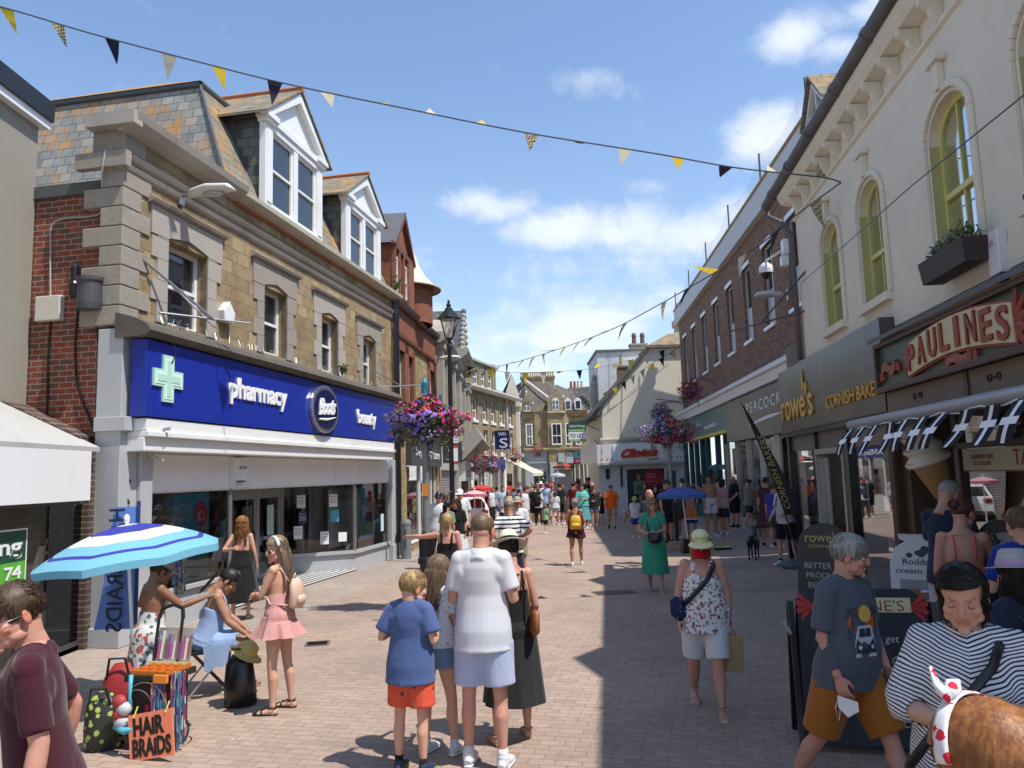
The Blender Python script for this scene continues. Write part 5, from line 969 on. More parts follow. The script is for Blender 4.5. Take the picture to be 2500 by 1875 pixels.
 text('HOMEMADE CAKES',s,'lettering',red,kx(12.85),kz(2.18),.05,-.034,.001,w=.5); text('ICE CREAMS',s,'lettering',red,kx(12.9),kz(2.08),.05,-.034,.001,w=.4); text('TAKEAWAY',s,'lettering',red,kx(14.1),kz(2.08),.16,-.034,.001,w=1.3); MB().box(kx(12.55),xe-2,-.034,-.03,kz(1.99),kz(2.01)).build('sign_rule',red,s)
 # planters under two windows, gas flue, string clamp
bakery()
for i,(a,lab) in enumerate(((12.3,'dark planter of silver and green leaves under the nearest yellow arched window in view'),(15.2,'dark planter cut off by the right edge under a yellow arched window'))):
 e=empty('window_box',K.w(kx(a+.7)+(.32 if i==0 else .55),-.2,4.2),math.atan2(K.d.y,K.d.x),lab,'planter','window boxes on the cream wall')
 b=MB(); b.add([(-.54,-.13,0),(.54,-.13,0),(.54,.1,0),(-.54,.1,0),(-.57,-.16,.26),(.57,-.16,.26),(.57,.1,.26),(-.57,.1,.26)],[(0,3,2,1),(0,1,5,4),(1,2,6,5),(2,3,7,6),(3,0,4,7),(4,5,6,7)]); b.build('trough',plain('planter_brown',(.045,.032,.03),.6,.15),e,bev=.006)
 b=MB(); r=random.Random(i+3)
 for q in range(26): x=r.uniform(-.52,.52); leafclump(b,(x,r.uniform(-.12,.05),.29+r.uniform(0,.1)),.08,16,.035,r,(0,1) if x<.25 else (2,3))
 b.build('foliage',[plain('silver_leaf',(.22,.25,.23),.8,.2,9),plain('grey_leaf',(.13,.16,.14),.8,.2,9),M_leaf,M_leaf2],e)
def wallbox():
 e=empty('alarm_sounder',K.w(10.3,0,3.92),math.atan2(K.d.y,K.d.x),'white and blue alarm box on the cream wall above the cafe sign','alarm box')
 b=MB(); b.box(-.1,.12,-.1,0,.1,.55,0); b.prism([(-.1,.1),(.12,.1),(.08,.02),(-.06,.02)],-.1,0,1); b=b.build('casing',[M_whiteu,paper('navy_plastic',(.02,.05,.15))],e,bev=.01); text('GFS',b,'lettering',MC['pink_print'],-.08,.4,.05,-.102,.001,w=.12)
wallbox()
# ================================================================ STREET FURNITURE AND PROPS
def lantern():
 x,y=at(1104,1200,20.).xy; e=empty('lamp_post',(x,y,zg(x,y)),0,'tall black lamp post with a glazed lantern and small notices','lamp post')
 b=MB(); b.lathe([(.15,0),(.15,.1),(.12,.15),(.12,.95),(.14,1.0),(.14,1.05),(.07,1.15),(.062,2.5),(.055,5.5),(.075,5.52),(.075,5.6),(.04,5.68),(.05,5.8)],n=16)
 b.build('post',M_black,e)
 z=5.8; b=MB()
 for i in range(4):
  a=math.pi/4+i*math.pi/2; c,s=math.cos(a),math.sin(a); b.tube((.12*c,.12*s,z),(.30*c,.30*s,z+.52),.014)
  a2=a+math.pi/2; c2,s2=math.cos(a2),math.sin(a2); b.tube((.30*c,.30*s,z+.52),(.30*c2,.30*s2,z+.52),.018); b.tube((.12*c,.12*s,z),(.12*c2,.12*s2,z),.02)
 b.lathe([(.36,z+.53),(.30,z+.56),(.12,z+.76),(.10,z+.80),(.05,z+.86),(.07,z+.9),(.03,z+.95),(.04,z+1.0),(.015,z+1.03),(0,z+1.08)],n=4)
 b.build('lantern_frame',M_black,e); b=MB(); q=[(.118*math.cos(math.pi/4+i*math.pi/2),.118*math.sin(math.pi/4+i*math.pi/2),z+.01) for i in range(4)]+[(.295*math.cos(math.pi/4+i*math.pi/2),.295*math.sin(math.pi/4+i*math.pi/2),z+.51) for i in range(4)]
 b.add(q,[(i,(i+1)%4,4+(i+1)%4,4+i) for i in range(4)]); b.build('lantern_glass',glass('lantern_glass_m',clear=.15),e); MB().lathe([(0,z),(.03,z),(.05,z+.2),(0,z+.3)],n=10).build('bulb',M_whiteu,e)
 b=MB(); b.box(.06,.19,-.05,-.04,3.05,3.4,0); b=b.build('notice',M_whiteu,e); q=MB(); [q.box(.075,.175,-.053,-.05,3.1+i*.06,3.12+i*.06) for i in range(5)]; q.build('lines',MC['ink_grey2'],b)
 b=MB(); b.box(.06,.17,-.05,-.04,2.5,3.0,0); b.box(.06,.17,-.055,-.05,2.93,3.0,1); b.box(.06,.17,-.055,-.05,2.5,2.58,1); b.build('notice',[M_whiteu,MC['sign_red']],e)
lantern()
FL=[plain('petal_'+n,c,.6,.15,20) for n,c in (('violet',(.14,.07,.42)),('mauve',(.28,.17,.55)),('red',(.42,.02,.02)),('magenta',(.55,.03,.18)),('pink',(.62,.15,.30)),('orange',(.60,.13,.03)),('white',(.65,.6,.6)))]
def flowers(parent,c,rx,ry,rz,n,seed,mix,size=.042):
 r=random.Random(seed); b=MB(); ms=[M_leaf,M_leafd,M_leaf2]+FL
 for i in range(int(n*1.5)):
  d=V((r.gauss(0,1),r.gauss(0,1),r.gauss(0,1))).normalized()*r.random()**.35; q=1+.22*math.sin(7*d.x+seed)+.18*math.sin(9*d.z)
  p=V((c[0]+d.x*rx*q,c[1]+d.y*ry*q,c[2]+d.z*rz*q)); leafclump(b,p,size*1.3,2,size*.9,r,(0,1,1,2))
 for i in range(n):
  d=V((r.gauss(0,1),r.gauss(0,1),r.gauss(.25,1))).normalized()*(.86+.2*r.random()); q=1+.22*math.sin(7*d.x+seed)+.18*math.sin(9*d.z)
  p=V((c[0]+d.x*rx*q,c[1]+d.y*ry*q,c[2]+d.z*rz*q)); m=3+mix(d,r); nrm=(d+V((r.gauss(0,.5),r.gauss(0,.5),r.gauss(0,.4)))).normalized(); u=nrm.orthogonal().normalized(); w=nrm.cross(u); s=size*r.uniform(.7,1.25)
  k=5; pts=[p+nrm*.012]+[p+(u*math.cos(2*math.pi*j/(2*k))+w*math.sin(2*math.pi*j/(2*k)))*s*(1 if j%2 else .55) for j in range(2*k)]
  b.add(pts,[(0,1+j,1+(j+1)%(2*k)) for j in range(2*k)],m)
 # trailing stems
 for i in range(n//40):
  a=r.uniform(0,6.28); x,y=c[0]+rx*.7*math.cos(a),c[1]+ry*.7*math.sin(a); L_=r.uniform(.2,.5)*rz*2
  for q in range(6): leafclump(b,(x,y,c[2]-rz*.7-L_*q/6),size*.7,3,size*.7,r,(0,2,1))
 o=b.build('flowers',ms,parent); o['kind']='stuff'; return o
def mixA(d,r):
 if d.z>.45: return r.choice((2,2,5,2,0,3))
 if d.x>.45: return r.choice((3,3,4,2,3))
 return r.choice((0,0,1,1,0,1,6 if r.random()<.1 else 0,3 if r.random()<.3 else 1))
def mixB(d,r): return r.choice((0,1,1,0,6)) if d.x<-.1 and d.z>-.3 else (r.choice((2,5,2,3)) if d.z>.3 else r.choice((3,3,2,4,1)))
def mixC(d,r): return r.choice((0,0,1,2))
def mixD(d,r): return r.choice((3,3,2,2,0)) if d.z<.6 else 2
def postbasket(name_l,u,v,Y,zc,rx,rz,n,seed,mix,base=True,polez=None):
 x,y=at(u,v,Y).xy; g=zg(x,y); e=empty('planted_post',(x,y,g),0,name_l,'flower post','posts carrying flower baskets')
 b=MB(); prof=[(.15,0),(.15,.06),(.12,.1),(.12,.75),(.15,.78),(.15,.86),(.13,.88),(.13,1.2),(.07,1.28)] if base else [(.06,0)]
 b.lathe(prof,n=16); b.build('base_sleeve',M_black,e); b=MB(); top=(polez or zc+rz)
 b.lathe([(.06,0 if not base else 1.2),(.055,top),(0,top)],n=12); b.box(-.75*rx,.75*rx,-.02,.02,top-.12,top-.09); b.build('pole',plain('galvanised',(.22,.25,.25),.5,.15,5,metal=.3),e)
 for s in (-1,1):
  k=MB(); k.lathe([(.02,-.22),(.16,-.16),(.25,0),(.26,.02)],(s*rx*.5,0,zc-rz*.3),14); k.build('basket',M_dgrey,e)
 flowers(e,(0,0,zc),rx,rx*.62,rz,n,seed,mix); return e
e=postbasket('grey pole with a black base and violet red and pink flowers beside the pharmacy',1042,1300,12.6,3.05,.54,.35,900,1,mixA)
b=MB(); b.lathe([(.055,3.5),(.06,3.7),(.02,3.78)],n=8); b.build('wrapped_top',paper('teal_wrap',(.03,.22,.30)),e)
b=MB(); b.box(-.05,.05,-.075,-.06,1.85,2.05); b.build('orange_tag',paper('orange_tag_m',(.6,.2,.02)),e)
postbasket('slim pole with red purple and orange flowers beside the card shop',1636,1150,24.,3.35,.76,.45,800,2,mixB,False)
postbasket('distant pole with dark red flowers before the stationer',1180,1180,38.,3.0,.75,.6,500,3,mixD,False,2.9)
def hangb(label,F,x,z,out,s,n,seed,mix,by=None):
 e=empty('hanging_basket',F.w(x,0,z),math.atan2(F.d.y,F.d.x),label,'hanging basket','flower baskets on wall brackets')
 b=MB(); b.loft([(0,0,.25),(0,-out*.5,.62),(0,-out,.58),(0,-out,.3)],[.018]*4,n=5); b.tube((0,0,.5),(0,-out,.58),.014); b.build('bracket',M_dgrey,e); k=MB(); k.lathe([(.02,-.2),(.2,-.12),(.26,.02)],(0,-out,-.05),14); k.build('basket',M_dgrey,e)
 flowers(e,(0,-out,.05),s,s,s*.85,n,seed,mix)
hangb('hanging basket of violet flowers on the brick wall above the teal shop sign',J,2.3,5.0,1.5,.50,420,5,mixC)
hangb('hanging basket of magenta flowers on the brick wall above the brown sign',J,9.3,5.35,1.1,.48,420,6,mixD)
hangb('small distant hanging basket beside the cream awning on the tan stone shop',E_,5.8,3.2,1.1,.55,250,7,mixD)
hangb('tiny distant hanging basket in front of the corner building',E_,9.9,3.6,1.6,.5,200,8,mixD)
def bollard():
 p=gp(992,1364); e=empty('bollard',p,0,'stubby grey metal bollard with a domed top beside the sandstone pier','bollard')
 b=MB(); b.lathe([(.14,0),(.14,.9),(.15,.92),(.15,.98),(.12,1.05),(0,1.08)],n=20); b.build('post',plain('bollard_grey',(.17,.19,.18),.5,.15,4),e); b=MB(); b.box(-.02,.02,-.15,-.135,.3,.8); b.build('groove',M_dgrey,e)
bollard()
m,nt,N,L,bs=nm('tartan'); oc=ocoord(N); mp=N.new('ShaderNodeMapping'); mp.inputs['Rotation'].default_value=(.5,.6,.4); L.new(oc,mp.inputs[0]); ck=N.new('ShaderNodeTexChecker'); ck.inputs['Scale'].default_value=28; L.new(mp.outputs[0],ck.inputs[0]); ck.inputs[1].default_value=(.62,.55,.32,1); ck.inputs[2].default_value=(.12,.10,.07,1); L.new(ck.outputs[0],bs.inputs[0]); bs.inputs['Roughness'].default_value=.8
BM=[plain('bunting_yellow',(.75,.55,.05),.7,.05),m,plain('bunting_navy',(.012,.013,.03),.7,.05),plain('bunting_cream',(.7,.64,.45),.7,.06)]
for q in BM: # thin cloth lets light through
 nt=q.node_tree; bs=nt.nodes['Principled BSDF']
 tl=nt.nodes.new('ShaderNodeBsdfTranslucent'); mx=nt.nodes.new('ShaderNodeMixShader'); mx.inputs[0].default_value=.4
 src=bs.inputs[0].links[0].from_socket if bs.inputs[0].links else None
 if src: nt.links.new(src,tl.inputs[0])
 nt.links.new(bs.outputs[0],mx.inputs[1]); nt.links.new(tl.outputs[0],mx.inputs[2]); nt.links.new(mx.outputs[0],nt.nodes['Material Output'].inputs[0])
def bunting(label,A,Bp,pix,step,size,seed,wind=.3,start=0,seq=(0,1,2,3),calm=99):
 """string in the vertical plane through plan points A and Bp, sagging as photographed"""
 r=random.Random(seed); A=V(A).to_2d() if len(A)>2 else V(A); Bp=V(Bp).to_2d() if len(Bp)>2 else V(Bp); d=(Bp-A).normalized(); n=V((-d.y,d.x)); P=[]
 for u,v in pix:
  rr=ray(u,v); t=n.dot(A)/n.dot(rr.xy); p=rr*t; P.append(V((p.x,p.y,p.z+CAMH)))
 Q=[]
 for i in range(len(P)-1):
  p0,p1,p2,p3=P[max(i-1,0)],P[i],P[i+1],P[min(i+2,len(P)-1)]
  for k in range(8):
   t=k/8; Q.append(.5*((2*p1)+(p2-p0)*t+(2*p0-5*p1+4*p2-p3)*t*t+(3*p1-p0-3*p2+p3)*t**3))
 Q.append(P[-1]); o=Q[0]; e=empty('bunting',o,0,label,'bunting','strings of triangular flags across the street')
 MB().loft([q-o for q in Q],[.012]*len(Q),n=4).build('cord',M_dgrey,e)
 acc=start; i=0; cnt=0
 for a,c in zip(Q,Q[1:]):
  seg=(c-a).length
  while acc<seg:
   p=a+(c-a)*(acc/seg)-o; t=(c-a).normalized(); w=r.gauss(wind,.25)+(r.random()<.35)*.6+(cnt>calm)*.75; s=size*r.uniform(.9,1.05)
   side=V((-t.y,t.x,0)).normalized(); dn=(V((0,0,-1))*math.cos(w*1.5)+side*math.sin(w*1.5)+t*r.gauss(.15,.12)).normalized(); b=MB(); k=4; hw=s*.3
   vs=[];
   for j in range(k+1):
    f=j/k; wdt=hw*(1-f); bend=side*math.sin(f*2.2+r.random())*s*.10; cp=p+dn*s*f+bend; vs+= [cp-t*wdt,cp+t*wdt]
   b.add(vs,[(2*j,2*j+1,2*j+3,2*j+2) for j in range(k)]); b.build('flag',BM[seq[cnt%len(seq)]],e); cnt+=1
   acc+=step*r.uniform(.9,1.1)
  acc-=seg
 return e
hook=K.w(*( (lambda q:(q[0],-.12))(K.px(2055,445,-.12))))
bunting('nearest string of yellow tartan and navy flags crossing the sky from top left',(-7.0,10.8),hook.xy,[(-60,0),(60,33),(230,84),(480,150),(700,205),(990,265),(1290,325),(1600,375),(1800,410),(2000,432),(2053,445)],.80,.37,3,.25,.45,(0,1,2,3,0,2,3,1,3),5)
bunting('long string of small flags dropping from the cream wall over the brick parade',hook.xy,(-2.6,38),[(2053,446),(1944,525),(1853,599),(1763,655),(1605,746),(1492,805),(1379,847),(1288,876),(1220,893),(1150,900)],1.05,.50,5,.1,.6,(1,2,3,0,2,3,0,1))
bunting('far string of flags level with the chimney pots',(-2.4,40),(9.0,42.0),[(1134,893),(1245,909),(1365,907),(1437,901),(1500,889),(1575,869),(1624,853),(1651,843)],1.0,.6,6,.2,.3,(2,0,3,0,3,2))
bunting('short string of flags against the shaded part of the cream gable',(4.6,42.0),(8.9,39),[(1470,963),(1548,917),(1590,889),(1638,860),(1668,838)],.62,.5,7,.1,.2,(1,0,2,1))
def vco(me):
 a=np.empty(len(me.vertices)*3,dtype=np.float32); me.vertices.foreach_get('co',a); return a.reshape(-1,3)
def cablewire():
 a=K.w(kx(19.5),-.4,kz(9)); pts=[(2560,185),(2500,232),(2230,450),(1958,690)]; P=[]
 for i,(u,v) in enumerate(pts):
  x,z=K.px(u,v,-.35-.0*i); P.append(K.w(x,-.35,z))
 o=P[0]; tag(MB().loft([p-o for p in P],[.008]*4,n=4).build('overhead_cable',M_black),'thin black cable running across the cream wall','cable').location=o
cablewire()
def pirans():
 e=empty('bunting',K.w(0,0,0),math.atan2(K.d.y,K.d.x),'row of black flags with white crosses hanging under the cafe awning','bunting'); r=random.Random(4)
 b=MB(); X0=7.9; zb_=2.63; P=[(X0+i*.2,-.9,zb_-.03-.02*math.sin(i*1.7)) for i in range(22)]; b.loft(P,[.008]*22,n=4); b.build('cord',M_whiteu,e)
 for i in range(12):
  x=X0+.05+i*.46; b=MB(); w=.13; h=.32; sk=r.uniform(-.28,-.05); yy=-.93; cv=r.uniform(-.05,.05)
  f=lambda s_,t_,o=0:(x+s_*w*2+sk*t_, yy-.12*t_+cv*math.sin(3*t_)-o, zb_-.03-h*t_)
  n=5
  for k in range(n): b.add([f(0,k/n),f(1,k/n),f(1,(k+1)/n),f(0,(k+1)/n)],[(0,1,2,3)],0)
  for k in range(n): b.add([f(.36,k/n,.004),f(.6,k/n,.004),f(.6,(k+1)/n,.004),f(.36,(k+1)/n,.004)],[(0,1,2,3)],1)
  b.add([f(0,.38,.005),f(1,.38,.005),f(1,.56,.005),f(0,.56,.005)],[(0,1,2,3)],1); b.build('flag',[BM[2],M_whiteu],e)
pirans()
def umbrella(loc,R_,h,zt,label,bands,n=8,tilt=(0,0),pole=True,rim=.1,cat='umbrella',radial=False,group='open umbrellas along the street',poletilt=(0,0)):
 e=empty('umbrella',loc,0,label,cat,group); b=MB(); S=max(9,len(bands)); seg=n*6; T=Matrix.Rotation(tilt[0],4,'X')@Matrix.Rotation(tilt[1],4,'Y'); T=Matrix.Translation((0,0,zt))@T
 for i in range(S):
  for j in range(seg):
   q=[]
   for (ii,jj) in ((i,j),(i,j+1),(i+1,j+1),(i+1,j)):
    f=ii/S; a=2*math.pi*jj/seg; g=(jj%6)/6.; sc=1-.055*math.sin(math.pi*g)*f; rr=R_*f*sc; z=-h*(f**1.6)-(.03*math.sin(math.pi*g)*f)*-1*R_*.6
    q.append(V((rr*math.cos(a),rr*math.sin(a),z)))
   m=bands[i%len(bands)] if not radial else bands[(j//6)%len(bands)]
   b.add(q,[(0,1,2,3)],m)
 st=0
 for j in range(seg): # valance
  q=[]
  for (jj,dz) in ((j,0),(j+1,0),(j+1,-rim),(j,-rim)):
   a=2*math.pi*jj/seg; g=(jj%6)/6.; rr=R_*(1-.055*math.sin(math.pi*g)); q.append(V((rr*math.cos(a),rr*math.sin(a),-h+(.018*math.sin(math.pi*g))*R_+dz)))
  b.add(q,[(0,1,2,3)],bands[-1] if not radial else bands[(j//6)%len(bands)])
 b.tf(T); c=b.build('canopy',UM,e); b=MB(); a_=V((poletilt[0],poletilt[1],0.)); b.tube(tuple(a_),tuple(T@V((0,0,.06))),.018,.016); b.build('pole',M_whiteu,e)
 b=MB()
 for k in range(n):
  a=2*math.pi*k/n; P=[T@V((R_*f*math.cos(a),R_*f*math.sin(a),-h*(f**1.6)-.012)) for f in (0,.3,.6,.85,1)]; b.loft(P,[.005]*5,n=4)
 b.build('ribs',M_alu,e); MB().ell(tuple(T@V((0,0,.05))),(.03,.03,.05),8,6).build('finial',M_whiteu,e); return e
UM=[paper('cloth_blue',(.05,.06,.42)),paper('cloth_white',(.8,.82,.85)),paper('cloth_sky',(.22,.56,.72)),paper('cloth_red',(.62,.05,.04)),paper('cloth_pink',(.65,.18,.25)),paper('cloth_purple',(.16,.08,.36)),paper('cloth_azure',(.06,.15,.45)),paper('cloth_grey',(.08,.08,.08))]
for q in UM:
 nt=q.node_tree; bs=nt.nodes['Principled BSDF']; tl=nt.nodes.new('ShaderNodeBsdfTranslucent'); mx=nt.nodes.new('ShaderNodeMixShader'); mx.inputs[0].default_value=.3; nt.links.new(bs.inputs[0].links[0].from_socket,tl.inputs[0]); nt.links.new(bs.outputs[0],mx.inputs[1]); nt.links.new(tl.outputs[0],mx.inputs[2]); nt.links.new(mx.outputs[0],nt.nodes['Material Output'].inputs[0])
UY=7.7; up=at(310,1310,UY)
umbrella((up.x,up.y,0),.86,.30,up.z+.12,'blue white and sky blue striped parasol over the hair braiding stall',[1,1,0,0,0,0,0,1,1,1,1,2,2,2,0,2,2,2],8,(.06,-.10),rim=.07,poletilt=(.26,-.25,))
def fu(u,v,Y,R_,label,bands,**k):
 p=at(u,v,Y); umbrella((p.x,p.y,zg(p.x,p.y)),R_,R_*.30,p.z-zg(p.x,p.y),label,bands,**k)
fu(1175,1184,33.,.5,'plain red parasol above the pink striped one by the white car',[3])
fu(1158,1197,30.,.5,'pink and white striped parasol beside the white car',[4,1,4,1,4,1,4,1,4])
fu(1376,1131,44.,.62,'red and black golf umbrella near the corner building',[3,7],radial=True)
fu(1361,1154,42.,.42,'small blue and white striped parasol under the red and black umbrella',[1,0,1,2,1,0,1,2,1])
fu(1663,1189,21.5,.69,'purple and blue striped parasol over the street stall in the shade',[5,6,5,5,6,6,5,6,6],poletilt=(.1,-.1))
def aboard(u0,u1,vb,vt,label,name='pavement_board'):
 a=gp(u0,vb); c=gp(u1,vb); return a,c
def arched_board():
 p=gp(2030,1530); p=V((4.28,10.9,zg(4.3,10.9))); e=empty('pavement_board',p,R(-32),'black round-topped bakery pavement board in the shade','pavement sign')
 k=16; 
 for s,nm_ in ((-1,'front_panel'),(1,'back_panel')):
  b=MB(); P=[(-.36,.03),(.36,.03),(.36,.98)]+[(.36*math.cos(math.pi*i/k),.98+.36*math.sin(math.pi*i/k)) for i in range(1,k)]+[(-.36,.98)]
  b.prism(P,-.02,.02); b.tf(Matrix.Translation((0,s*.2,0))@Matrix.Rotation(s*.15,4,'X')); o=b.build(nm_,M_black,e,bev=.012)
  if s==-1:
   t1=text("rowe's",o,'lettering',plain('board_gold',(.55,.42,.1),.4,.1),-.24,1.08,.13,-.03,.002,w=.44); t2=text('CORNISH BAKERS',o,'lettering',MC['board_gold'],-.2,1.0,.04,-.03,.002,w=.38)
   ts=[t1,t2]+[text(tx,o,'lettering',plain('chalk_blue',(.45,.48,.5),.8,.2,6),-.26+i*.02,.72-i*.13,.075,-.03,.002) for i,tx in enumerate(('BETTER','PRODUCE','BETTER','BETTER'))]
   for t in ts: t.data.transform(Matrix.Translation((0,s*.2,0))@Matrix.Rotation(s*.15,4,'X'))
arched_board()
def chalk():
 p=V((2.68,6.2,0)); e=empty('chalkboard',p,R(-13),'large dark chalkboard with red ribbon heading behind the man in orange shorts','pavement sign'); bl=plain('chalkboard_blue',(.012,.016,.026),.6,.3,2)
 b=MB(); b.prism([(-.5,.05),(.5,.05),(.47,1.12),(.36,1.2),(-.36,1.2),(-.47,1.12)],-.02,.02); T=Matrix.Translation((0,-.2,0))@Matrix.Rotation(-.2,4,'X'); b.tf(T); f=b.build('front_panel',bl,e,bev=.008)
 b=MB(); b.box(-.54,-.5,-.03,.03,0,1.1); b.box(.5,.54,-.03,.03,0,1.1); b.tf(T); b.build('frame',M_black,e); b=MB(); b.prism([(-.5,.05),(.5,.05),(.47,1.1),(-.47,1.1)],-.02,.02); b.box(-.54,-.5,-.03,.03,0,1.08); b.box(.5,.54,-.03,.03,0,1.08); b.tf(Matrix.Translation((0,.34,0))@Matrix.Rotation(.2,4,'X')); b.build('back_panel',M_black,e)
 b=MB(); b.box(-.56,-.54,-.15,.35,.85,.87); b.build('hinge_bar',M_alu,e)
 chk=plain('chalk_white',(.5,.5,.5),.9,.2,5); T=T@Matrix.Translation((0,-.025,0)); objs=[]
 rb=MB(); rb.box(-.32,.36,0,.004,1.02,1.13); o=rb.build('ribbon',MC['sign_cream'],f); o.data.transform(T)
 rb=MB(); 
 for sx in (-1,1):
  for a in (-40,-15,10,35): d=V((sx*math.cos(R(a)),0,math.sin(R(a)))); c=V((sx*.34,0,1.06)); rb.add([c,c+d*.13+V((0,0,.025)),c+d*.15,c+d*.13-V((0,0,.025))],[(0,1,2,3)])
 o=rb.build('acanthus',MC['cloth_red'],f); o.data.transform(T)
 for tx,x,z,h,m in (("PAULINE'S",-.29,1.03,.08,MC['sign_oxblood']),('Build your own get',-.36,.80,.055,chk),('hot or cold pasty',-.34,.70,.045,chk),('Take home · freezes',-.36,.58,.045,chk),('Cream tea · jam and',-.3,.47,.05,chk),('Clotted Cream',-.1,.40,.05,chk),('scones · jam and',-.25,.28,.05,chk),('Cornish Cream',-.05,.20,.05,chk)):
  o=text(tx,f,'lettering',m,x,z,h,0,.001,w=None if z<1 else .6,shear=.15 if m is chk else 0); o.data.transform(T)
 q=MB()
 for cx,cz,rx in ((.28,.66,.1),(.30,.52,.07)):
  P=[(cx+rx*math.cos(t*.4),0,cz+rx*.5*math.sin(t*.4)) for t in range(17)]; q.loft(P,[.004]*17,n=4)
 q.tf(T); q.build('chalk_drawing',chk,f)
chalk()
def churn():
 p=K.w(5.6,-1.1,0); p=V((4.62,9.1,zg(4.6,9.1))); e=empty('pavement_sign',p,R(-35),'white churn-shaped cream tea sign beside the bakery window','pavement sign')
 P=[(-.30,.1),(.34,.1),(.34,.95),(.26,1.12),(.16,1.2),(.22,1.22),(.24,1.28),(-.20,1.28),(-.18,1.22),(-.12,1.2),(-.24,1.12),(-.30,.95)]
 b=MB().prism(P,-.02,.02); b.tf(Matrix.Rotation(-.12,4,'X')); f=b.build('front_panel',plain('print_white',(.68,.70,.72),.4,.03),e,bev=.006); b=MB().prism(P,-.02,.02); b.tf(Matrix.Translation((0,.3,0))@Matrix.Rotation(.12,4,'X')); b.build('back_panel',MC['print_white'],e)
 MB().box(-.3,.34,-.05,.4,0,.1).build('base',M_dgrey,e); T=Matrix.Rotation(-.12,4,'X')@Matrix.Translation((0,-.022,0)); nv=plain('print_navy',(.015,.05,.10),.5,.1)
 for tx,x,z,h,w in (('Rodda’s',-.16,.93,.07,.34),('cream teas',-.24,.83,.06,.50),('served',.0,.3,.06,.28),('here',.04,.2,.06,.2)): o=text(tx,f,'lettering',nv,x,z,h,0,.001,w=w,bold=.01); o.data.transform(T)
 b=MB(); r=random.Random(2); [b.ell((r.uniform(-.1,.14),0,r.uniform(1.03,1.12)),(.035,.003,.03),8,4) for i in range(9)]; b.tf(T); b.build('crest',nv,f); b=MB(); b.box(-.2,.26,0,.003,.42,.76,0); b.ell((.05,-.004,.56),(.17,.003,.09),14,5,1); [b.ell((x,-.008,z),(.07,.004,.045),10,5,2) for x,z in ((-.05,.62),(.06,.58),(-.0,.54),(-.1,.56))]; b.tf(T); b.build('printed_picture',[paper('pic_grey',(.3,.34,.36)),M_whiteu,paper('pic_scone',(.25,.15,.09))],f)
churn()
def feather(label,base,tip_out,h,mat,txt,tm,rz,w=.5,txtsz=.14,mir=False,dome=True):
 e=empty('feather_flag',base,rz,label,'feather flag'); k=18; P=[]
 for i in range(k+1):
  f=i/k; P.append(V((tip_out*f**1.25,0,.15+h*f)))
 MB().loft(P,[.016]*6+[.012]*6+[.008]*(k-11),n=6).build('pole',M_black,e); b=MB(); z0=.30
 for i in range(int(k*z0),k):
  f0,f1=i/k,(i+1)/k; ww=lambda f:w*min(1,(1.02-f)*1.45)**.9
  a,c=P[i],P[i+1]; b.add([a,a+V((ww(f0),.03*math.sin(9*f0),-.02)),c+V((ww(f1),.03*math.sin(9*f1),-.02)),c],[(0,1,2,3)])
 s=b.build('sail',mat,e); o=text(txt,s,'lettering',tm,0,0,txtsz,0,.001,w=h*.46); o.data.transform(Matrix.Rotation(-math.pi/2,4,'Y') if not mir else Matrix.Rotation(math.pi/2,4,'Y')@Matrix.Scale(-1,4,(1,0,0)))
 a=vco(o.data); a[:,2]+=h*.36; a[:,0]+=w*.42+tip_out*np.clip((a[:,2]-.15)/h,0,1)**1.25; a[:,1]-=.05; o.data.vertices.foreach_set('co',a.ravel()); o.data.update()
 if dome: MB().lathe([(.34,0),(.34,.05),(.22,.14),(.05,.18),(0,.18)],n=20).build('base',plain('base_slate',(.06,.075,.09),.6,.1),e)
 return e
p=gp(1950,1385); feather('tall black and gold bakery feather flag behind the dog walker',p,-.95,3.35,plain('flag_black',(.015,.014,.016),.6,.1),'CORNISH BAKERS',MC['board_gold'],R(-10),w=.36,txtsz=.13)
def cone():
 e=empty('ice_cream_cone',K.w(9.3,-.5,0),0,'giant model ice cream cone with red swirl lines beside the cafe door','shop display'); z1=kz(1.25)
 wf=plain('wafer',(.40,.25,.11),.6,.1,4); zz=2.14; b=MB(); b.lathe([(.0,1.48),(.04,1.52),(.175,zz-.03),(.19,zz),(.175,zz+.03)],n=28); b.build('cone',wf,e,smooth=True)
 b=MB(); prof=[((.225-.10*f)*(1+.12*math.sin(f*math.pi*2*3.2)),zz+.01+f*.46) for f in [i/40 for i in range(41)]]+[(.06,zz+.53),(0,zz+.57)]; b.lathe(prof,n=28); b.build('ice_cream',plain('vanilla',(.72,.68,.60),.5,.04),e,smooth=True)
 for f in (.13,.44,.75):
  q=(.225-.10*f)*(1+.12*math.sin(f*math.pi*2*3.2))+.003; r=MB(); r.loft([(q*math.cos(t*.262),q*math.sin(t*.262),zz+.01+f*.46+.02*math.sin(t*.262)) for t in range(25)],[.006]*25,n=4); r.build('red_swirl',MC['sign_red'],e)
 for o in e.children: o.data.transform(Matrix.Translation((0,0,zz))@Matrix.Rotation(R(-20),4,'Y')@Matrix.Translation((0,0,-zz)))
cone()
p=J.w(21.6,-.15,8.05); e=empty('cctv_camera',K.w(2.2,-.25,kz(8.35)),math.atan2(K.d.y,K.d.x),'white dome security camera on an arm at the corner of the cream wall','camera'); b=MB(); b.box(-.12,.1,.0,.12,-.05,.25); b.box(-.08,.08,-.05,.1,-.3,-.1); b.tube((-.1,0,.05),(-.72,-.2,.02),.025); b.build('bracket',M_whiteu,e)
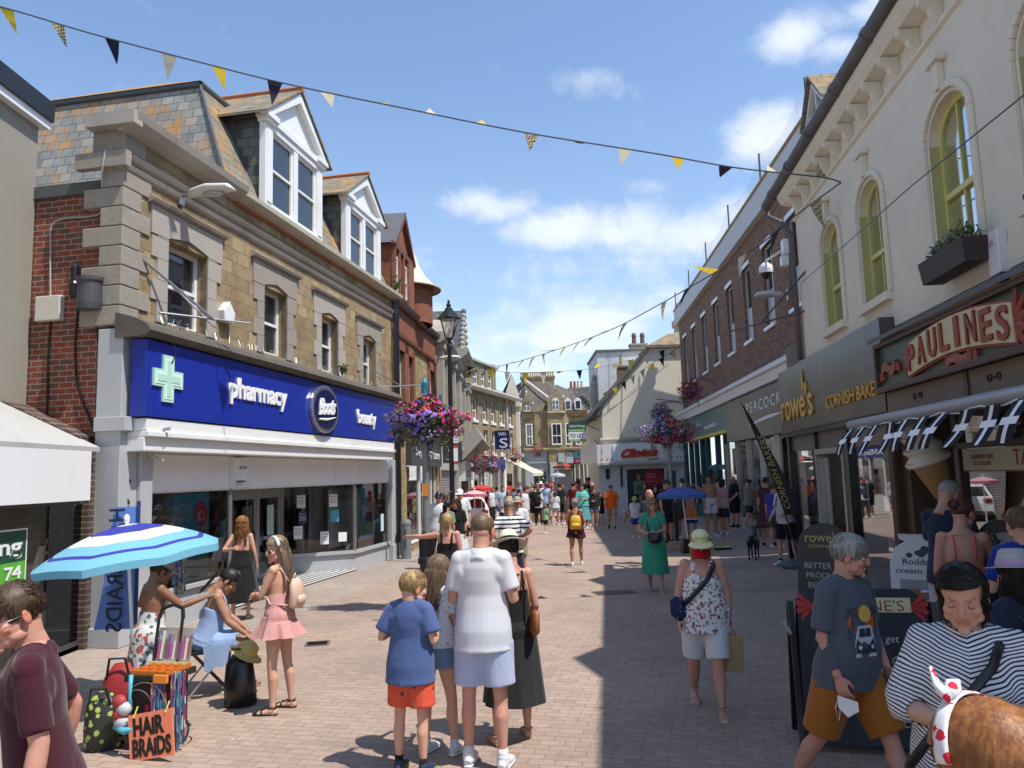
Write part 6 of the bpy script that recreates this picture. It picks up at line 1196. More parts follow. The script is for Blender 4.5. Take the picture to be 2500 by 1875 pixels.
b=MB(); b.lathe([(0,.05),(.05,.04),(.14,-.04),(.15,-.12),(.14,-.2)],(-.75,-.2,-.05),18,0); b.lathe([(.12,-.2),(.10,-.28),(.04,-.33),(0,-.33)],(-.75,-.2,-.05),18,1); b.build('dome',[M_whiteu,M_black],e,smooth=True)
street_light(J.w(20.2,-.0,6.95),math.atan2(J.d.y,J.d.x),'grey street light on the brown brick wall between tall windows')
e=empty('flag_bracket',K.w(1.0,-.2,4.9),math.atan2(K.d.y,K.d.x),'bare metal pole bracket jutting from the cream wall','bracket'); b=MB(); b.tube((1.6,.2,.35),(-.75,-.9,.42),.02); b.tube((1.9,.2,1.1),(.4,-.4,.4),.018); b.build('poles',M_dgrey,e)
for u,v,l,w,n_ in ((775,1572,.32,.30,'small rusty drain cover in the sunlit paving'),(1500,1447,.75,.45,'long dark grating at the shadow edge')):
 p=gp(u,v); e=empty('drain_cover',p+V((0,0,.004)),R(10),n_,'drain cover'); b=MB(); b.box(-l/2,l/2,-w/2,w/2,-.02,.006,0); [b.box(-l/2+.03,l/2-.03,-w/2+.03+i*(w-.06)/7,-w/2+.03+i*(w-.06)/7+.015,.006,.010,1) for i in range(7)]; b.build('cover',[plain('cover_rust',(.16,.11,.08),.8,.3),M_black],e)
def stall():
 p=gp(480,1800); o=V((-2.72,6.62,0)); p=gp(372,1858)
 e=empty('handwritten_sign',V((p.x,p.y,0)),R(-14),'orange board hand-lettered HAIR BRAIDS leaning on the stall','sign'); b=MB(); b.box(-.205,.205,-.006,.006,.0,.345); T=Matrix.Translation((0,0,.02))@Matrix.Rotation(R(-11),4,'Y')@Matrix.Rotation(-.12,4,'X'); b.tf(T); f=b.build('board',plain('card_orange',(.75,.22,.11),.7,.04),e)
 for tx,z,w,x in (('HAiR',.185,.29,-.16),('BRAiDS',.03,.36,-.175)): q=text(tx,f,'lettering',M_black,x,z,.125,-.008,.001,w=w,bold=.045); q.data.transform(T)
 b=MB(); b.tube((-.15,-.01,.32),(-.13,.02,.40),.006); b.tube((.15,-.01,.32),(.17,.02,.4),.006); b.tf(T); b.build('tie',paper('lime_string',(.5,.6,.12)),e)
 c=V((p.x-.09,p.y+.42,0)); e=empty('stall_trolley',c,R(-14),'folding trolley stacked with trays and bundles at the braiding stall','trolley')
 b=MB(); b.tube((-.24,.05,.1),(-.24,.2,1.02),.014); b.tube((.0,.05,.1),(.0,.2,1.02),.014); b.loft([(-.24,.2,.98),(-.22,.22,1.06),(-.12,.23,1.09),(-.02,.22,1.06),(0,.2,.98)],[.018]*5,n=6); b.box(-.28,.1,-.22,.2,.08,.1); b.build('frame',M_black,e)
 for x in (-.27,.13):
  b=MB(); b.loft([(x-.03,-.0,.1),(x+.03,0,.1)],[.1,.1],n=20,m=0); b.loft([(x-.034,0,.1),(x+.034,0,.1)],[.065,.065],n=16,m=1); b.build('wheel',[M_black,M_alu],e)
 b=MB(); b.box(-.2,.20,-.26,.12,.55,.60,0); b.box(-.17,.17,-.23,.09,.60,.605,1)
 for i in range(5): b.box(-.17+i*.083,-.163+i*.083,-.23,.09,.6,.635,1)
 for i in range(4): b.box(-.17,.17,-.23+i*.104,-.223+i*.104,.6,.635,1)
 b.build('compartment_tray',[M_black,paper('tray_orange',(.6,.17,.02))],e); MB().box(.10,.22,-.29,-.26,.56,.62).build('tray_handle',paper('handle_orange',(.75,.25,.02)),e)
 b=MB(); b.box(-.2,.12,-.2,.12,.1,.55); b.build('dark_bag',plain('dark_patterned_cloth',(.05,.03,.02),.8,.8,20),e)
 b=MB(); b.box(-.22,.12,.0,.02,.64,.92,0); r=random.Random(8); [b.box(-.2+i*.03,-.18+i*.03,-.012,0,.66,.66+r.uniform(.12,.24),1+i%4) for i in range(11)]; b.box(-.24,.14,-.06,.03,.62,.64,5); b.tf(Matrix.Rotation(-.2,4,'X')); b.build('display_case',[glass('case_clear',clear=.12),paper('pk',(.45,.1,.2)),paper('wtp',(.6,.6,.62)),paper('bnp',(.25,.13,.08)),paper('vip',(.15,.1,.3)),paper('lmp',(.5,.5,.25))],e)
 b=MB(); b.lathe([(.20,0),(.21,0)],n=30)
 for Rr,cx in ((.2,.02),(.14,-.05)): b.loft([(cx+Rr*math.cos(t*.21),-.28,.36+Rr*math.sin(t*.21)) for t in range(31)],[.004]*31,n=4)
 b.build('wire_hoops',M_alu,e)
 b=MB(); [b.ell((-.16+r.uniform(-.03,.03),-.32,.26+q*.05),(.07,.05,.06),8,6,q%2) for q in range(4)]; b.loft([(-.22,-.33,.22),(-.1,-.36,.2),(.02,-.33,.23)],[.02,.03,.02],n=6,m=2); b.loft([(-.1,-.3,.62),(-.1,-.31,.45),(-.09,-.3,.35)],[.018,.012,.02],n=6,m=2); b.build('tied_bundle',[paper('silver_foil',(.5,.5,.52)),paper('red_bundle',(.35,.04,.04)),paper('turq_tie',(.08,.4,.5))],e,smooth=True)
 b=MB(); b.loft([(.02,-.24,.38),(.02,-.24,.1)],[.025,.028],n=8); b.build('red_bottle',paper('red_plastic',(.4,.02,.03)),e)
 cs=[paper('yarn%d'%i,c_) for i,c_ in enumerate(((.05,.08,.25),(.55,.55,.6),(.35,.06,.12),(.5,.5,.15),(.05,.3,.35),(.25,.2,.4)))]
 def braids(cx,cy,zt,n,L_,nm_,lab):
  e2=empty('braid_samples',(cx,cy,zt),0,lab,'braids','bunches of coloured braid samples'); b=MB(); r=random.Random(n)
  for i in range(n):
   x=r.uniform(-.05,.05); y=r.uniform(-.04,.04); z=0; l=L_*r.uniform(.85,1.05); k=9; m=r.randrange(6)
   for q in range(k): b.loft([(x,y,z-l*q/k),(x+r.uniform(-.004,.004),y,z-l*(q+1)/k)],[.0055,.0055],n=5,m=(m+r.randrange(3))%6)
  b.build('braid_strands',cs,e2); return e2
 M4=Matrix.Translation(c)@Matrix.Rotation(R(-14),4,'Z')
 q=M4@V((.12,-.24,.56)); braids(q.x,q.y,.56,26,.44,'a','bunch of coloured braid samples hanging from the middle of the tray'); q=M4@V((.25,-.17,.6)); braids(q.x,q.y,.62,26,.58,'b','longer bunch of braid samples at the right end of the tray')
 q=at(440,1365,UY-.1); braids(q.x,q.y,q.z,22,.36,'c','bunch of braid samples hanging from the parasol rim')
 def pack(loc,label,mat,h=.38,w=.3,d=.2,name='bag',cat='bag',rz=0):
  e3=empty(name,loc,rz,label,cat); b=MB(); b.loft([(0,0,0),(0,0,h*.05),(0,0,h*.4),(0,0,h*.8),(0,0,h)],[(w*.4,d*.4),(w*.52,d*.52),(w*.5,d*.52),(w*.42,d*.42),(w*.2,d*.15)],X=(1,0,0),n=16,fn=lambda i,a:1+.08*math.sin(3*a+i)); b.build('body',mat,e3,smooth=True); b=MB(); b.loft([(-w*.3,-d*.3,h*.8),(-w*.2,-d*.4,h*1.1),(w*.2,-d*.4,h*1.1),(w*.3,-d*.3,h*.8)],[.012]*4,n=5); b.build('handle',M_black,e3); return e3
 pack(V((c.x-.5,c.y+.25,0)),'tall red and black bag behind the stall trolley',paper('bag_red',(.3,.02,.02)),.6,.34,.24)
 m,nt,N,L,bs=nm('lime_spots'); oc=ocoord(N); vo=N.new('ShaderNodeTexVoronoi'); vo.inputs['Scale'].default_value=16; L.new(oc,vo.inputs[0]); L.new(ramp(N,L,vo.outputs['Distance'],[(.33,(.35,.42,.08)),(.36,(.02,.02,.015))]),bs.inputs[0])
 pack(V((c.x-.48,c.y-.08,0)),'black bag with lime green spots beside the trolley wheel',m,.45,.3,.25)
 pk=gp(585,1722); pack(V((pk.x,pk.y,0)),'black rucksack with grey straps by the seated woman',M_black,.5,.3,.24,'rucksack','rucksack'); b=empty('sun_hat',V((pk.x+.06,pk.y-.02,.48)),0,'yellow straw sun hat lying on the black rucksack','hat'); q=MB(); q.lathe([(.17,.0),(.10,.03),(.09,.1),(.05,.13),(0,.135)],n=18); q.tf(Matrix.Rotation(.5,4,'Y')); q.build('crown_and_brim',plain('yellow_straw',(.5,.38,.12),.8,.1,20),b)
 # blue feather banner seen from behind, its lettering reversed
 q=at(395,1690,8.6)
 e=empty('feather_flag',V((-4.25,8.5,0)),0,'blue banner reading hair braids seen from the back beneath the parasol','feather flag'); b=MB(); b.tube((.13,0,0),(.13,0,1.98),.02); b.build('pole',paper('navy_pole',(.02,.03,.15)),e)
 b=MB(); k=12
 for i in range(k):
  f0,f1=i/k,(i+1)/k; w0=lambda f:.44-.20*f; b.add([(.12,0,.62+1.3*f0),(.12-w0(f0),.03*math.sin(5*f0),.62+1.3*f0),(.12-w0(f1),.03*math.sin(5*f1),.62+1.3*f1),(.12,0,.62+1.3*f1)],[(0,1,2,3)])
 s=b.build('sail',paper('banner_blue',(.12,.22,.55)),e); o=text('HAIR BRAIDS',s,'lettering',paper('banner_navy',(.01,.015,.05)),0,0,.17,0,.001,w=1.3,bold=.01); o.data.transform(Matrix.Scale(-1,4,(1,0,0))@Matrix.Rotation(math.pi/2,4,'Y')); o.location=(.0,-.045,1.9)
 # folding chair under the seated customer
 e=empty('folding_chair',gp(470,1700)+V((.1,.1,0)),R(-60),'folding chair with bright metal legs under the seated customer','chair'); b=MB()
 b=MB(); b.box(-.2,.2,-.18,.18,.43,.46); b.build('seat',M_black,e)
 for x in (-.2,.2):
  for s in (-1,1): MB().tube((x,s*.22,0),(x,-s*.16,.44),.011).build('leg',M_alu if s<0 else M_black,e)
stall()
def boxthing(name,label,cat,p,size,mat,rz=0,lid=None):
 e=empty(name,p,rz,label,cat); sx,sy,sz=size; MB().box(-sx/2,sx/2,-sy/2,sy/2,0,sz).build('body',mat,e,bev=.01); MB().box(-sx/2-.01,sx/2+.01,-sy/2-.01,sy/2+.01,sz,sz+.02).build('lid',lid or mat,e,bev=.006); return e
boxthing('crate','shallow pale wooden crate on the paving behind the masked woman','crate',gp(1655,1340),(.42,.32,.18),plain('pale_wood',(.42,.32,.2),.7,.15,5),.2)
boxthing('bucket_bag','black box bag standing beside the pale crate','bag',gp(1678,1350),(.26,.26,.34),M_black,.1)
boxthing('instrument_case','open case with lime green lining on the paving','case',gp(1765,1342),(.42,.2,.06),M_black,.1,paper('lime_lining',(.4,.6,.08)))
boxthing('speaker_case','tall dark display case hung with trinkets under the purple parasol','case',gp(1652,1330)+V((.1,1.2,0)),(.4,.3,1.15),plain('case_dark',(.03,.025,.02),.7,.9,14),.1)
boxthing('noticeboard','white board of small pictures on a stand beside the red trolley','sign',gp(1206,1270),(.5,.04,.95),plain('board_sketches',(.6,.6,.58),.7,.35,14),.1)
boxthing('red_cool_box','red covered trolley beside the white board','trolley',gp(1192,1268)+V((-.2,.3,0)),(.8,.6,.55),paper('red_cover',(.5,.05,.05)),.1)
boxthing('sandwich_board','yellow pavement board in the distant crowd','pavement sign',at(1297,1215,46)-V((0,0,1.0)),(.6,.1,1.1),paper('yellow_board',(.6,.5,.15)))
boxthing('wire_carousel','stand of sunglasses under the red and black umbrella','display stand',at(1376,1190,44)-V((0,0,1.0)),(1.0,.3,2.0),plain('rack_grey',(.4,.38,.36),.6,.5,12))
def car():
 p=gp(1150,1268); e=empty('parked_car',V((-2.3,35.,zg(-1.6,35))),R(10),'white hatchback parked beyond the lamp post with its rear to the camera','car')
 wt=plain('car_white',(.72,.73,.74),.2,.02); L_=3.9; prof=[(-1.95,.35,.82),(-1.93,.75,.86),(-1.85,.98,.84),(-1.5,1.42,.66),(-.9,1.5,.64),(.3,1.47,.64),(.95,1.05,.80),(1.75,.9,.80),(1.95,.65,.78),(1.95,.35,.76)]
 b=MB(); vs=[]; 
 low=[(-1.95,.3),(1.95,.3)]
 ring=[]
 for y,z,w in prof: ring.append((y,z,w))
 n=len(ring)
 V1=[(-w,y,z) for y,z,w in ring]; V2=[(w,y,z) for y,z,w in ring]; V3=[(-.8,y*.98,.55 if .6<z else .3) for y,z,w in ring]
 b.add(V1+V2,[(i,i+1,n+i+1,n+i) for i in range(n-1)])
 # body sides: lower tub and greenhouse
 b.add(V1+[(-.88,y,.28) for y,z,w in ring],[(i,n+i,n+i+1,i+1) for i in range(n-1)]); b.add(V2+[(.88,y,.28) for y,z,w in ring],[(i,i+1,n+i+1,n+i) for i in range(n-1)]); b.build('body',wt,e,smooth=False,bev=.04)
 g=MB(); g.add([(-.72,-1.80,1.02),(.72,-1.80,1.02),(.58,-1.53,1.38),(-.58,-1.53,1.38)],[(0,1,2,3)]); 
 for s in (-1,1): g.add([(s*.85,-1.35,1.0),(s*.84,.8,1.02),(s*.66,.25,1.40),(s*.68,-1.1,1.42)],[(0,1,2,3)])
 g.tf(Matrix.Translation((0,-.025,.01))); g.build('windows',G_dark,e)
 for s in (-1,1):
  l=MB(); l.ell((s*.66,-1.93,.86),(.17,.05,.10),12,8); l.build('tail_light',paper('lamp_red',(.25,.01,.015)),e,smooth=True)
  for y in (-1.25,1.25):
   w=MB(); w.loft([(s*.70,y,.31),(s*.90,y,.31)],[.31,.31],n=22); w=w.build('wheel',M_black,e); MB().loft([(s*.89,y,.31),(s*.91,y,.31)],[.2,.2],n=16).build('rim',M_alu,w)
 b=MB(); b.box(-.26,.26,-1.98,-1.95,.5,.62); b.build('number_plate',paper('plate_yellow',(.7,.55,.1)),e); b=MB(); b.box(-.8,.8,-2.0,-1.9,.3,.45); b.build('bumper',M_dgrey,e,bev=.02)
car()
for F,x,z,lab in ((E_,7.0,9.42,'gull standing on the flat roof of the dormer block'),):
 e=empty('gull',F.w(x,.6,z),1.0,lab,'bird'); b=MB(); b.ell((0,0,.2),(.1,.22,.1),12,8); b.ell((0,.2,.33),(.06,.08,.06),10,7); b.loft([(0,.12,.24),(0,.2,.32)],[.06,.045],n=8); b.loft([(0,-.15,.2),(0,-.38,.18)],[(.07,.03),(.02,.01)],n=8); b.build('body',M_whiteu,e,smooth=True); b=MB(); b.tube((.03,0,.12),(.03,0,0),.01); b.tube((-.03,0,.12),(-.03,0,0),.01); b.tube((0,.26,.33),(0,.33,.31),.015,.003); b.build('legs_and_bill',paper('bill_yellow',(.6,.35,.05)),e)
# ================================================================ PEOPLE
def skinmat(name,c):
 m,nt,N,L,bs=nm('skin_'+name); oc=ocoord(N); n=noi(N,L,oc,18,6,.6); n2=noi(N,L,oc,5,3)
 col_=mixn(N,L,n.outputs[0],tuple(x*.86 for x in c),tuple(min(1,x*1.1) for x in c)); col_=mixn(N,L,ramp(N,L,n2.outputs[0],[(.45,0.),(.7,.35)]),col_,(min(1,c[0]*1.08),c[1]*.72,c[2]*.66))
 at_=N.new('ShaderNodeAttribute'); at_.attribute_name='tint'; s=N.new('ShaderNodeSeparateColor'); L.new(at_.outputs['Color'],s.inputs[0])
 col_=mixn(N,L,s.outputs[0],col_,(c[0]*.80,c[1]*.38,c[2]*.36)); col_=mixn(N,L,s.outputs[1],col_,(c[0]*.38,c[1]*.34,c[2]*.32)); col_=mixn(N,L,s.outputs[2],col_,(c[0]*1.0,c[1]*.60,c[2]*.52))
 L.new(col_,bs.inputs['Base Color']); bs.inputs['Roughness'].default_value=.52; bs.inputs['Subsurface Weight'].default_value=.08; bs.inputs['Subsurface Radius'].default_value=(.012,.005,.003); bs.inputs['Specular IOR Level'].default_value=.35
 h=noi(N,L,oc,220,3); bump(N,L,bs,h.outputs[0],.12,.002); return m
SK={'fair':skinmat('fair',(.58,.34,.235)),'pink':skinmat('pink',(.56,.29,.21)),'tan':skinmat('tan',(.40,.21,.125)),'dark':skinmat('dark',(.24,.115,.065))}
def hairmat(name,c,c2):
 m,nt,N,L,bs=nm('hair_'+name); oc=ocoord(N); mp=N.new('ShaderNodeMapping'); mp.inputs['Scale'].default_value=(90,90,9); L.new(oc,mp.inputs[0]); n=noi(N,L,mp.outputs[0],1,3,.6)
 g=N.new('ShaderNodeNewGeometry'); q=N.new('ShaderNodeMath'); q.operation='MULTIPLY_ADD'; L.new(g.outputs['Random Per Island'],q.inputs[0]); q.inputs[1].default_value=.22; h2=N.new('ShaderNodeMath'); h2.operation='MULTIPLY'; L.new(n.outputs[0],h2.inputs[0]); h2.inputs[1].default_value=.78; L.new(h2.outputs[0],q.inputs[2]); L.new(ramp(N,L,q.outputs[0],[(.12,tuple(x*.7 for x in c)),(.45,c),(.8,c2)]),bs.inputs[0]); bs.inputs['Roughness'].default_value=.5; bs.inputs['Specular IOR Level'].default_value=.4; bump(N,L,bs,n.outputs[0],.6,.004); return m
HR={'brown':hairmat('brown',(.05,.03,.018),(.13,.08,.045)),'dark':hairmat('dark',(.010,.007,.006),(.035,.024,.018)),'blond':hairmat('blond',(.30,.19,.08),(.62,.44,.22)),'grey':hairmat('grey',(.22,.21,.19),(.52,.50,.46)),
 'ginger':hairmat('ginger',(.20,.07,.02),(.48,.20,.055)),'fair':hairmat('fair',(.20,.14,.09),(.48,.38,.27)),'light':hairmat('light',(.13,.085,.05),(.28,.19,.11)),'auburn':hairmat('auburn',(.06,.02,.015),(.14,.05,.03)),'copper':hairmat('copper',(.22,.09,.025),(.50,.26,.09))}
M_sclera=plain('eye_white',(.65,.63,.60),.15,.02); M_iris=plain('iris',(.06,.06,.05),.1,.2,60)
def cloth(name,c,**k):
 n='cloth_'+name
 if n in MC: return MC[n]
 m,nt,N,L,bs=nm(n); oc=ocoord(N); n1=noi(N,L,oc,5,5); w=noi(N,L,oc,260,2); col_=mixn(N,L,n1.outputs[0],tuple(x*.88 for x in c),tuple(min(1,x*1.08) for x in c))
 L.new(col_,bs.inputs[0]); bs.inputs['Roughness'].default_value=.88; bs.inputs['Specular IOR Level'].default_value=.15; bs.inputs['Sheen Weight'].default_value=.15
 mp=N.new('ShaderNodeMapping'); mp.inputs['Scale'].default_value=(7,7,4.5); L.new(oc,mp.inputs[0]); f=noi(N,L,mp.outputs[0],1.4,4,.5); f.inputs['Distortion'].default_value=.25; bump(N,L,bs,f.outputs[0],.3,.035); MC[n]=m; return m
def patt(name,kind,base,cols,scale=1,period=.07,duty=.5,warp=0,rough=.88):
 m,nt,N,L,bs=nm('cloth_'+name); oc=ocoord(N); s=N.new('ShaderNodeSeparateXYZ'); L.new(oc,s.inputs[0])
 def M(op,a,b):
  n=N.new('ShaderNodeMath'); n.operation=op
  for i,x in enumerate((a,b)):
   if isinstance(x,(int,float)): n.inputs[i].default_value=x
   elif x is not None: L.new(x,n.inputs[i])
  return n.outputs[0]
 if kind=='stripe':
  z=s.outputs[2]
  if warp: w=noi(N,L,oc,3.2,2); z=M('ADD',z,M('MULTIPLY',M('SUBTRACT',w.outputs[0],.5),warp)); z=M('ADD',z,M('MULTIPLY',M('ABSOLUTE',s.outputs[0],None),-.35))
  f=M('LESS_THAN',M('FRACT',M('DIVIDE',z,period),None),duty); c=mixn(N,L,f,base,cols[0])
 elif kind=='bands': # list of (z, colour) from the bottom
  c=base
  for z0,cc in cols: c=mixn(N,L,M('GREATER_THAN',s.outputs[2],z0),c,cc)
 else:
  c=base
  for i,cc in enumerate(cols):
   mp=N.new('ShaderNodeMapping'); mp.inputs['Location'].default_value=(i*1.7,i*.9,i*2.3); mp.inputs['Scale'].default_value=(scale*(1+.25*i),)*3; L.new(oc,mp.inputs[0])
   vo=N.new('ShaderNodeTexVoronoi'); vo.inputs['Scale'].default_value=1; L.new(mp.outputs[0],vo.inputs[0]); d=noi(N,L,mp.outputs[0],3.,3); q=M('ADD',vo.outputs['Distance'],M('MULTIPLY',M('SUBTRACT',d.outputs[0],.5),.55 if kind=='floral' else .2))
   th=.30 if kind=='floral' else .2; f=M('LESS_THAN',q,th); 
   if kind=='floral': f=M('SUBTRACT',f,M('MULTIPLY',M('LESS_THAN',q,.12),.7 if i%2 else 0))
   c=mixn(N,L,f,c,cc)
 if isinstance(c,tuple): bs.inputs[0].default_value=c4(c)
 else: L.new(c,bs.inputs[0])
 bs.inputs['Roughness'].default_value=rough; bs.inputs['Specular IOR Level'].default_value=.15
 mp=N.new('ShaderNodeMapping'); mp.inputs['Scale'].default_value=(9,9,3.5); L.new(oc,mp.inputs[0]); f=noi(N,L,mp.outputs[0],1.6,4,.5); f.inputs['Distortion'].default_value=.25; bump(N,L,bs,f.outputs[0],.3,.03); MC['cloth_'+name]=m; return m
def remesh(b,vox,smooth=3,fac=.6):
 me=b.mesh('tmp'); o=bpy.data.objects.new('tmp',me); COL.objects.link(o)
 r=o.modifiers.new('r','REMESH'); r.mode='VOXEL'; r.voxel_size=vox; r.use_smooth_shade=True
 if smooth: q=o.modifiers.new('s','SMOOTH'); q.factor=fac; q.iterations=smooth
 dg=bpy.context.evaluated_depsgraph_get(); m2=bpy.data.meshes.new_from_object(o.evaluated_get(dg)); bpy.data.objects.remove(o); bpy.data.meshes.remove(me); return m2
def vco(me):
 a=np.empty(len(me.vertices)*3,dtype=np.float32); me.vertices.foreach_get('co',a); return a.reshape(-1,3)
def mdata(me): return vco(me),[tuple(p.vertices) for p in me.polygons]
def make_head(vox,female=False,closed=False,child=False):
 b=MB(); w=.95 if female else 1.
 b.ell((0,-.012,.045),(.074,.095,.086),24,14); b.ell((0,.028,-.02),(.063*w,.062,.082),20,12); b.ell((0,.038,-.074),(.046*w,.048,.034),18,10); b.ell((0,.077,-.099),(.021*w,.018,.017),12,8)
 b.ell((0,.072,.028),(.052,.019,.014) if not female else (.046,.013,.011),16,8); b.ell((0,-.05,.0),(.060,.05,.06),16,10)
 b.loft([(0,.080,.014),(0,.097,-.008),(0,.103,-.026)],[(.009,.012),(.010,.013),(.012,.012)],X=(1,0,0),n=10); b.ell((0,.102,-.031),(.0125,.012,.0105),10,8)
 for s in (-1,1):
  b.ell((s*.013,.096,-.035),(.008,.010,.007),8,6); b.ell((s*.040*w,.058,-.022),(.024,.026,.026),12,8); b.ell((s*.046*w,.02,-.062),(.018,.036,.026),12,8)
  e=MB(); e.ell((0,0,0),(.008,.019,.033),12,8); e.tf(Matrix.Translation((s*.078,-.012,.0))@Matrix.Rotation(s*-.35,4,'Z')@Matrix.Rotation(-.15,4,'X')); b.add(e.v,e.f)
 b.ell((0,.086,-.0605),(.024,.011,.0062),14,8); b.ell((0,.084,-.0705),(.020,.0115,.0072),14,8)
 b.loft([(0,-.03,-.02),(0,-.03,-.09),(0,-.042,-.16),(0,-.05,-.20)],[(.056*w,.06),(.054*w,.058),(.056*w,.06),(.066*w,.066)],X=(1,0,0),n=18)
 me=remesh(b,vox,6 if vox<.003 else 3,.5); v,f=mdata(me); bpy.data.meshes.remove(me)
 def g(cx,cy,cz,r): return np.exp(-(((v[:,0]-cx)**2+(v[:,1]-cy)**2+(v[:,2]-cz)**2)/(r*r)))
 for s in (-1,1):
  v[:,1]-=(.0135 if not closed else .009)*g(s*.031,.085,.004,.020); v[:,1]-=.004*g(s*.012,.104,-.041,.006)
  v[:,0]-=s*.004*g(s*.080,-.006,.004,.012)
 v[:,1]-=.006*np.exp(-((v[:,2]+.0655)/.0022)**2)*(np.abs(v[:,0])<.024)*(v[:,1]>.07); v[:,1]-=.003*g(0,.09,-.048,.010)-.0; v[:,1]-=.0035*g(0,.082,-.083,.011)
 tint=np.zeros((len(v),4),dtype=np.float32); tint[:,3]=1
 lip=np.exp(-((np.abs(v[:,2]+.0655)/.0105)**4))*np.exp(-((np.abs(v[:,0])/.0235)**6))*(v[:,1]>.075); tint[:,0]=lip*.75
 tint[:,2]=np.clip(sum(.55*g(s*.042,.07,-.028,.026) for s in (-1,1))+.45*g(0,.115,-.03,.02)+.7*g(.082,-.01,0,.03)+.7*g(-.082,-.01,0,.03),0,1)
 brow=np.zeros(len(v))
 for s in (-1,1): brow+=np.exp(-((v[:,2]-.0255-.004*np.exp(-((v[:,0]*s-.032)/.016)**2))/.0042)**2)*np.exp(-((v[:,0]*s-.032)/.0175)**6)*(v[:,1]>.06)
 tint[:,1]=np.clip(brow*(.6 if female else .85),0,1)
 # eyes (sclera, iris) and lids as part of the same mesh
 mats=[0]*len(f); V_=[tuple(p) for p in v]; T_=[tuple(t) for t in tint]
 def addm(m,mi,tt=(0,0,0,1)):
  base=len(V_); V_.extend(m.v); T_.extend([tt]*len(m.v)); f.extend([tuple(base+i for i in q) for q in m.f]); mats.extend([mi]*len(m.f))
 for s in (-1,1):
  c=V((s*.031,.0745 if not closed else .0725,.004)); rot=Matrix.Rotation(-math.pi/2,3,'X')
  if not closed:
   e=MB(); e.ell((0,0,0),(.0120,.0120,.0120),16,16,rot=rot); e.v=[tuple(c+V(p)) for p in e.v]; addm(e,1)
   i=MB(); i.lathe([(0,.01245),(.0035,.0122),(.0056,.0112),(.0058,.0108)],n=14); i.v=[tuple(c+rot@V(p)) for p in i.v]; addm(i,2)
  k=10; m_=10
  for up,lim in ((1,.10 if not closed else -.75),(-1,-.42)):
   L_=MB(); vs=[]
   for a in range(k+1):
    for q in range(m_+1):
     az=-1.35+2.7*a/k; el=(lim+(1.45-lim)*q/m_) if up>0 else (lim-(1.45+lim)*q/m_)
     el*= (1 if q else math.cos(az*.9)**.3 if math.cos(az*.9)>0 else 0); r=.0135 if not closed else .0124; vs.append(c+V((r*math.sin(az)*math.cos(el),r*math.cos(az)*math.cos(el),r*math.sin(el))))
   L_.add(vs,[(a*(m_+1)+q,(a+1)*(m_+1)+q,(a+1)*(m_+1)+q+1,a*(m_+1)+q+1) for a in range(k) for q in range(m_)]); addm(L_,0,(.12,.15,.3,1))
   if up>0:
    Q=MB(); Q.loft([c+V((.0140*math.sin(az)*math.cos(lim*.9),.0142*math.cos(az)*math.cos(lim*.9),.0140*math.sin(lim*(math.cos(az*.9)**.3 if math.cos(az*.9)>0 else 0)))) for az in [-1.25+2.5*a/10 for a in range(11)]],[.0008]*11,n=4); addm(Q,2)
 return (np.array(V_,dtype=np.float32),f,mats,np.array(T_,dtype=np.float32))
HEADS={}
def head(q,female,closed):
 k=(q,female,closed)
 if k not in HEADS: HEADS[k]=make_head({0:.0026,1:.0042,2:.008}[q],female,closed)
 return HEADS[k]
def make_hand(kind,vox):
 b=MB(); b.loft([(0,-.03,0),(0,.0,0),(0,.03,0),(0,.065,.001),(0,.088,-.001)],[(.025,.021),(.029,.018),(.039,.016),(.042,.015),(.038,.011)],X=(1,0,0),n=16)
 curl={'relax':(.35,.45,.3),'flat':(.08,.1,.05),'grip':(1.15,1.35,.8)}[kind]
 for i,(x,L_,sp) in enumerate(((.030,.070,.10),(.010,.078,.02),(-.011,.073,-.05),(-.030,.058,-.14))):
  cl=[c*(1+.12*i) for c in curl]; p=V((x,.075,0)); P=[p.copy()]; a=0
  for s,c in zip((.45,.32,.26),cl):
   a+=c; d=V((math.sin(sp)*math.cos(a),math.cos(a)*math.cos(sp),-math.sin(a))); p=p+d*L_*s*1.02; P.append(p.copy())
  b.loft(P,[.0092,.0087,.0078,.0062],n=8)
 a={'relax':.5,'flat':.25,'grip':.9}[kind]
 P=[V((.026,.012,-.004)),V((.048,.038,-.012)),V((.052,.064,-.018-.03*a)),V((.048-.01*a,.086-.02*a,-.022-.05*a))]; b.loft(P,[.014,.0115,.0098,.0072],n=8)
 me=remesh(b,vox,2,.5); r=mdata(me); bpy.data.meshes.remove(me); return r
HANDS={}
def hand(kind,q):
 k=(kind,q)
 if k not in HANDS: HANDS[k]=make_hand(kind,{0:.0034,1:.0036,2:.006}[q])
 return HANDS[k]
def frame(y,z,x=None):
 y=V(y).normalized(); z=V(z); z=(z-y*z.dot(y)); z=z.normalized() if z.length>1e-4 else y.orthogonal().normalized(); x=y.cross(z); M=Matrix((x,y,z)).transposed(); return M
def noisy(me,amp,sc=7,seed=0,vert=.4):
 a=vco(me)
 for i in range(len(a)):
  p=a[i]; n=noise.noise_vector(V((p[0]*sc+seed,p[1]*sc,p[2]*sc*vert))); a[i]+=np.array(n)*amp*np.array((1,1,.3))
 me.vertices.foreach_set('co',a.ravel()); me.update()
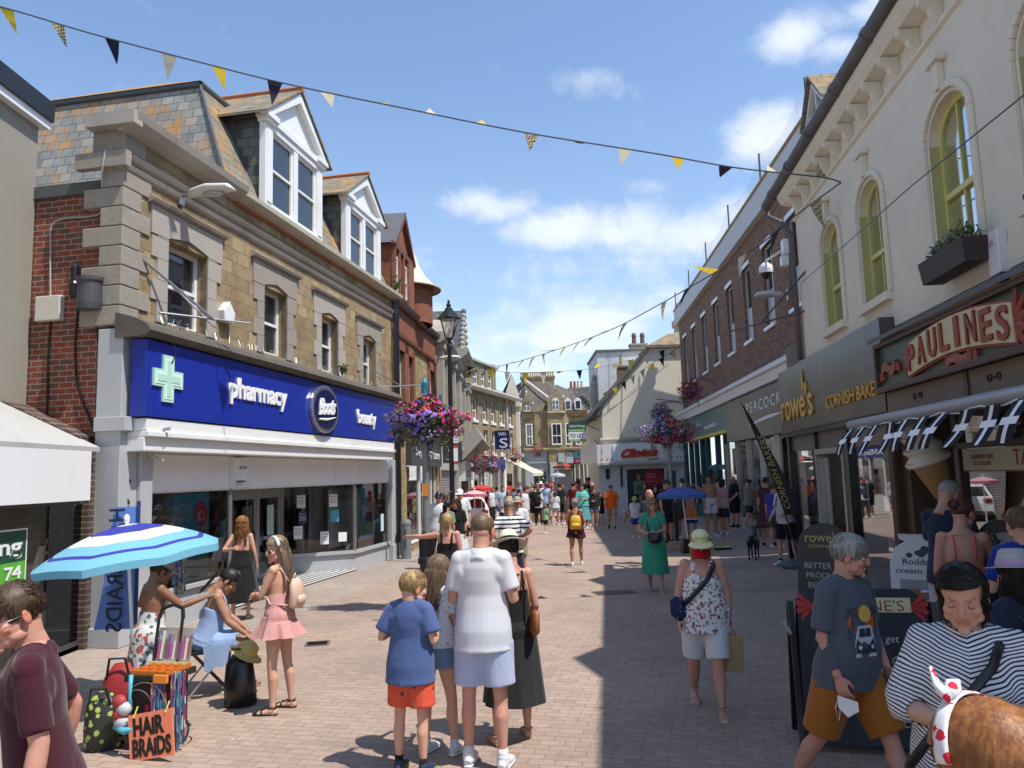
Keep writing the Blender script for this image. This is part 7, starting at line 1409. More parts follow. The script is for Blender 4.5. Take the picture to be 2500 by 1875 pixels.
class Man:
 """one posed figure; local +y is the way the figure faces"""
 def __init__(s,label,x,y,yaw,H=1.75,q=1,fem=False,fat=0.,skin='fair',lean=0,twist=0,legL=(0,0,4),legR=(0,0,4),armL=None,armR=None,hd=(0,0,0),handL='relax',handR='relax',hs=None,cat='person',group=None,z=None,closed=False,foot=True,belly=0,bust=None,seat=None,grp=None,footL=0,footR=0,side=0,w=1.,head_f=None):
  s.q=q; s.fem=fem; s.H=H; k=H/1.75; s.k=k; s.fat=fat; hs=hs or (max(1.03,H/1.70) if H>1.5 else .95+.08*(H-1)/.5); s.hs=hs*(.97 if fem else 1.0)
  s.e=empty('person',(x,y,zg(x,y) if z is None else z),R(yaw),label,'person',group)
  s.skin=SK[skin]; P={}
  up=Matrix.Rotation(R(-lean),3,'X')@Matrix.Rotation(R(side),3,'Y')@Matrix.Rotation(R(twist),3,'Z'); s.up=up
  # legs
  feet=[]; legs={}
  for nme,sx,(th,kn,out),fp in (('L',-1,legL,footL),('R',1,legR,footR)):
   h=V((sx*.088*k*(1+fat*.4),0,-.02*k)); a=R(th); o=R(out)*sx
   d1=V((math.sin(o)*math.cos(a),math.sin(a),-math.cos(a)*math.cos(o))).normalized(); knee=h+d1*.425*k; b_=a-R(kn); d2=V((math.sin(o*.4)*math.cos(b_),math.sin(b_),-math.cos(b_))).normalized(); an=knee+d2*.41*k
   f=R(fp); fd=V((math.sin(o*.9),math.cos(f),-math.sin(f))).normalized(); legs[nme]=(h,knee,an,fd); low=min(an.z-.075*k,(an+fd*.17*k).z-.035*k-.0) ; feet.append(low)
  zp=-min(feet) if seat is None else seat; s.zp=zp; P0=V((0,0,zp)); s.legs={n:(P0+h,P0+kn,P0+an,fd) for n,(h,kn,an,fd) in legs.items()}
  s.sp=lambda hh,yy=0,xx=0: P0+up@V((xx*k,yy*k,hh*k))
  sw=(.145 if fem else .163)*k*w*(1+.25*fat); s.sh={'L':P0+up@V((-sw,-.01*k,.492*k)),'R':P0+up@V((sw,-.01*k,.492*k))}
  s.arms={}
  for nme,sx,ar in (('L',-1,armL),('R',1,armR)):
   ar=ar or ((.16,-.05,-1),(.05,.18,-1)); u,f=V(ar[0]),V(ar[1]); u.x*=sx; f.x*=sx; u=(up@u if len(ar)<4 else u).normalized(); f=f.normalized(); f=(up@f).normalized()
   el=s.sh[nme]+u*.285*k; wr=el+f*.245*k; hn=V(ar[2]) if len(ar)>2 and ar[2] else None
   pn=V((sx*1.,.1,0.1)) if hn is None else V((hn.x*sx,hn.y,hn.z)); s.arms[nme]=(s.sh[nme],el,wr,f,up@pn)
  s.hdM=up@Euler((R(hd[1]),R(hd[2]),R(hd[0])),'XYZ').to_matrix(); nb=s.sp(.60,.005); s.nb=nb
  hz=(1.75-.92)*k-.13*s.hs; s.hc=P0+up@V((0,.03*k,0))*1.0+up@V((0,0,hz)); s.hc=s.hc+ (s.hdM-up)@V((0,.05,.08))*s.hs*.7
  s.body(belly,bust,foot,handL,handR,closed)
 def secs(s,ease=0,belly=0):
  k=s.k; f=s.fat; m=not s.fem
  T=[(-.09,-.012,.13,.105),(0,-.012,.168 if m else .180,.122 if m else .130),(.07,.0,.158 if m else .165,.105),(.14,.005,.146 if m else .130,.098 if m else .088),(.25,.008,.152 if m else .132,.106 if m else .094),(.36,.005,.158 if m else .143,.115 if m else .102),(.455,-.005,.152 if m else .134,.100 if m else .088),(.525,-.014,.115 if m else .092,.070 if m else .062),(.57,-.014,.066,.06)]
  out=[]
  for h,y,rx,ry in T:
   bl=belly*math.exp(-((h-.12)/.13)**2); ff=f*(1-.5*max(0,(h-.3)/.25)); out.append((h,y+bl*.5,rx*(1+ff*.55)*k+ease,ry*(1+ff*.75)*k+bl*.5*k+ease))
  return out
 def body(s,belly,bust,foot,hL,hR,closed):
  k=s.k; f=s.fat; b=MB(); s.belly=belly; sc=s.secs(0,belly); s.bust=(.55 if s.fem else 0) if bust is None else bust
  b.loft([s.sp(h,y) for h,y,_,_ in sc],[(rx,ry) for _,_,rx,ry in sc],X=s.up@V((1,0,0)),n=22)
  if s.bust:
   for sx in (-1,1): c=s.sp(.335,.075+.02*f,sx*.068*(1+.3*f)); b.ell(c,((.058+.02*f)*k,(.045+.03*f)*k*s.bust*1.6,(.056+.015*f)*k),12,8)
  for n,(h,kn,an,fd) in s.legs.items():
   sx=-1 if n=='L' else 1; g=1+f*.45; th=.5*(h+kn); cf=kn+(an-kn)*.32; back=-(fd-V((0,0,fd.z))).normalized() if 1 else V((0,-1,0))
   b.loft([h+V((0,0,.05*k)),h+(kn-h)*.2,th,h+(kn-h)*.85,kn,kn+(an-kn)*.12,cf+back*.012*k,kn+(an-kn)*.62+back*.005*k,kn+(an-kn)*.88,an],[x*g*k for x in (.085,.086 if not s.fem else .090,.070 if not s.fem else .076,.053,.051,.048,.054,.042,.031,.032)],n=14)
   b.ell(h+V((0,-.045*k,.01)),(.085*k*g,.075*k*g,.085*k*g),12,8)
   if foot:
    heel=an+V((0,0,-.045*k))-fd*.03*k; toe=an+V((0,0,-.056*k))+fd*.165*k; b.loft([heel-fd*.02*k,heel+fd*.02*k,heel+fd*.09*k,toe-fd*.03*k,toe],[(.028*k,.026*k),(.034*k,.036*k),(.038*k,.030*k),(.044*k,.019*k),(.03*k,.012*k)],X=fd.cross(V((0,0,1))),n=12)
    if s.q<2:
     x=fd.cross(V((0,0,1))).normalized()
     for i in range(5): t0=toe-fd*.025*k+x*(-.034+.017*i)*k; l=(.030,.028,.026,.023,.02)[i if sx>0 else 4-i]; b.loft([t0,t0+fd*l*k,t0+fd*(l+.008)*k+V((0,0,-.004))],[.0085*k if 0<(i if sx>0 else 4-i) else .011*k]*3,n=6)
  for n,(sh,el,wr,fd,pn) in s.arms.items():
   g=1+f*.5; m=1 if not s.fem else .88; u=(el-sh)
   b.ell(sh,(.058*k*g*m,.055*k*g*m,.060*k*g*m),12,8)
   b.loft([sh-u*.06,sh+u*.25,sh+u*.5,sh+u*.85,el,el+(wr-el)*.15,el+(wr-el)*.35,el+(wr-el)*.75,wr],[x*g*m*k for x in (.052,.052,.049,.041,.038,.040,.041,.030,.0255)],n=12)
   b.loft([s.sp(.53,-.018,(-.03 if n=='L' else .03)),sh+(s.sp(.53,-.015)-sh)*.45+s.up@V((0,0,.0)),sh+s.up@V((0,0,.0))],[.043*k,.036*k,.040*k*m],n=10)
  hd=s.hdM; nk=s.hc+hd@V((0,-.045,-.13))*s.hs
  b.loft([s.sp(.52,-.012),s.sp(.57,-.008),nk],[(.066*k*(1 if not s.fem else .9)*(1+.3*f),.062*k),(.057*k*(1 if not s.fem else .85)*(1+.35*f),.056*k),(.054*s.hs*(1 if not s.fem else .88)*(1+.3*f),.056*s.hs)],X=s.up@V((1,0,0)),n=14)
  me=remesh(b,{0:.008,1:.010,2:.017}[s.q],4,.6); v,fc=mdata(me); bpy.data.meshes.remove(me)
  VV=[v]; FF=list(fc); MM=[0]*len(fc); TT=[np.tile(np.array([[0,0,0,1]],dtype=np.float32),(len(v),1))]; off=len(v)
  hv,hf,hm,ht=head(s.q,s.fem,closed); A=np.array(hd)*s.hs; g=1+.13*f; hv2=hv.copy(); hv2[:,0]*=g; lo_=np.clip(-(hv2[:,2]-.02)/.08,0,1)*(hv2[:,2]>-.125)*f; hv2[:,0]*=1+.22*lo_; hv2[:,1]+=.010*lo_*np.exp(-((hv2[:,2]+.10)/.03)**2)*0; hv2[:,2]-=.012*lo_*(hv2[:,2]<-.09)*(hv2[:,1]>0); hv2=hv2@A.T+np.array(s.hc); VV.append(hv2); FF+= [tuple(off+i for i in q) for q in hf]; MM+=hm; TT.append(ht); off+=len(hv)
  s.hscale=g
  for n,kind in (('L',hL),('R',hR)):
   sh,el,wr,fd,pn=s.arms[n]; vv,ff=hand(kind,s.q); M=frame(fd,pn); A=np.array(M)*k*(1.0 if not s.fem else .92)
   a=vv.copy()
   # back of hand faces outward (pn); thumb must point forward
   if (M@V((1,0,0))).dot(s.up@V((0,1,.25)))<0: a=a*np.array([-1,1,1]); ff=[q[::-1] for q in ff]
   VV.append(a@A.T+np.array(wr)); FF+=[tuple(off+i for i in q) for q in ff]; MM+=[0]*len(ff); TT.append(np.tile(np.array([[0,0,.25,1]],dtype=np.float32),(len(a),1))); off+=len(a)
  VV=np.concatenate(VV); me=bpy.data.meshes.new('body'); me.from_pydata(VV.tolist(),[],FF); me.polygons.foreach_set('material_index',MM); me.polygons.foreach_set('use_smooth',[True]*len(FF))
  ca=me.color_attributes.new('tint','FLOAT_COLOR','POINT'); ca.data.foreach_set('color',np.concatenate(TT).ravel()); me.update()
  s.bodyo=link('body',me,s.e,[s.skin,M_sclera,M_iris])
 def part(s,name,b,mat,vox=None,sm=3,amp=0,smooth=True,label=None):
  if vox: me=remesh(b,vox,sm)
  else: me=b.mesh(name,smooth)
  if s.q<2 and name in ('shirt','shorts','top','trousers') and getattr(s,'bodyo',None):
   if not hasattr(s,'bvh'):
    from mathutils.bvhtree import BVHTree
    bm_=s.bodyo.data; s.bvh=BVHTree.FromPolygons([v.co for v in bm_.vertices],[tuple(p.vertices) for p in bm_.polygons])
   for v in me.vertices:
    lo,nr,ix,ds=s.bvh.find_nearest(v.co,.07)
    if lo and ds<.03 and (v.co-lo).dot(nr)<.008: v.co=lo+nr*.009
  if amp: noisy(me,amp,seed=s.H*7)
  me.name=name; o=link(name,me,s.e,mat if isinstance(mat,list) else [mat])
  if label: o['label']=label
  return o
 def V0(s,v=None): return {0:.009,1:.012,2:.02}[s.q]
 def shirt(s,mat,hem=-.10,sleeve=.75,ease=.024,loose=.92,top=.53,name='shirt',neck=0,amp=.007,long=False,flare=0,vneck=False):
  k=s.k; b=MB(); sc=s.secs(ease*k,s.belly); P=[];RR=[]; mx=0
  for h,y,rx,ry in reversed(sc):
   if h>top: continue
   if h<hem-.001: continue
   if h<.37 and loose>.6: t=min(1,(.37-h)/.42)*min(1,(loose-.5)*2.5); rx=max(rx,mx*.97+((.188+.09*s.fat)*k+ease-mx*.97)*t); ry=max(ry,mx*.66+((.140+.06*s.fat)*k+ease-mx*.66)*t)
   if h<.37: mx=max(mx*.985,0); rx=max(rx,mx*loose); ry=max(ry,mx*loose*.70)
   mx=max(mx,rx); P.append((h,y,rx,ry))
  P=P[::-1]
  hp=[p for p in P if p[0]>hem]; b0=hp[0]; P=[(hem,b0[1],b0[2]*(1+flare)+.008,b0[3]*(1+flare)+.010)]+hp
  if top>.49: P.append((.555,-.014,.076*k+ease*.3,.068*k+ease*.3))
  b.loft([s.sp(h,y) for h,y,_,_ in P],[(rx,ry) for *_,rx,ry in P],X=s.up@V((1,0,0)),n=26)
  if s.bust:
   for sx in (-1,1): b.ell(s.sp(.335,.085+.02*s.fat,sx*.066*(1+.3*s.fat)),((.066+.02*s.fat)*k,(.05+.03*s.fat)*k*s.bust*1.6,(.066+.015*s.fat)*k),12,8)
  if sleeve>0:
   for n,(sh,el,wr,fd,pn) in s.arms.items():
    g=(1+s.fat*.5)*(1 if not s.fem else .88); u=el-sh; L_=[]; RD=[]
    b.ell(sh,(.058*k*g+ease*.35,.060*k*g+ease*.4,.052*k*g+ease*.3),14,9); sx=-1 if n=='L' else 1; b.ell(s.sp(.40,-.005,sx*.125*(1 if not s.fem else .87)),(.075*k+ease*.3,.085*k*(1 if not s.fem else .88)+ease*.5,.10*k),14,9)
    for t in (.0,.2,.45,.7,.95):
     if t<sleeve: L_.append(sh+u*t); RD.append((.055-.006*max(0,t))*k*g+ease*(.45+.45*min(1,t*1.5))+.004*t)
    L_.append(sh+u*min(sleeve,1)); RD.append((.052 if sleeve<=1 else .046)*k*g+ease*.9)
    if sleeve>1:
     for t in (.3,.6,sleeve-1): 
      if t<=sleeve-1: L_.append(el+(wr-el)*t); RD.append((.044-.012*t)*k*g+ease*.6)
    b.loft(L_,RD,n=14)
    b.loft([s.sp(.52,-.016,(-.05 if n=='L' else .05)),sh+(s.sp(.53,-.015)-sh)*.4+s.up@V((0,0,.006)),sh+s.up@V((0,0,.0))],[.054*k+ease*.6,.052*k+ease*.55,.052*k+ease*.45],n=10)
  return s.part(name,b,mat,s.V0(),7,amp)
 def collar(s,mat,h=.045,open_=.3):
  b=MB(); k=s.k; n=24; vs=[]
  for j in range(n+1):
   a=math.pi/2+open_+(2*math.pi-2*open_)*j/n
   for r,z in ((.066,.535),(.064,.58),(.078,.575),(.09,.535)): vs.append(s.sp(z,-.012+r*math.sin(a)*.95+ (.02 if math.sin(a)>0 else 0),r*math.cos(a)))
  b.add(vs,[(j*4+q,(j+1)*4+q,(j+1)*4+q+1,j*4+q+1) for j in range(n) for q in range(3)]); return s.part('collar',b,mat)
 def tank(s,mat,hem=-.05,top=.36,ease=.014,straps=True,sw=.012,sx=.085,name='top',amp=.005,flare=0,halter=False,loose=.78):
  o=s.shirt(mat,hem,0,ease,loose,top,name,amp=amp,flare=flare); k=s.k
  if straps or halter:
   b=MB()
   for q in (-1,1):
    if halter: P=[s.sp(top-.01,.115,q*.07),s.sp(.44,.09,q*.06),s.sp(.52,.05,q*.045),s.sp(.545,-.06,q*.03),s.sp(.53,-.085,0)]
    else: P=[s.sp(top-.03,.112+.02*s.fat,q*sx),s.sp(.42,.095,q*sx),s.sp(.505,.055,q*(sx+.004)),s.sp(.535,.0,q*(sx+.006)),s.sp(.515,-.06,q*(sx+.002)),s.sp(.44,-.105,q*sx),s.sp(top-.02,-.122-.02*s.fat,q*sx)]
    b.loft(P,[(sw,.007)]*len(P),X=s.up@V((1,0,0)),n=8)
   s.part('strap',b,mat)
  return o
 def shorts(s,mat,frac=.8,ease=.02,top=.12,name='shorts',amp=.006,flare=.015,rip=None):
  k=s.k; b=MB(); sc=[q for q in s.secs(ease*.7*k,s.belly*.4) if -.08<=q[0]<=top+.03]; b.loft([s.sp(h,y) for h,y,_,_ in sc]+[s.sp(top+.02,.003)],[(rx,ry) for _,_,rx,ry in sc]+[(sc[-1][2]*.99,sc[-1][3]*.99)],X=s.up@V((1,0,0)),n=22)
  for n,(h,kn,an,fd) in s.legs.items():
   g=1+s.fat*.45; L_=[h+V((0,0,.02*k))]; RD=[.080*k*g+ease*.4]
   for t in (.15,.4,.65,.9,1.15,1.5,1.85): 
    if t<frac-.05: p=h+(kn-h)*t if t<=1 else kn+(an-kn)*(t-1); L_.append(p); RD.append(((.094-.034*t) if t<1 else (.060-.012*(t-1)))*k*g+ease+flare*min(t,1))
   p=h+(kn-h)*frac if frac<=1 else kn+(an-kn)*(frac-1); L_.append(p); RD.append(((.094-.034*frac) if frac<1 else (.060-.014*(frac-1)))*k*g+ease+flare)
   b.loft(L_,RD,n=16); b.ell(h+V((0,-.042*k,-.01)),(.082*k*g+ease*.4,.076*k*g+ease*.5,.085*k*g),12,8)
  return s.part(name,b,mat,s.V0(),2,amp)
 def skirt(s,mat,z0=.13,z1=-.45,flare=.10,pleats=9,pa=.10,ease=.02,name='skirt',sway=(0,0),ruffle=False):
  """hangs from the waist; heights relative to the pelvis in units of a 1.75 m body"""
  k=s.k; b=MB(); n=72; m=16; base=[q for q in s.secs(ease,s.belly)]
  def at_h(h):
   for a,c in zip(base,base[1:]):
    if a[0]<=h<=c[0]: t=(h-a[0])/(c[0]-a[0]); return [a[i]+(c[i]-a[i])*t for i in range(4)]
   return list(base[1])
  P=[];RR=[]; hipr=at_h(0)
  for i in range(m+1):
   f=i/m; h=z0+(z1-z0)*f
   if h>0: q=at_h(h); P.append(s.sp(h,q[1])); RR.append((q[2]+.004,q[3]+.004))
   else: 
    t=h/z1; P.append(s.sp(0,0)+V((sway[0]*t,sway[1]*t,h*k))); RR.append((hipr[2]+flare*t*k,hipr[3]+.02*t+flare*t*k))
  sd=s.H*3
  def fn(i,a):
   f=max(0,(i/m)-.15); w=1+pa*f*(math.sin(pleats*a+sd)+.45*math.sin(2.3*pleats*a+1+sd))*.6
   if ruffle and i>=m-2: w*=1.03+.04*math.sin(34*a)*(i-m+3)/2
   return w
  b.loft(P,RR,X=s.up@V((1,0,0)),n=n,fn=fn,cap=False); return s.part(name,b,mat,amp=.004)
 def shoes(s,mat,sole=None,name='shoe',high=0,sock=None,sandal=False):
  k=s.k
  for n,(h,kn,an,fd) in s.legs.items():
   x=fd.cross(V((0,0,1))).normalized(); dn=x.cross(fd); dn=dn if dn.z<0 else -dn; bt=an+dn*.075*k; heel=bt-fd*.045*k; 
   if sock: b=MB(); b.loft([an+(kn-an)*.16,an+(kn-an)*.05,an-V((0,0,.03*k))],[.040*k,.038*k,.042*k],n=12); s.part('sock',b,sock)
   if sandal:
    b=MB(); b.loft([heel-fd*.005*k+dn*-.008*k,heel+fd*.06*k-dn*.008*k,heel+fd*.15*k-dn*.008*k,heel+fd*.225*k-dn*.006*k,heel+fd*.25*k-dn*.006*k],[(.03*k,.009*k),(.036*k,.011*k),(.044*k,.011*k),(.044*k,.010*k),(.02*k,.008*k)],X=x,n=12); 
    o=s.part('sandal',b,sole or mat); b=MB()
    for t,r,lift in ((.20,.048,.030),(.145,.044,.045)):
     c=heel+fd*t*k-dn*.010*k; b.loft([c+x*r*k*math.cos(a)+(-dn)*lift*k*math.sin(a) for a in [math.pi*i/8 for i in range(9)]],[(.010*k,.003*k)]*9,X=fd,n=6)
    c=an-V((0,0,.005)); b.loft([c+(x*math.cos(a)+fd*math.sin(a))*.042*k for a in [math.pi*i/8 for i in range(17)]],[(.008*k,.003*k)]*17,X=V((0,0,1)),n=6); b.loft([heel+fd*.15*k-dn*.055*k,an+fd*.045*k],[.006*k,.006*k],n=6)
    me=b.mesh('strap',True); q=link('strap',me,o,[mat]); continue
   b=MB(); b.loft([heel-fd*.012*k-dn*.03*k,heel+fd*.02*k-dn*.045*k,heel+fd*.09*k-dn*.042*k,heel+fd*.16*k-dn*.030*k,heel+fd*.225*k-dn*.024*k,heel+fd*.25*k-dn*.020*k],[(.026*k,.026*k),(.038*k,.046*k),(.040*k,.042*k),(.046*k,.030*k),(.042*k,.022*k),(.02*k,.012*k)],X=x,n=14)
   b.loft([an-dn*.005*k+V((0,0,.02*k)),an+dn*.04*k],[(.042*k,.044*k),(.044*k,.050*k)],n=12)
   o=s.part(name,b,mat,.007 if s.q<2 else .012,1); b=MB(); b.loft([heel-fd*.018*k-dn*.010*k,heel+fd*.05*k-dn*.010*k,heel+fd*.16*k-dn*.010*k,heel+fd*.235*k-dn*.012*k,heel+fd*.262*k-dn*.014*k],[(.026*k,.012*k),(.040*k,.012*k),(.048*k,.012*k),(.043*k,.011*k),(.02*k,.008*k)],X=x,n=14); me=b.mesh('sole',True); link('sole',me,o,[sole or M_whiteu])
 def H2(s,p): return s.hc+s.hdM@(V(p)*s.hs)
 def hair(s,mat,style='short',length=.0,n=None,wild=.0022,front=.060,seed=1,curl=0,part_=0,volume=1.0,name='hair',bald=False):
  r=random.Random(seed); hm=HR[mat] if isinstance(mat,str) else mat; b=MB(); n=n or {0:1900,1:520,2:110}[s.q]; C=V((0,-.012,.045)); rad=V((.078*s.hscale,.099,.090))*(.985+.0*volume)
  thick=.004 if style=='crop' else .012*volume
  def inreg(d):
   p=V((d.x*rad.x,d.y*rad.y,d.z*rad.z))+C
   if style in ('crop','short','boy'):
    if bald and d.z>.55 and d.y>-.35: return False
    lo=-.035 if p.y<-.02 else (.005 if p.y<.03 else front)
   else: lo=-.055 if p.y<.0 else (-.02 if p.y<.035 else front)
   if p.y>.035 and p.z<front+abs(p.x)*.0: return False
   return p.z>lo
  cap=MB(); K=26; J_=34; vs=[]; idx={}
  for i in range(K+1):
   a=math.pi/2-math.pi*.78*i/K
   for j in range(J_):
    t=2*math.pi*j/J_; d=V((math.cos(a)*math.cos(t),math.cos(a)*math.sin(t),math.sin(a))); w=1+(thick/.09)*(.75+.25*noise.noise(d*5+V((seed,0,0)))); vs.append(s.H2(V((d.x*rad.x*w,d.y*rad.y*w,d.z*rad.z*w))+C)); idx[(i,j)]=d
  fs=[]
  for i in range(K):
   for j in range(J_):
    ds=[idx[(i,j)],idx[(i+1,j)],idx[(i+1,(j+1)%J_)],idx[(i,(j+1)%J_)]]
    if all(inreg(d) for d in ds): fs.append((i*J_+j,(i+1)*J_+j,(i+1)*J_+(j+1)%J_,i*J_+(j+1)%J_))
  b.add(vs,fs)
  if style=='crop' : return s.part(name,b,hm)
  cnt=0; tries=0; hs=s.hs; W_={0:.0019,1:.0038,2:.009}[s.q]
  while cnt<n and tries<n*6:
   tries+=1; d=V((r.gauss(0,1),r.gauss(0,1),r.gauss(.25,1))).normalized()
   if not inreg(d): continue
   cnt+=1; p=V((d.x*rad.x,d.y*rad.y,d.z*rad.z))+C; nrm=V((d.x/rad.x,d.y/rad.y,d.z/rad.z)).normalized(); P=[p+nrm*.002]
   if style=='short':   # swept from the parting
    dirn=V((part_+p.x*2,(.9 if p.y>.0 else -.25),-.9 if p.z<.09 else -.05)); L_=length or .05; k=5
   elif style=='boy': dirn=V((r.gauss(0,.25),.9 if p.z>.1 and p.y>-.05 else -.15,-.9)); L_=length or .06; k=5
   elif style in('pony','bun','up'): dirn=V((-p.x*3,-1,.0 if p.z<.06 else -.25)); L_=.10; k=5
   else: dirn=V((p.x*4,-.5 if p.y<.03 else -.2,-1.)); L_=max(.10,length*r.uniform(.75,1.05)); k=12 if s.q<2 else 8
   dirn.normalize(); q=P[0].copy(); w0=V((r.gauss(0,1),r.gauss(0,1),r.gauss(0,1)))*wild; dirn=dirn+V((r.gauss(0,.12),r.gauss(0,.12),0)); ph=r.uniform(0,6.28)
   for i in range(k):
    st=L_/k; tg=dirn-nrm*dirn.dot(nrm) if i<k*.5 and style not in('long',) else dirn
    if style=='long':
     sg=(part_ or (1 if q.x>0 else -1)); fr=max(0,min(1,(q.y+.0)/.05)) if q.z>.03 else 0
     tg=V((q.x*2.+sg*1.6*fr,-.55,-.35-.4*(1-fr))) if fr>0 else V((q.x*2.,-.55 if q.z>.02 else -.05,-1.)) if q.z>-.02 else V((r.gauss(0,.06),r.gauss(0,.05)-.0,-1.))
    q=q+tg.normalized()*st+w0*(i+1)/k*.6
    e_=q-C; m_=math.sqrt((e_.x/rad.x)**2+(e_.y/rad.y)**2+(e_.z/rad.z)**2); lim=1.05+.13*volume*(.6+.4*r.random())
    lim2=1.03+(.035 if style in('pony','bun','up') else .11)*volume*min(1,(i+1)/3)*(.35+.65*((cnt*37)%17)/17)
    if q.z>-.06 and (m_<lim2 or style!='long' or q.z>.0): q=C+e_*(lim2*(1.02 if cnt%19==0 else 1)/m_)
    if curl: q=q+V((math.cos(i*1.5+ph),math.sin(i*1.5+ph),0))*curl
    if style=='long' and q.z<-.10 and q.y>-.075 and abs(q.x)<.075 and part_==0: q.y-= .012
    P.append(q.copy())
   RR=[W_*(1.3 if i in(0,1) else 1.2)*(1-.75*(i/len(P))**2)*hs for i in range(len(P))]
   b.loft([s.H2(x) for x in P],[(w,w*.45) for w in RR],X=s.hdM@V((nrm.z,.3,-nrm.x)),n=4)
  if style=='pony' or style=='bun':
   base=V((0,-.115,.04 if style=='pony' else .07))
   if style=='bun': 
    for i in range(60 if s.q<2 else 20):
     a=r.uniform(0,6.28); t=r.uniform(-.6,.6); pts=[base+V((.034*math.cos(a+u*.5),-.012*u*0-.01+.02*math.sin(t*3+u),.034*math.sin(a+u*.5))) for u in range(5)]; b.loft([s.H2(x) for x in pts],[.007*hs]*5,n=5)
    b.ell(s.H2(base),(.034*hs,.03*hs,.034*hs),10,8)
   else:
    for i in range(90 if s.q<2 else 25):
     o=V((r.gauss(0,.008),r.gauss(0,.006),r.gauss(0,.008))); L_=(length or .22)*r.uniform(.7,1.05); pts=[base+o*.3,base+V((0,-.025,.0))+o*1.4]+[base+V((o.x*2.2,-.03+.01*t,-L_*t))+o for t in (.2,.45,.7,1)]; b.loft([s.H2(x) for x in pts],[W_*1.3*hs]*5+[W_*.4*hs],n=4)
  return s.part(name,b,hm)
 def cap(s,mat,tilt=0,back=False,name='cap',txt=None,tm=None):
  b=MB(); k=18; n=30; C=V((0,-.006,.052)); vs=[]
  M=Matrix.Rotation(R(tilt),3,'X')@(Matrix.Rotation(math.pi,3,'Z') if back else Matrix.Identity(3))
  b2=MB(); prof=[(.0905*math.cos(t)**.75,.092*math.sin(t)) for t in [math.pi/2*i/10 for i in range(11)]][:-1]+[(0,.094)]
  b2.lathe(prof,(0,0,0),n); 
  vs=[]; 
  for i in range(9):
   a=R(25)+R(130)*i/8
   for q in range(5):
    rr=.088+.068*(q/4)*math.sin(a)**.55; vs.append((rr*math.cos(a),rr*1.10*math.sin(a),.006-.020*(q/4)**1.5-.012*(math.cos(a))**2*q/4))
  nb=len(vs); vs+=[(x,y,z-.004) for x,y,z in vs]; fs=[(i*5+q,(i+1)*5+q,(i+1)*5+q+1,i*5+q+1) for i in range(8) for q in range(4)]; fs+=[tuple(nb+j for j in f[::-1]) for f in fs]; fs+=[(i*5+4,(i+1)*5+4,nb+(i+1)*5+4,nb+i*5+4) for i in range(8)]
  b2.add(vs,fs); b2.v=[tuple(s.H2(C+M@V((p[0]*.96,p[1]*1.14,p[2]*1.02)))) for p in b2.v]; o=s.part(name,b2,mat)
  if txt: 
   t=text(txt,o,'lettering',tm,0,0,.022,0,.001,align='CENTER'); a=vco(t.data)
   for i in range(len(a)): 
    x,y,z=a[i]; an=x/.09; a[i]=s.H2(C+M@V((.0935*.96*math.sin(an),.0935*1.14*math.cos(an)*.99-.0,.035+z)))
   t.data.vertices.foreach_set('co',a.ravel()); t.data.update()
  return o
 def brimhat(s,mat,band,tilt=(0,0),r1=.155,h=.11,name='hat',C=(0,-.01,.07),droop=.01,top=.9):
  b=MB(); M=(Matrix.Rotation(R(tilt[0]),3,'X')@Matrix.Rotation(R(tilt[1]),3,'Y')); C=V(C)
  b.lathe([(0,h-.018),(.035,h-.012),(.06*top,h),(.077*top,h-.012),(.086,.04),(.092,.0),(.12,-.006),(r1,-droop),(r1,-droop-.004),(.12,-.011),(.088,-.006)],n=36); f=lambda bb:[tuple(s.H2(C+M@V((p[0],p[1]*1.16,p[2])))) for p in bb.v]; b.v=f(b); o=s.part(name,b,mat)
  if band: c=MB(); c.lathe([(.0935,.002),(.0895,.038)],n=36); c.v=f(c); link('hat_band',c.mesh('hat_band',True),o,[band])
  return o
 def glasses(s,mat,lens,round_=False,up_=0):
  b=MB(); g=MB(); z=.004+up_; y=.096-up_*.35
  for q in (-1,1):
   k=16; P=[s.H2((q*.032+(.019 if round_ else .023)*math.cos(2*math.pi*i/k),y-.004*abs(math.cos(2*math.pi*i/k)),z+.017*math.sin(2*math.pi*i/k)*(1 if round_ else .95))) for i in range(k+1)]
   b.loft(P,[.0014*s.hs]*(k+1),n=4); g.add(P[:-1],[tuple(range(k))]); b.loft([s.H2((q*.054,y-.004,z+.004)),s.H2((q*.074,y-.02,z+.004)),s.H2((q*.079,-.005,z+.004))],[.0014*s.hs]*3,n=4)
  b.loft([s.H2((-.012,y+.002,z+.004)),s.H2((.012,y+.002,z+.004))],[.0014*s.hs]*2,n=4); o=s.part('sunglasses',b,mat); link('lens',g.mesh('lens'),o,[lens])
 def handpos(s,n,off=.07): sh,el,wr,fd,pn=s.arms[n]; return wr+fd*off*s.k
 def w(s,p): return Matrix.Translation(s.e.location)@Matrix.Rotation(s.e.rotation_euler.z,4,'Z')@V(p)
def worn(P,name,label,cat,b,mat,smooth=True,vox=None,bands=None,group=None,origin=None):
 """a bag or other carried thing: top-level, in the wearer's local space moved to the world"""
 e=empty(name,P.e.location,P.e.rotation_euler.z,label,cat,group)
 if vox: me=remesh(b,vox,2)
 else: me=b.mesh(name,smooth)
 link('body',me,e,mat if isinstance(mat,list) else [mat])
 for nm_,bb,mm in (bands or []): link(nm_,bb.mesh(nm_,True),e,[mm])
 return e
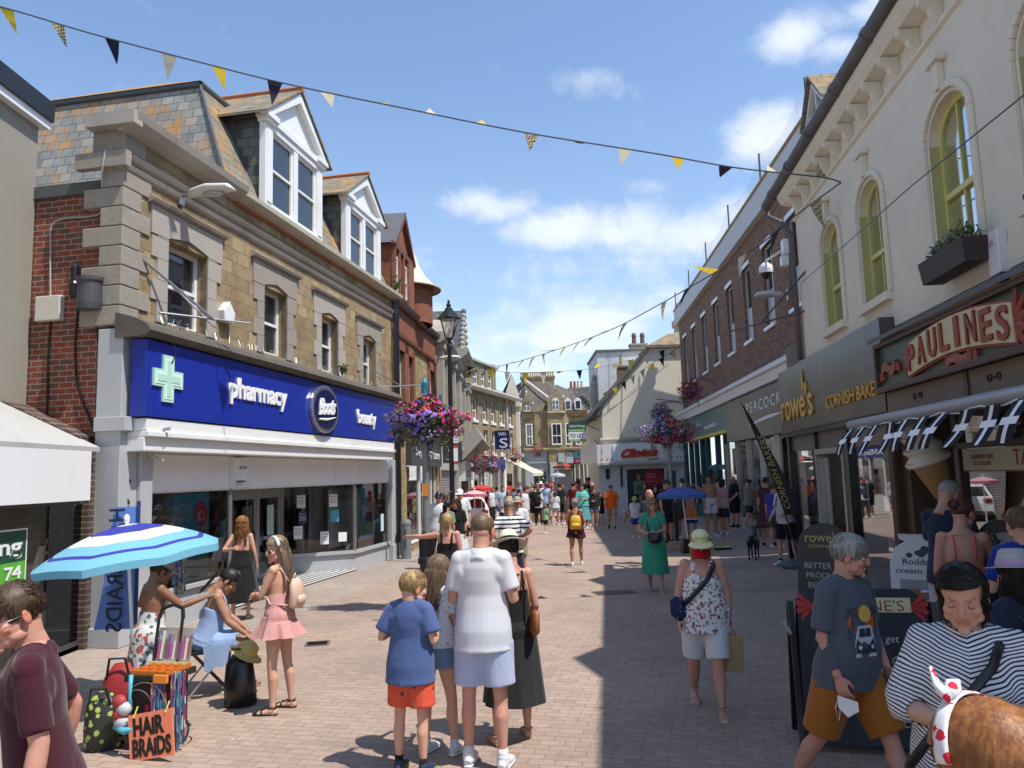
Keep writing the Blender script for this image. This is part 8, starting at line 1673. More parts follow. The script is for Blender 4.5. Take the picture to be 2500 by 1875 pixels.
def backpack(P,label,mat,w=.26,h=.36,d=.14,z=.26,pocket=None,straps=True,y=None,strapm=None,group=None):
 b=MB(); y=y if y is not None else -.125-.04*P.fat-d/2; k=P.k; c=lambda hh,yy=0,xx=0:P.sp(hh,yy,xx)
 b.loft([c(z-h/2,y),c(z-h/2+.03,y),c(z,y-.01),c(z+h/2-.06,y),c(z+h/2,y+.01)],[(w*.44*k,d*.35*k),(w*.5*k,d*.5*k),(w*.5*k,d*.52*k),(w*.46*k,d*.45*k),(w*.25*k,d*.25*k)],X=P.up@V((1,0,0)),n=20,ph=math.pi/4)
 q=MB(); q.loft([c(z-h*.42,y-d*.45),c(z-h*.2,y-d*.58),c(z-.02,y-d*.5)],[(w*.34*k,d*.2*k),(w*.38*k,d*.24*k),(w*.3*k,d*.1*k)],X=P.up@V((1,0,0)),n=16)
 s=MB(); s.loft([c(z+h/2-.01,y+.02,-.03),c(z+h/2+.05,y+.01,0),c(z+h/2-.01,y+.02,.03)],[.008*k]*3,n=6)
 if straps:
  for sx in (-1,1): s.loft([c(z+h*.42,y+.05,sx*.06),c(.50,-.06,sx*.085),c(.525,.0,sx*.095),c(.49,.075,sx*.10),c(.40,.112,sx*.11),c(.28,.105,sx*.128),c(.16,.02,sx*.155),c(z-h*.38,y+.04,sx*.10)],[(.016*k,.006*k)]*8,X=P.up@V((1,0,0)),n=6)
 return worn(P,'backpack',label,'backpack',b,mat,bands=[('pocket',q,pocket or mat),('straps',s,strapm or mat)],group=group)
# ================================================================ THE CAST
c_white=cloth('white',(.78,.78,.78)); c_black=cloth('black',(.012,.012,.014)); c_navy=cloth('navy',(.02,.028,.055)); c_grey=cloth('grey',(.26,.27,.28)); c_khaki=cloth('khaki',(.32,.28,.18)); c_denim=cloth('denim',(.16,.25,.38)); c_pgrey=cloth('palegrey',(.48,.49,.53)); c_blue=cloth('blue',(.06,.11,.26)); c_red=cloth('red',(.33,.02,.03))
XY=lambda u,v:tuple(gp(u,v).xy)
def PL(u,vt,Y,H=None):
 p=at(u,vt,Y); g=zg(p.x,Y); return dict(x=p.x,y=Y,H=H or p.z-g)
p=at(92,1466,3.45); H=p.z+.125+.02
m=Man('man in maroon T-shirt and orange sunglasses striding left at the near corner',p.x+.06,3.45,116,H,q=0,skin='pink',lean=8,legL=(25,10,2),legR=(-15,15,2),footR=15,armL=((.12,-.05,-1),(.1,.28,-1)),armR=((.22,-.42,-1),(.1,.35,-1)),hd=(30,-8,0),w=1.0)
m.hair('brown','short',length=.055,wild=.004,seed=4,volume=1.1); m.shirt(cloth('maroon',(.055,.012,.02)),hem=-.06,sleeve=.85,ease=.012,loose=.82); m.shorts(c_pgrey,frac=1.8,ease=.02,top=.05,name='trousers'); m.glasses(M_alu,glass('lens_orange',(.25,.06,.02)))
b=MB(); b.lathe([(.175,0),(.18,.02),(.175,.04)],n=30); b.v=[tuple(m.sp(-.075+z,-.01+y*.74,x*1.0)) for x,y,z in b.v]; m.part('belt',b,plain('tan_leather',(.25,.15,.06),.6,.1)); m.shoes(M_black)
x,y=XY(440,1765); floral_b=patt('tropic','floral',(.62,.60,.54),[(.12,.16,.10),(.45,.10,.08),(.10,.14,.20)],scale=9)
m=Man('hair braider in tan cap and tropical halter dress with her back to the street',x-.30,y,-34,1.47,q=0,fem=True,fat=.25,skin='dark',lean=6,twist=-6,armL=((.75,.15,-.75),(-.1,.9,.15)),armR=((.30,.6,-.5),(.25,1,.36),(0.,-.3,1)),hd=(-10,-14,0),handR='grip',legR=(8,8,5))
m.hair('dark','up'); m.tank(floral_b,hem=.05,top=.35,halter=True,straps=False,ease=.01); m.skirt(floral_b,z0=.12,z1=-.50,flare=.04,pa=.06); m.cap(plain('tan_cap',(.30,.24,.17),.8,.1),tilt=-6); m.shoes(plain('tan_sandal',(.32,.12,.05),.6,.1),sandal=True,sole=plain('tan_sandal',(.3,.1,.04)))
p=gp(470,1700); sx,sy=p.x+.1,p.y+.1
m=Man('seated woman in pale blue sundress having her hair braided on a folding chair',sx,sy,-72,1.62,q=0,fem=True,fat=.3,skin='tan',lean=14,seat=.53,legL=(82,88,10),legR=(88,96,10),armL=((.15,.62,-.8),(-.12,.9,-.45),(.2,.1,1)),armR=((.15,.62,-.8),(-.12,.9,-.45),(.2,.1,1)),hd=(-4,-30,0),handL='flat',handR='flat',closed=True,z=0)
sb=cloth('skyblue',(.28,.38,.58)); m.hair('dark','pony',length=.3); m.tank(sb,hem=-.04,top=.37,ease=.02,sw=.02)
m.shorts(sb,frac=.72,ease=.035,top=.12,name='dress_skirt',flare=.05)
b=MB(); n=40; P=[]
for j in range(n+1): a=j/n; P.append(V((-.27+.54*a,.30+.02*math.sin(3*a),.56)))
vs=[]; R5=6
for i in range(R5+1):
 for j in range(n+1):
  f=i/R5; a=j/n*math.pi; vs.append((-.30*math.cos(a)*(1-.02*f),-.02+.36*math.sin(a)**.7-.0+.02*math.sin(j*1.3)*f,m.zp+.0-.26*f*(1-.55*math.sin(a))+.012*math.sin(j*1.9)*f))
b.add(vs,[(i*(n+1)+j,i*(n+1)+j+1,(i+1)*(n+1)+j+1,(i+1)*(n+1)+j) for i in range(R5) for j in range(n)]); m.part('ruffled_hem',b,sb); m.shoes(plain('tan_sandal2',(.25,.14,.07)),sandal=True)
e=empty('hair_guard',m.e.location,m.e.rotation_euler.z,'patterned square card held flat against the seated woman’s hair','hair card'); b=MB(); b.loft([m.H2((-.098,-.0,.06)),m.H2((-.103,-.0,.06))],[.072,.072],n=24); b.build('card',patt('map_print','floral',(.62,.62,.5),[(.45,.2,.3),(.3,.45,.2)],scale=30),e)
x,y=XY(628,1738); rom=cloth('rose',(.55,.27,.25))
m=Man('young woman in pink playsuit and black sandals with arms folded facing the stall',x+.2,y,80,1.62,q=0,fem=True,skin='fair',legL=(2,4,4),legR=(-4,2,5),armL=((.10,.42,-.9),(-.75,.62,.02),(0,1,.3)),armR=((.12,.36,-.95),(-.8,.5,.0),(0,1,.3)),hd=(56,-6,0),w=1.05)
m.hair('fair','long',length=.42,wild=.003,n=1300,seed=3); m.tank(rom,hem=.11,top=.335,ease=.012,sw=.006); m.skirt(rom,z0=.13,z1=-.17,flare=.075,pleats=7,pa=.22); m.glasses(M_black,G_dark,round_=True,up_=-.004)
b=MB(); b.loft([m.H2((.093*math.cos(a),-.0+.02*abs(math.cos(a))*0+.02,.045+.093*math.sin(a))) for a in [math.pi*i/14 for i in range(15)]],[(.018,.004)]*15,X=m.hdM@V((0,1,0)),n=6); m.part('headband',b,c_white); m.shoes(M_black,sandal=True,sole=M_black)
backpack(m,'small cream backpack worn by the woman in the pink playsuit',plain('cream_leather',(.62,.42,.31),.4,.05),w=.23,h=.29,d=.12,z=.25)
x,y=XY(588,1512)
m=Man('woman with curly copper hair in a black dress waiting at the pharmacy door',x,y,8,1.60,q=1,fem=True,skin='fair',armL=((.55,-.35,-.9),(-.75,-.55,.15)),armR=((.25,.05,-1),(.1,.3,-.9)),legR=(3,3,3)); m.hair('copper','long',length=.34,wild=.006,curl=.012,n=650,volume=1.6); m.tank(c_black,hem=-.05,top=.34,ease=.02); m.skirt(c_black,z0=.12,z1=-.62,flare=.12,pleats=8); m.shoes(plain('tan_sandal3',(.45,.33,.2)),sandal=True)
palms=patt('palm_print','leafy',(.68,.10,.05),[(.05,.05,.07),(.30,.22,.2)],scale=14)
x,y=XY(1006,1885)
m=Man('fair-haired boy in blue T-shirt and orange palm-print shorts seen from behind',x,y,-16,1.44,q=0,skin='fair',legL=(2,3,4),legR=(-2,2,4),armL=((.42,-.05,-.95),(-.25,.85,.25)),armR=((.30,-.1,-1),(-.25,.9,.2)),hd=(-35,-6,0)); m.hair('blond','boy',length=.05,seed=9); m.shirt(cloth('boyblue',(.07,.11,.25)),hem=-.15,ease=.030,loose=.98); m.shorts(palms,frac=.78,ease=.028); m.shoes(plain('trainer_navy',(.02,.03,.08)),sock=c_black,sole=plain('lime_sole',(.25,.5,.03)))
x,y=XY(1062,1850)
m=Man('girl with long brown hair in white sprigged T-shirt and denim shorts',x+.02,y+.06,-28,1.52,q=0,fem=True,skin='fair',bust=.2,armL=((.15,.2,-1),(-.2,.9,.35)),armR=((.2,.15,-1),(-.1,.9,.5)),hd=(-14,-12,0),legR=(6,4,5)); m.hair('light','long',length=.40,n=1500,seed=5); m.shirt(patt('sprig','leafy',(.74,.74,.74),[(.10,.12,.14)],scale=34),hem=.02,ease=.014,sleeve=.6); m.shorts(c_denim,frac=.32,ease=.016); m.shoes(c_white,sock=c_white)
x,y=XY(1188,1872)
m=Man('tall man with cropped hair in white polo shirt and pale blue shorts',x,y,-10,1.86,q=0,skin='pink',fat=.0,armL=((.22,.02,-1),(-.3,.85,.55)),armR=((.25,-.02,-1),(-.35,.9,.25)),legL=(2,2,4),legR=(-2,3,4),hd=(-6,-10,0),w=.98,hs=1.14); m.hair('light','crop',bald=True); m.shirt(c_white,hem=-.13,ease=.020,loose=.98,amp=.010); m.collar(c_white); m.shorts(cloth('seersucker',(.42,.48,.64)),frac=.82,ease=.035); m.shoes(c_white,sock=c_white)
worn(m,'mobile_phone','dark phone in an orange case held up by the man in the white polo','phone',(lambda b:(b.add([tuple(m.handpos('L',.11)+m.up@V(v_)) for v_ in ((-.035,.0,-.07),(.035,.0,-.07),(.035,.0,.07),(-.035,.0,.07),(-.035,.012,-.07),(.035,.012,-.07),(.035,.012,.07),(-.035,.012,.07))],[(0,1,2,3),(4,7,6,5),(0,4,5,1),(1,5,6,2),(2,6,7,3),(3,7,4,0)]),b)[1])(MB()),paper('phone_orange',(.7,.15,.02)),smooth=False)
x,y=XY(1232,1806)
m=Man('woman in white straw hat and long black dress beside the man in the white polo',x+.09,y,12,1.63,q=0,fem=True,fat=.1,skin='pink',armL=((.1,.1,-1),(-.2,.9,.1)),armR=((.22,-.05,-1),(-.05,.7,-.75)),hd=(10,-10,0),legL=(-6,3,9),legR=(6,5,3)); m.hair('dark','bun',seed=2); m.tank(c_black,hem=-.05,top=.38,ease=.012); dk=cloth('washedblack',(.025,.024,.026)); m.skirt(dk,z0=.13,z1=-.60,flare=.07,pleats=6,pa=.08); m.brimhat(plain('straw_white',(.68,.62,.47),.8,.08,30),c_black,tilt=(-14,6)); m.shoes(plain('tan_sandal4',(.42,.26,.16)),sandal=True)
b=MB(); b.loft([m.sp(.0,-.16,.15),m.sp(.02,-.17,.16),m.sp(.16,-.16,.17),m.sp(.18,-.15,.17)],[(.06,.03),(.09,.04),(.09,.035),(.05,.02)],X=V((0,1,.2)),n=14); st=MB(); st.loft([m.sp(.16,-.17,.13),m.sp(.36,-.12,.125),m.sp(.53,-.02,.10),m.sp(.44,.10,.09)],[(.010,.004)]*4,X=V((1,0,0)),n=6); worn(m,'handbag','brown leather bag on a long strap hanging behind the straw-hatted woman','bag',b,plain('brown_leather',(.27,.10,.03),.45,.15),bands=[('strap',st,plain('brown_leather',(.27,.1,.03)))])
p=at(1092,1255,11.6); m=Man('fair-haired woman in black vest and red shorts leaning on the flower post',p.x,11.6,-4,1.60,q=0,fem=True,fat=.3,skin='pink',armL=((1,.18,-.12),(.95,.5,.0),(0,.3,1)),armR=((.2,-.05,-1),(.05,.1,-1)),lean=-3,hd=(8,-4,0)); m.hair('blond','pony',length=.16); m.tank(c_black,hem=-.06,top=.36,ease=.012,sw=.016); m.shorts(c_red,frac=.75,ease=.012); m.shoes(c_white)
b=MB(); b.loft([m.sp(-.12,.0,-.25),m.sp(-.1,.0,-.25),m.sp(.08,.0,-.24),m.sp(.12,.0,-.24)],[(.06,.12),(.08,.15),(.07,.13),(.04,.1)],X=V((1,0,0)),n=14); st=MB(); st.loft([m.sp(.1,-.05,-.23),m.sp(.35,-.10,-.16),m.sp(.53,-.02,-.13)],[.010]*3,n=6); worn(m,'handbag','cream handbag hanging from the shoulder of the woman in red shorts','bag',b,plain('cream_bag',(.62,.47,.28),.5,.06),bands=[('strap',st,MC['cream_bag'])])
p=at(1243,1222,13.6); m=Man('man in black and white striped T-shirt with hands on hips, back turned',p.x,13.6,4,1.70,q=0,fat=.2,skin='tan',armL=((.75,-.25,-.85),(-.75,.15,-.75)),armR=((.85,-.2,-.8),(-.8,.25,-.6)),hd=(12,-16,0)); m.hair('light','crop'); m.shirt(patt('sailor','stripe',(.74,.74,.74),[(.012,.013,.02)],period=.072,duty=.38),ease=.03,sleeve=.8); m.shorts(c_navy,frac=1.0,ease=.03); m.shoes(c_white)
x,y=XY(1409,1380); m=Man('grey-haired woman in maroon playsuit walking away with a yellow backpack',x,y,-4,1.57,q=1,fem=True,fat=.25,skin='tan',legL=(-8,8,3),legR=(14,6,3),footL=10,armL=((.2,.1,-1),(-.1,.6,-.6)),armR=((.25,.1,-1),(-.2,.7,-.5))); m.hair('grey','short',length=.05); cc=patt('dark_floral','floral',(.06,.015,.02),[(.16,.05,.04)],scale=16); m.tank(cc,hem=-.02,top=.44,ease=.018,sw=.03); m.shorts(cc,frac=.4,ease=.035,flare=.03); m.shoes(c_white)
backpack(m,'mustard yellow backpack on the grey-haired woman walking away',plain('mustard',(.62,.36,.03),.5,.08),w=.30,h=.36,d=.13,z=.22)
x,y=XY(1602,1443); gd=cloth('green',(.045,.30,.19)); m=Man('blonde woman in green button-through dress reaching into her black bag',x,y,168,1.68,q=0,fem=True,fat=.12,skin='pink',legL=(14,4,2),legR=(-6,12,2),footR=10,armL=((.28,.12,-1),(-.75,.6,-.15),(0,1,.2)),armR=((.42,.1,-.9),(-.62,.65,-.25),(0,1,.2)),hd=(14,4,0)); m.hair('blond','long',length=.26,seed=6,part_=-1); m.shirt(gd,hem=.08,sleeve=.62,ease=.022,loose=.7,top=.49); m.skirt(gd,z0=.14,z1=-.58,flare=.05,pleats=5,pa=.07); m.glasses(M_black,G_dark); m.shoes(plain('beige_sandal',(.5,.42,.33)),sandal=True)
b=MB(); b.loft([m.sp(.02,.26,-.03),m.sp(.04,.27,-.03),m.sp(.16,.26,-.03),m.sp(.18,.25,-.03)],[(.10,.05),(.13,.06),(.13,.05),(.11,.03)],X=V((1,0,0)),n=16); st=MB(); st.loft([m.sp(.15,.22,.06),m.sp(.34,.15,.10),m.sp(.53,.0,.12),m.sp(.3,-.12,.14)],[(.014,.004)]*4,X=V((1,0,0)),n=6); worn(m,'handbag','black bag held open by the woman in the green dress','bag',b,M_black,bands=[('strap',st,M_black)])
x,y=XY(1735,1745); m=Man('woman in lemon cap and red face mask walking towards the camera',x+.02,y+.12,170,1.60,q=0,fem=True,fat=.36,skin='pink',legL=(16,6,1),legR=(-12,22,2),footR=22,armR=((.30,.02,-1),(.02,.22,-1)),armL=((.26,.02,-1),(.02,.12,-1)),handL='grip',hd=(0,-6,0)); m.hair('blond','long',length=.16,part_=0,seed=8); fl=patt('flower_print','floral',(.72,.70,.70),[(.35,.06,.10),(.05,.16,.16),(.40,.20,.22)],scale=20)
m.tank(fl,hem=-.15,top=.40,ease=.026,sw=.026,sx=.078,loose=.95); m.shorts(c_white,frac=.92,ease=.022); m.cap(plain('lemon_cap',(.66,.64,.32),.8,.06),tilt=-8,txt='ANT OU',tm=M_black); m.shoes(plain('beige_sandal',(.5,.42,.33)),sandal=True)
b=MB(); n=12; vs=[]
for i in range(9):
 for j in range(n+1):
  a=math.pi*(.5-.46)+math.pi*.92*j/n; f=i/8; z=-.105+.095*f; r=.076+.010*math.sin(math.pi*min(1,f*1.1))+.030*math.exp(-((a-math.pi/2)/.5)**2)*math.sin(math.pi*f)**.6*.9; vs.append(m.H2((r*math.cos(a)*1.02,r*math.sin(a)+.022-.006*(1-f),z)))
b.add(vs,[(i*(n+1)+j,i*(n+1)+j+1,(i+1)*(n+1)+j+1,(i+1)*(n+1)+j) for i in range(8) for j in range(n)]); o=m.part('face_mask',b,cloth('mask_red',(.38,.008,.015)))
b=MB(); b.loft([m.sp(.0,.06,.24),m.sp(.02,.08,.24),m.sp(.15,.07,.24),m.sp(.17,.06,.23)],[(.05,.05),(.08,.06),(.08,.05),(.05,.03)],X=V((1,0,0)),n=14); st=MB(); st.loft([m.sp(.12,.13,.20),m.sp(.22,.175,.10),m.sp(.36,.165,-.03),m.sp(.47,.115,-.10),m.sp(.53,.0,-.13),m.sp(.4,-.12,-.1),m.sp(.15,-.16,.15)],[(.020,.004)]*7,X=V((1,0,0.6)),n=6); worn(m,'handbag','small patterned navy bag at the hip of the masked woman','bag',b,patt('bag_print','leafy',(.02,.03,.08),[(.3,.35,.5)],scale=30),bands=[('strap',st,M_black)])
h=m.handpos('L',.09); b=MB(); b.box(h.x-.10,h.x+.10,h.y-.06,h.y+.06,h.z-.36,h.z-.06); st=MB(); st.loft([(h.x-.05,h.y,h.z-.07),(h.x-.03,h.y,h.z+.0),(h.x+.03,h.y,h.z+.0),(h.x+.05,h.y,h.z-.07)],[(.006,.003)]*4,n=6); worn(m,'paper_bag','brown paper carrier bag in the hand of the masked woman','bag',b,plain('kraft_paper',(.36,.24,.11),.8,.12,6,.4),smooth=False,bands=[('handle',st,MC['kraft_paper'])])
p=at(2040,1281,5.1); m=Man('grey-haired man in van-print T-shirt and orange shorts walking right',p.x+.0,5.1,-148,p.z+.0,q=0,fat=.22,belly=.05,skin='pink',lean=4,legL=(26,6,2),legR=(-20,14,2),footR=20,armR=((.10,-.02,-1),(.02,.42,-.9)),armL=((.15,.1,-1),(0,.5,-.9)),handR='relax',hd=(30,-4,0)); m.hair('grey','short',length=.07,seed=3,volume=1.5,wild=.004); gt=cloth('slate_tee',(.085,.10,.125)); sh=m.shirt(gt,hem=-.10,ease=.026,sleeve=.85); m.shorts(cloth('rust',(.36,.12,.02)),frac=.95,ease=.035); m.shoes(c_grey)
# print on the chest: sunset, palms and a camper van, wrapped to the chest
def chestprint():
 ob=MB(); mats=[paper('print_sun',(.65,.42,.08)),paper('print_sunset',(.5,.12,.02)),paper('print_dark',(.02,.03,.05)),paper('print_van',(.5,.56,.60)),paper('print_sea',(.04,.08,.15))]
 def patch(pts,mi,o): # pts in (x,z) chest coords
  ob.add([(x_,o,z_) for x_,z_ in pts],[tuple(range(len(pts)))],mi)
 k=20; patch([(.0+.11*math.cos(2*math.pi*i/k),.33+.085*math.sin(2*math.pi*i/k)) for i in range(k)],1,0); patch([(-.01+.055*math.cos(2*math.pi*i/k),.38+.05*math.sin(2*math.pi*i/k)) for i in range(k)],0,.0015); patch([(-.11,.30),(.11,.30),(.10,.22),(-.10,.22)],4,.0015)
 patch([(-.07,.14),(.07,.14),(.075,.21),(.055,.31),(-.055,.31),(-.075,.21)],3,.003); patch([(-.048,.245),(-.004,.245),(-.004,.295),(-.042,.295)],2,.0045); patch([(.004,.245),(.048,.245),(.042,.295),(.004,.295)],2,.0045); patch([(-.07,.15),(-.0,.15),(-.0,.17),(-.062,.235),(-.07,.2)],2,.0045); patch([(.07,.15),(.0,.15),(.0,.17),(.062,.235),(.07,.2)],2,.0045); patch([(-.075,.125),(.075,.125),(.075,.14),(-.075,.14)],3,.0045)
 for cx in (-.045,.045): patch([(cx+.013*math.cos(2*math.pi*i/10),.185+.013*math.sin(2*math.pi*i/10)) for i in range(10)],3,.006)
 for px_ in (-.10,.085):
  patch([(px_-.004,.28),(px_+.004,.28),(px_+.004,.38),(px_-.004,.38)],2,.0045)
  for a in (20,60,120,160,200,-20): c,s_=math.cos(R(a)),math.sin(R(a)); patch([(px_,.38),(px_+.04*c-.006*s_,.38+.04*s_+.006*c),(px_+.05*c,.38+.045*s_),(px_+.04*c+.006*s_,.38+.04*s_-.006*c)],2,.0045)
 from mathutils.bvhtree import BVHTree
 T=BVHTree.FromPolygons([v.co for v in sh.data.vertices],[tuple(p_.vertices) for p_ in sh.data.polygons]); out=[]
 for (x_,o,z_) in ob.v:
  a=(x_+.06)/.19; d=m.up@V((math.sin(a),math.cos(a),0)); c=m.sp(z_-.01); hit=T.ray_cast(c+d*.6,-d,.8)[0]; out.append(tuple((hit or c+d*.2)+d*(.004+o)))
 ob.v=out; me=ob.mesh('chest_print'); link('chest_print',me,sh,mats)
chestprint()
h=m.handpos('R',.09); b=MB(); b.add([(h.x-.0,h.y-.05,h.z-.02),(h.x-.0,h.y+.09,h.z-.03),(h.x+.01,h.y+.10,h.z-.08),(h.x+.02,h.y+.03,h.z-.13),(h.x+.01,h.y-.04,h.z-.09)],[(0,1,2,3,4)]); st=MB(); st.loft([(h.x,h.y-.04,h.z-.03),(h.x,h.y-.07,h.z-.10),(h.x,h.y-.05,h.z-.17),(h.x,h.y-.03,h.z-.08)],[.003]*4,n=5); worn(m,'face_mask','white face mask dangling from the hand of the man in orange shorts','mask',b,M_whiteu,smooth=False,bands=[('ear_loop',st,M_whiteu)])
p=at(2350,1455,3.25); fs=patt('fine_stripes','stripe',(.70,.70,.71),[(.02,.024,.06)],period=.0165,duty=.40,warp=.10)
m=Man('dark-haired woman in navy-striped top looking down at the near right',p.x+.02,3.28,150,p.z+.125,q=0,fem=True,w=1.0,fat=.55,skin='fair',bust=.75,closed=True,armL=((.35,.25,-.95),(-.55,.75,.30),(0,1,.3)),armR=((.40,.2,-1),(-.8,.55,-.12),(0,1,.3)),hd=(-4,-16,0)); m.hair('dark','long',length=.09,n=1900,part_=1,front=.072,volume=1.5,seed=12); m.shirt(fs,hem=-.25,sleeve=1.25,ease=.022,loose=.95,top=.53); m.shorts(c_navy,frac=1.8,top=.1,name='trousers'); m.shoes(M_black)
st=MB(); st.loft([m.sp(-.1,.1,.28),m.sp(.05,.24,.24),m.sp(.20,.27,.14),m.sp(.34,.275,.02),m.sp(.45,.19,-.08),m.sp(.535,.02,-.125),m.sp(.4,-.17,-.1)],[(.018,.004)]*7,X=V((1,0,.6)),n=6); b=MB(); b.loft([m.sp(-.25,.02,.34),m.sp(-.1,.02,.33)],[(.05,.12),(.05,.1)],X=V((1,0,0)),n=12); worn(m,'shoulder_bag','black strapped shoulder bag across the striped top at the near right','bag',b,M_black,bands=[('strap',st,M_black)])
p=at(2478,1925,1.42); m=Man('ginger-haired child with red and white bow headband at the bottom right corner',p.x,1.42,12,p.z+.125,q=0,fem=True,skin='fair',bust=0,hd=(12,-12,0)); m.hair('ginger','up',n=3600,volume=1.5,wild=.002); m.shirt(fs,ease=.02); m.shorts(c_navy); m.shoes(c_white)
bw=patt('bow_print','floral',(.72,.70,.70),[(.6,.03,.06)],scale=34); b=MB(); A=[math.pi*i/18 for i in range(19)]; b.loft([m.H2((.094*math.cos(a),.012+.0*a,.046+.106*math.sin(a))) for a in A],[(.016,.004)]*19,X=m.hdM@V((0,1,0)),n=6); b.loft([m.H2((-.04,.01,.15)),m.H2((-.06,.012,.175)),m.H2((-.055,.02,.205))],[(.016,.01),(.014,.006),(.003,.003)],n=6); b.loft([m.H2((-.04,.01,.15)),m.H2((-.015,.012,.168)),m.H2((.01,.02,.172))],[(.014,.01),(.016,.006),(.004,.003)],n=6); m.part('headband',b,bw); m.glasses(M_dgrey,glass('lens_clear',clear=.05))
m=Man('man in navy T-shirt and grey shorts with white side stripes at the cafe',**PL(2305,1172,7.7),yaw=-62,q=0,skin='pink',fat=.12,armL=((.15,.3,-1),(-.4,.9,-.1)),armR=((.18,.12,-1),(-.2,.95,-.12)),hd=(-12,-22,0)); m.hair('grey','crop'); m.shirt(c_navy,ease=.02,hem=-.08); g=m.shorts(c_pgrey,frac=.95,ease=.03); m.shoes(c_black)
b=MB()
for i in range(3): h_,kn,an,fd=m.legs['R']; P=[h_+(kn-h_)*t+V((.118-.012*t,-.012+.022*i,0)) for t in (0,.3,.6,.9)]; b.loft(P,[(.004,.006)]*4,X=V((1,0,0)),n=6)
link('side_stripe',b.mesh('side_stripe',True),g,[c_white])
m=Man('woman with auburn bun and coral camisole reaching to the cafe counter',**PL(2340,1219,6.9),yaw=-24,q=0,fem=True,fat=.18,skin='pink',armL=((.2,.05,-1),(-.2,.7,-.6)),armR=((.35,.5,-.75),(.15,.95,.05)),hd=(-42,-8,0)); m.hair('auburn','bun'); m.tank(cloth('coral',(.75,.15,.10)),hem=-.1,top=.33,ease=.012,sx=.075,sw=.010); m.skirt(c_grey,z0=.1,z1=-.35,flare=.05); m.shoes(c_white)
m=Man('boy in royal blue T-shirt facing the cafe window at the right edge',**PL(2488,1243,6.0),yaw=-8,q=0,skin='fair',armL=((.3,.1,-1),(-.1,.8,.0))); m.hair('light','short',length=.035); m.shirt(cloth('royal',(.01,.035,.24)),ease=.02); m.shorts(c_grey); m.shoes(c_white)
m=Man('child in white crocheted sun hat with a pale blue backpack at the right edge',**PL(2478,1362,4.7),yaw=5,q=0,fem=True,bust=0,skin='tan'); m.hair('dark','long',length=.24); m.shirt(c_navy); m.shorts(c_denim); m.brimhat(plain('crochet_white',(.70,.69,.68),.9,.12,60,1.),paper('hat_ribbon',(.5,.3,.45)),tilt=(-8,4),r1=.15,h=.105); m.shoes(c_white)
backpack(m,'pale blue backpack with dark straps worn by the child in the white hat',plain('chambray',(.16,.22,.34),.8,.1,20),w=.27,h=.34,strapm=M_black)
x,y=XY(1925,1380); m=Man('bearded man in pale grey T-shirt and black shorts holding dog leads',x,y,128,1.80,q=0,skin='fair',armL=((.35,-.1,-.9),(-.65,.55,-.45)),armR=((.12,.15,-1),(.0,.7,-.6)),handR='grip',hd=(22,-4,0),legR=(4,4,7),legL=(-3,3,7)); m.hair('dark','short',length=.05); m.shirt(c_pgrey,hem=-.08,ease=.016); m.shorts(c_black,frac=.88,ease=.035); m.shoes(c_white,sock=c_navy)
b=MB(); b.ell((0,0,0),(.052,.045,.045),14,9); b.v=[tuple(m.H2((p[0],p[1]+.048,p[2]-.085))) for p in b.v]; m.part('beard',b,HR['dark'])
backpack(m,'black rucksack straps and pack on the dog walker',c_black,w=.28,h=.4)
dogw=m.w(m.handpos('R'))
def dog(label,x,y,yaw,mat,sc=1.,name='dog',group=None):
 e=empty(name,(x,y,zg(x,y)),R(yaw),label,'dog',group); b=MB(); s=sc
 b.loft([V(p)*s for p in ((0,-.34,.50),(0,-.28,.51),(0,-.1,.49),(0,.08,.47),(0,.2,.49),(0,.28,.53),(0,.36,.64),(0,.40,.70))],[V(q)[:2] if 0 else (q[0]*s,q[1]*s) for q in ((.04,.06),(.085,.095),(.08,.095),(.095,.13),(.10,.14),(.08,.11),(.055,.07),(.055,.06))],X=(1,0,0),n=16)
 b.ell(V((0,.44,.73))*s,(.062*s,.085*s,.062*s),14,9); b.loft([V((0,.48,.715))*s,V((0,.56,.70))*s,V((0,.60,.695))*s],[.042*s,.032*s,.022*s],n=10)
 for sx in (-1,1):
  b.loft([V((sx*.05,.42,.78))*s,V((sx*.075,.43,.74))*s,V((sx*.075,.44,.68))*s],[(.02*s,.012*s),(.028*s,.01*s),(.012*s,.006*s)],n=8)
  b.loft([V((sx*.075,.20,.46))*s,V((sx*.08,.19,.33))*s,V((sx*.075,.21,.22))*s,V((sx*.075,.205,.06))*s,V((sx*.075,.235,.025))*s],[.055*s,.036*s,.024*s,.02*s,.028*s],n=10)
  b.loft([V((sx*.07,-.26,.47))*s,V((sx*.08,-.20,.33))*s,V((sx*.075,-.31,.20))*s,V((sx*.075,-.29,.06))*s,V((sx*.075,-.25,.025))*s],[.075*s,.045*s,.023*s,.02*s,.028*s],n=10)
 b.loft([V((0,-.33,.53))*s,V((0,-.45,.56))*s,V((0,-.58,.60))*s,V((0,-.66,.62))*s],[.032*s,.024*s,.018*s,.008*s],n=8)
 me=remesh(b,.012,3); me.name='body'; link('body',me,e,[mat]); c=MB(); c.loft([(V((0,.335,.61))*s+V((.062*s*math.cos(a),.03*s*math.sin(a),.062*s*math.sin(a)*.8))) for a in [math.pi*i/8 for i in range(17)]],[.008*s]*17,n=5); link('collar',c.mesh('collar',True),e,[paper('collar_brown',(.15,.06,.03))]); return e
blk=plain('dog_black',(.008,.008,.009),.5,.2,30,.4); d1=dog('black dog with its tail out standing before the dog walker',*XY(1842,1366),-25,blk,.95); d2=dog('second black dog sitting close behind the first near the dog walker',*XY(1872,1312),20,blk,.95); dog('pale cream dog beside the child in the green cap',*XY(1530,1288),165,plain('dog_cream',(.55,.50,.42),.9,.15,20),.95)
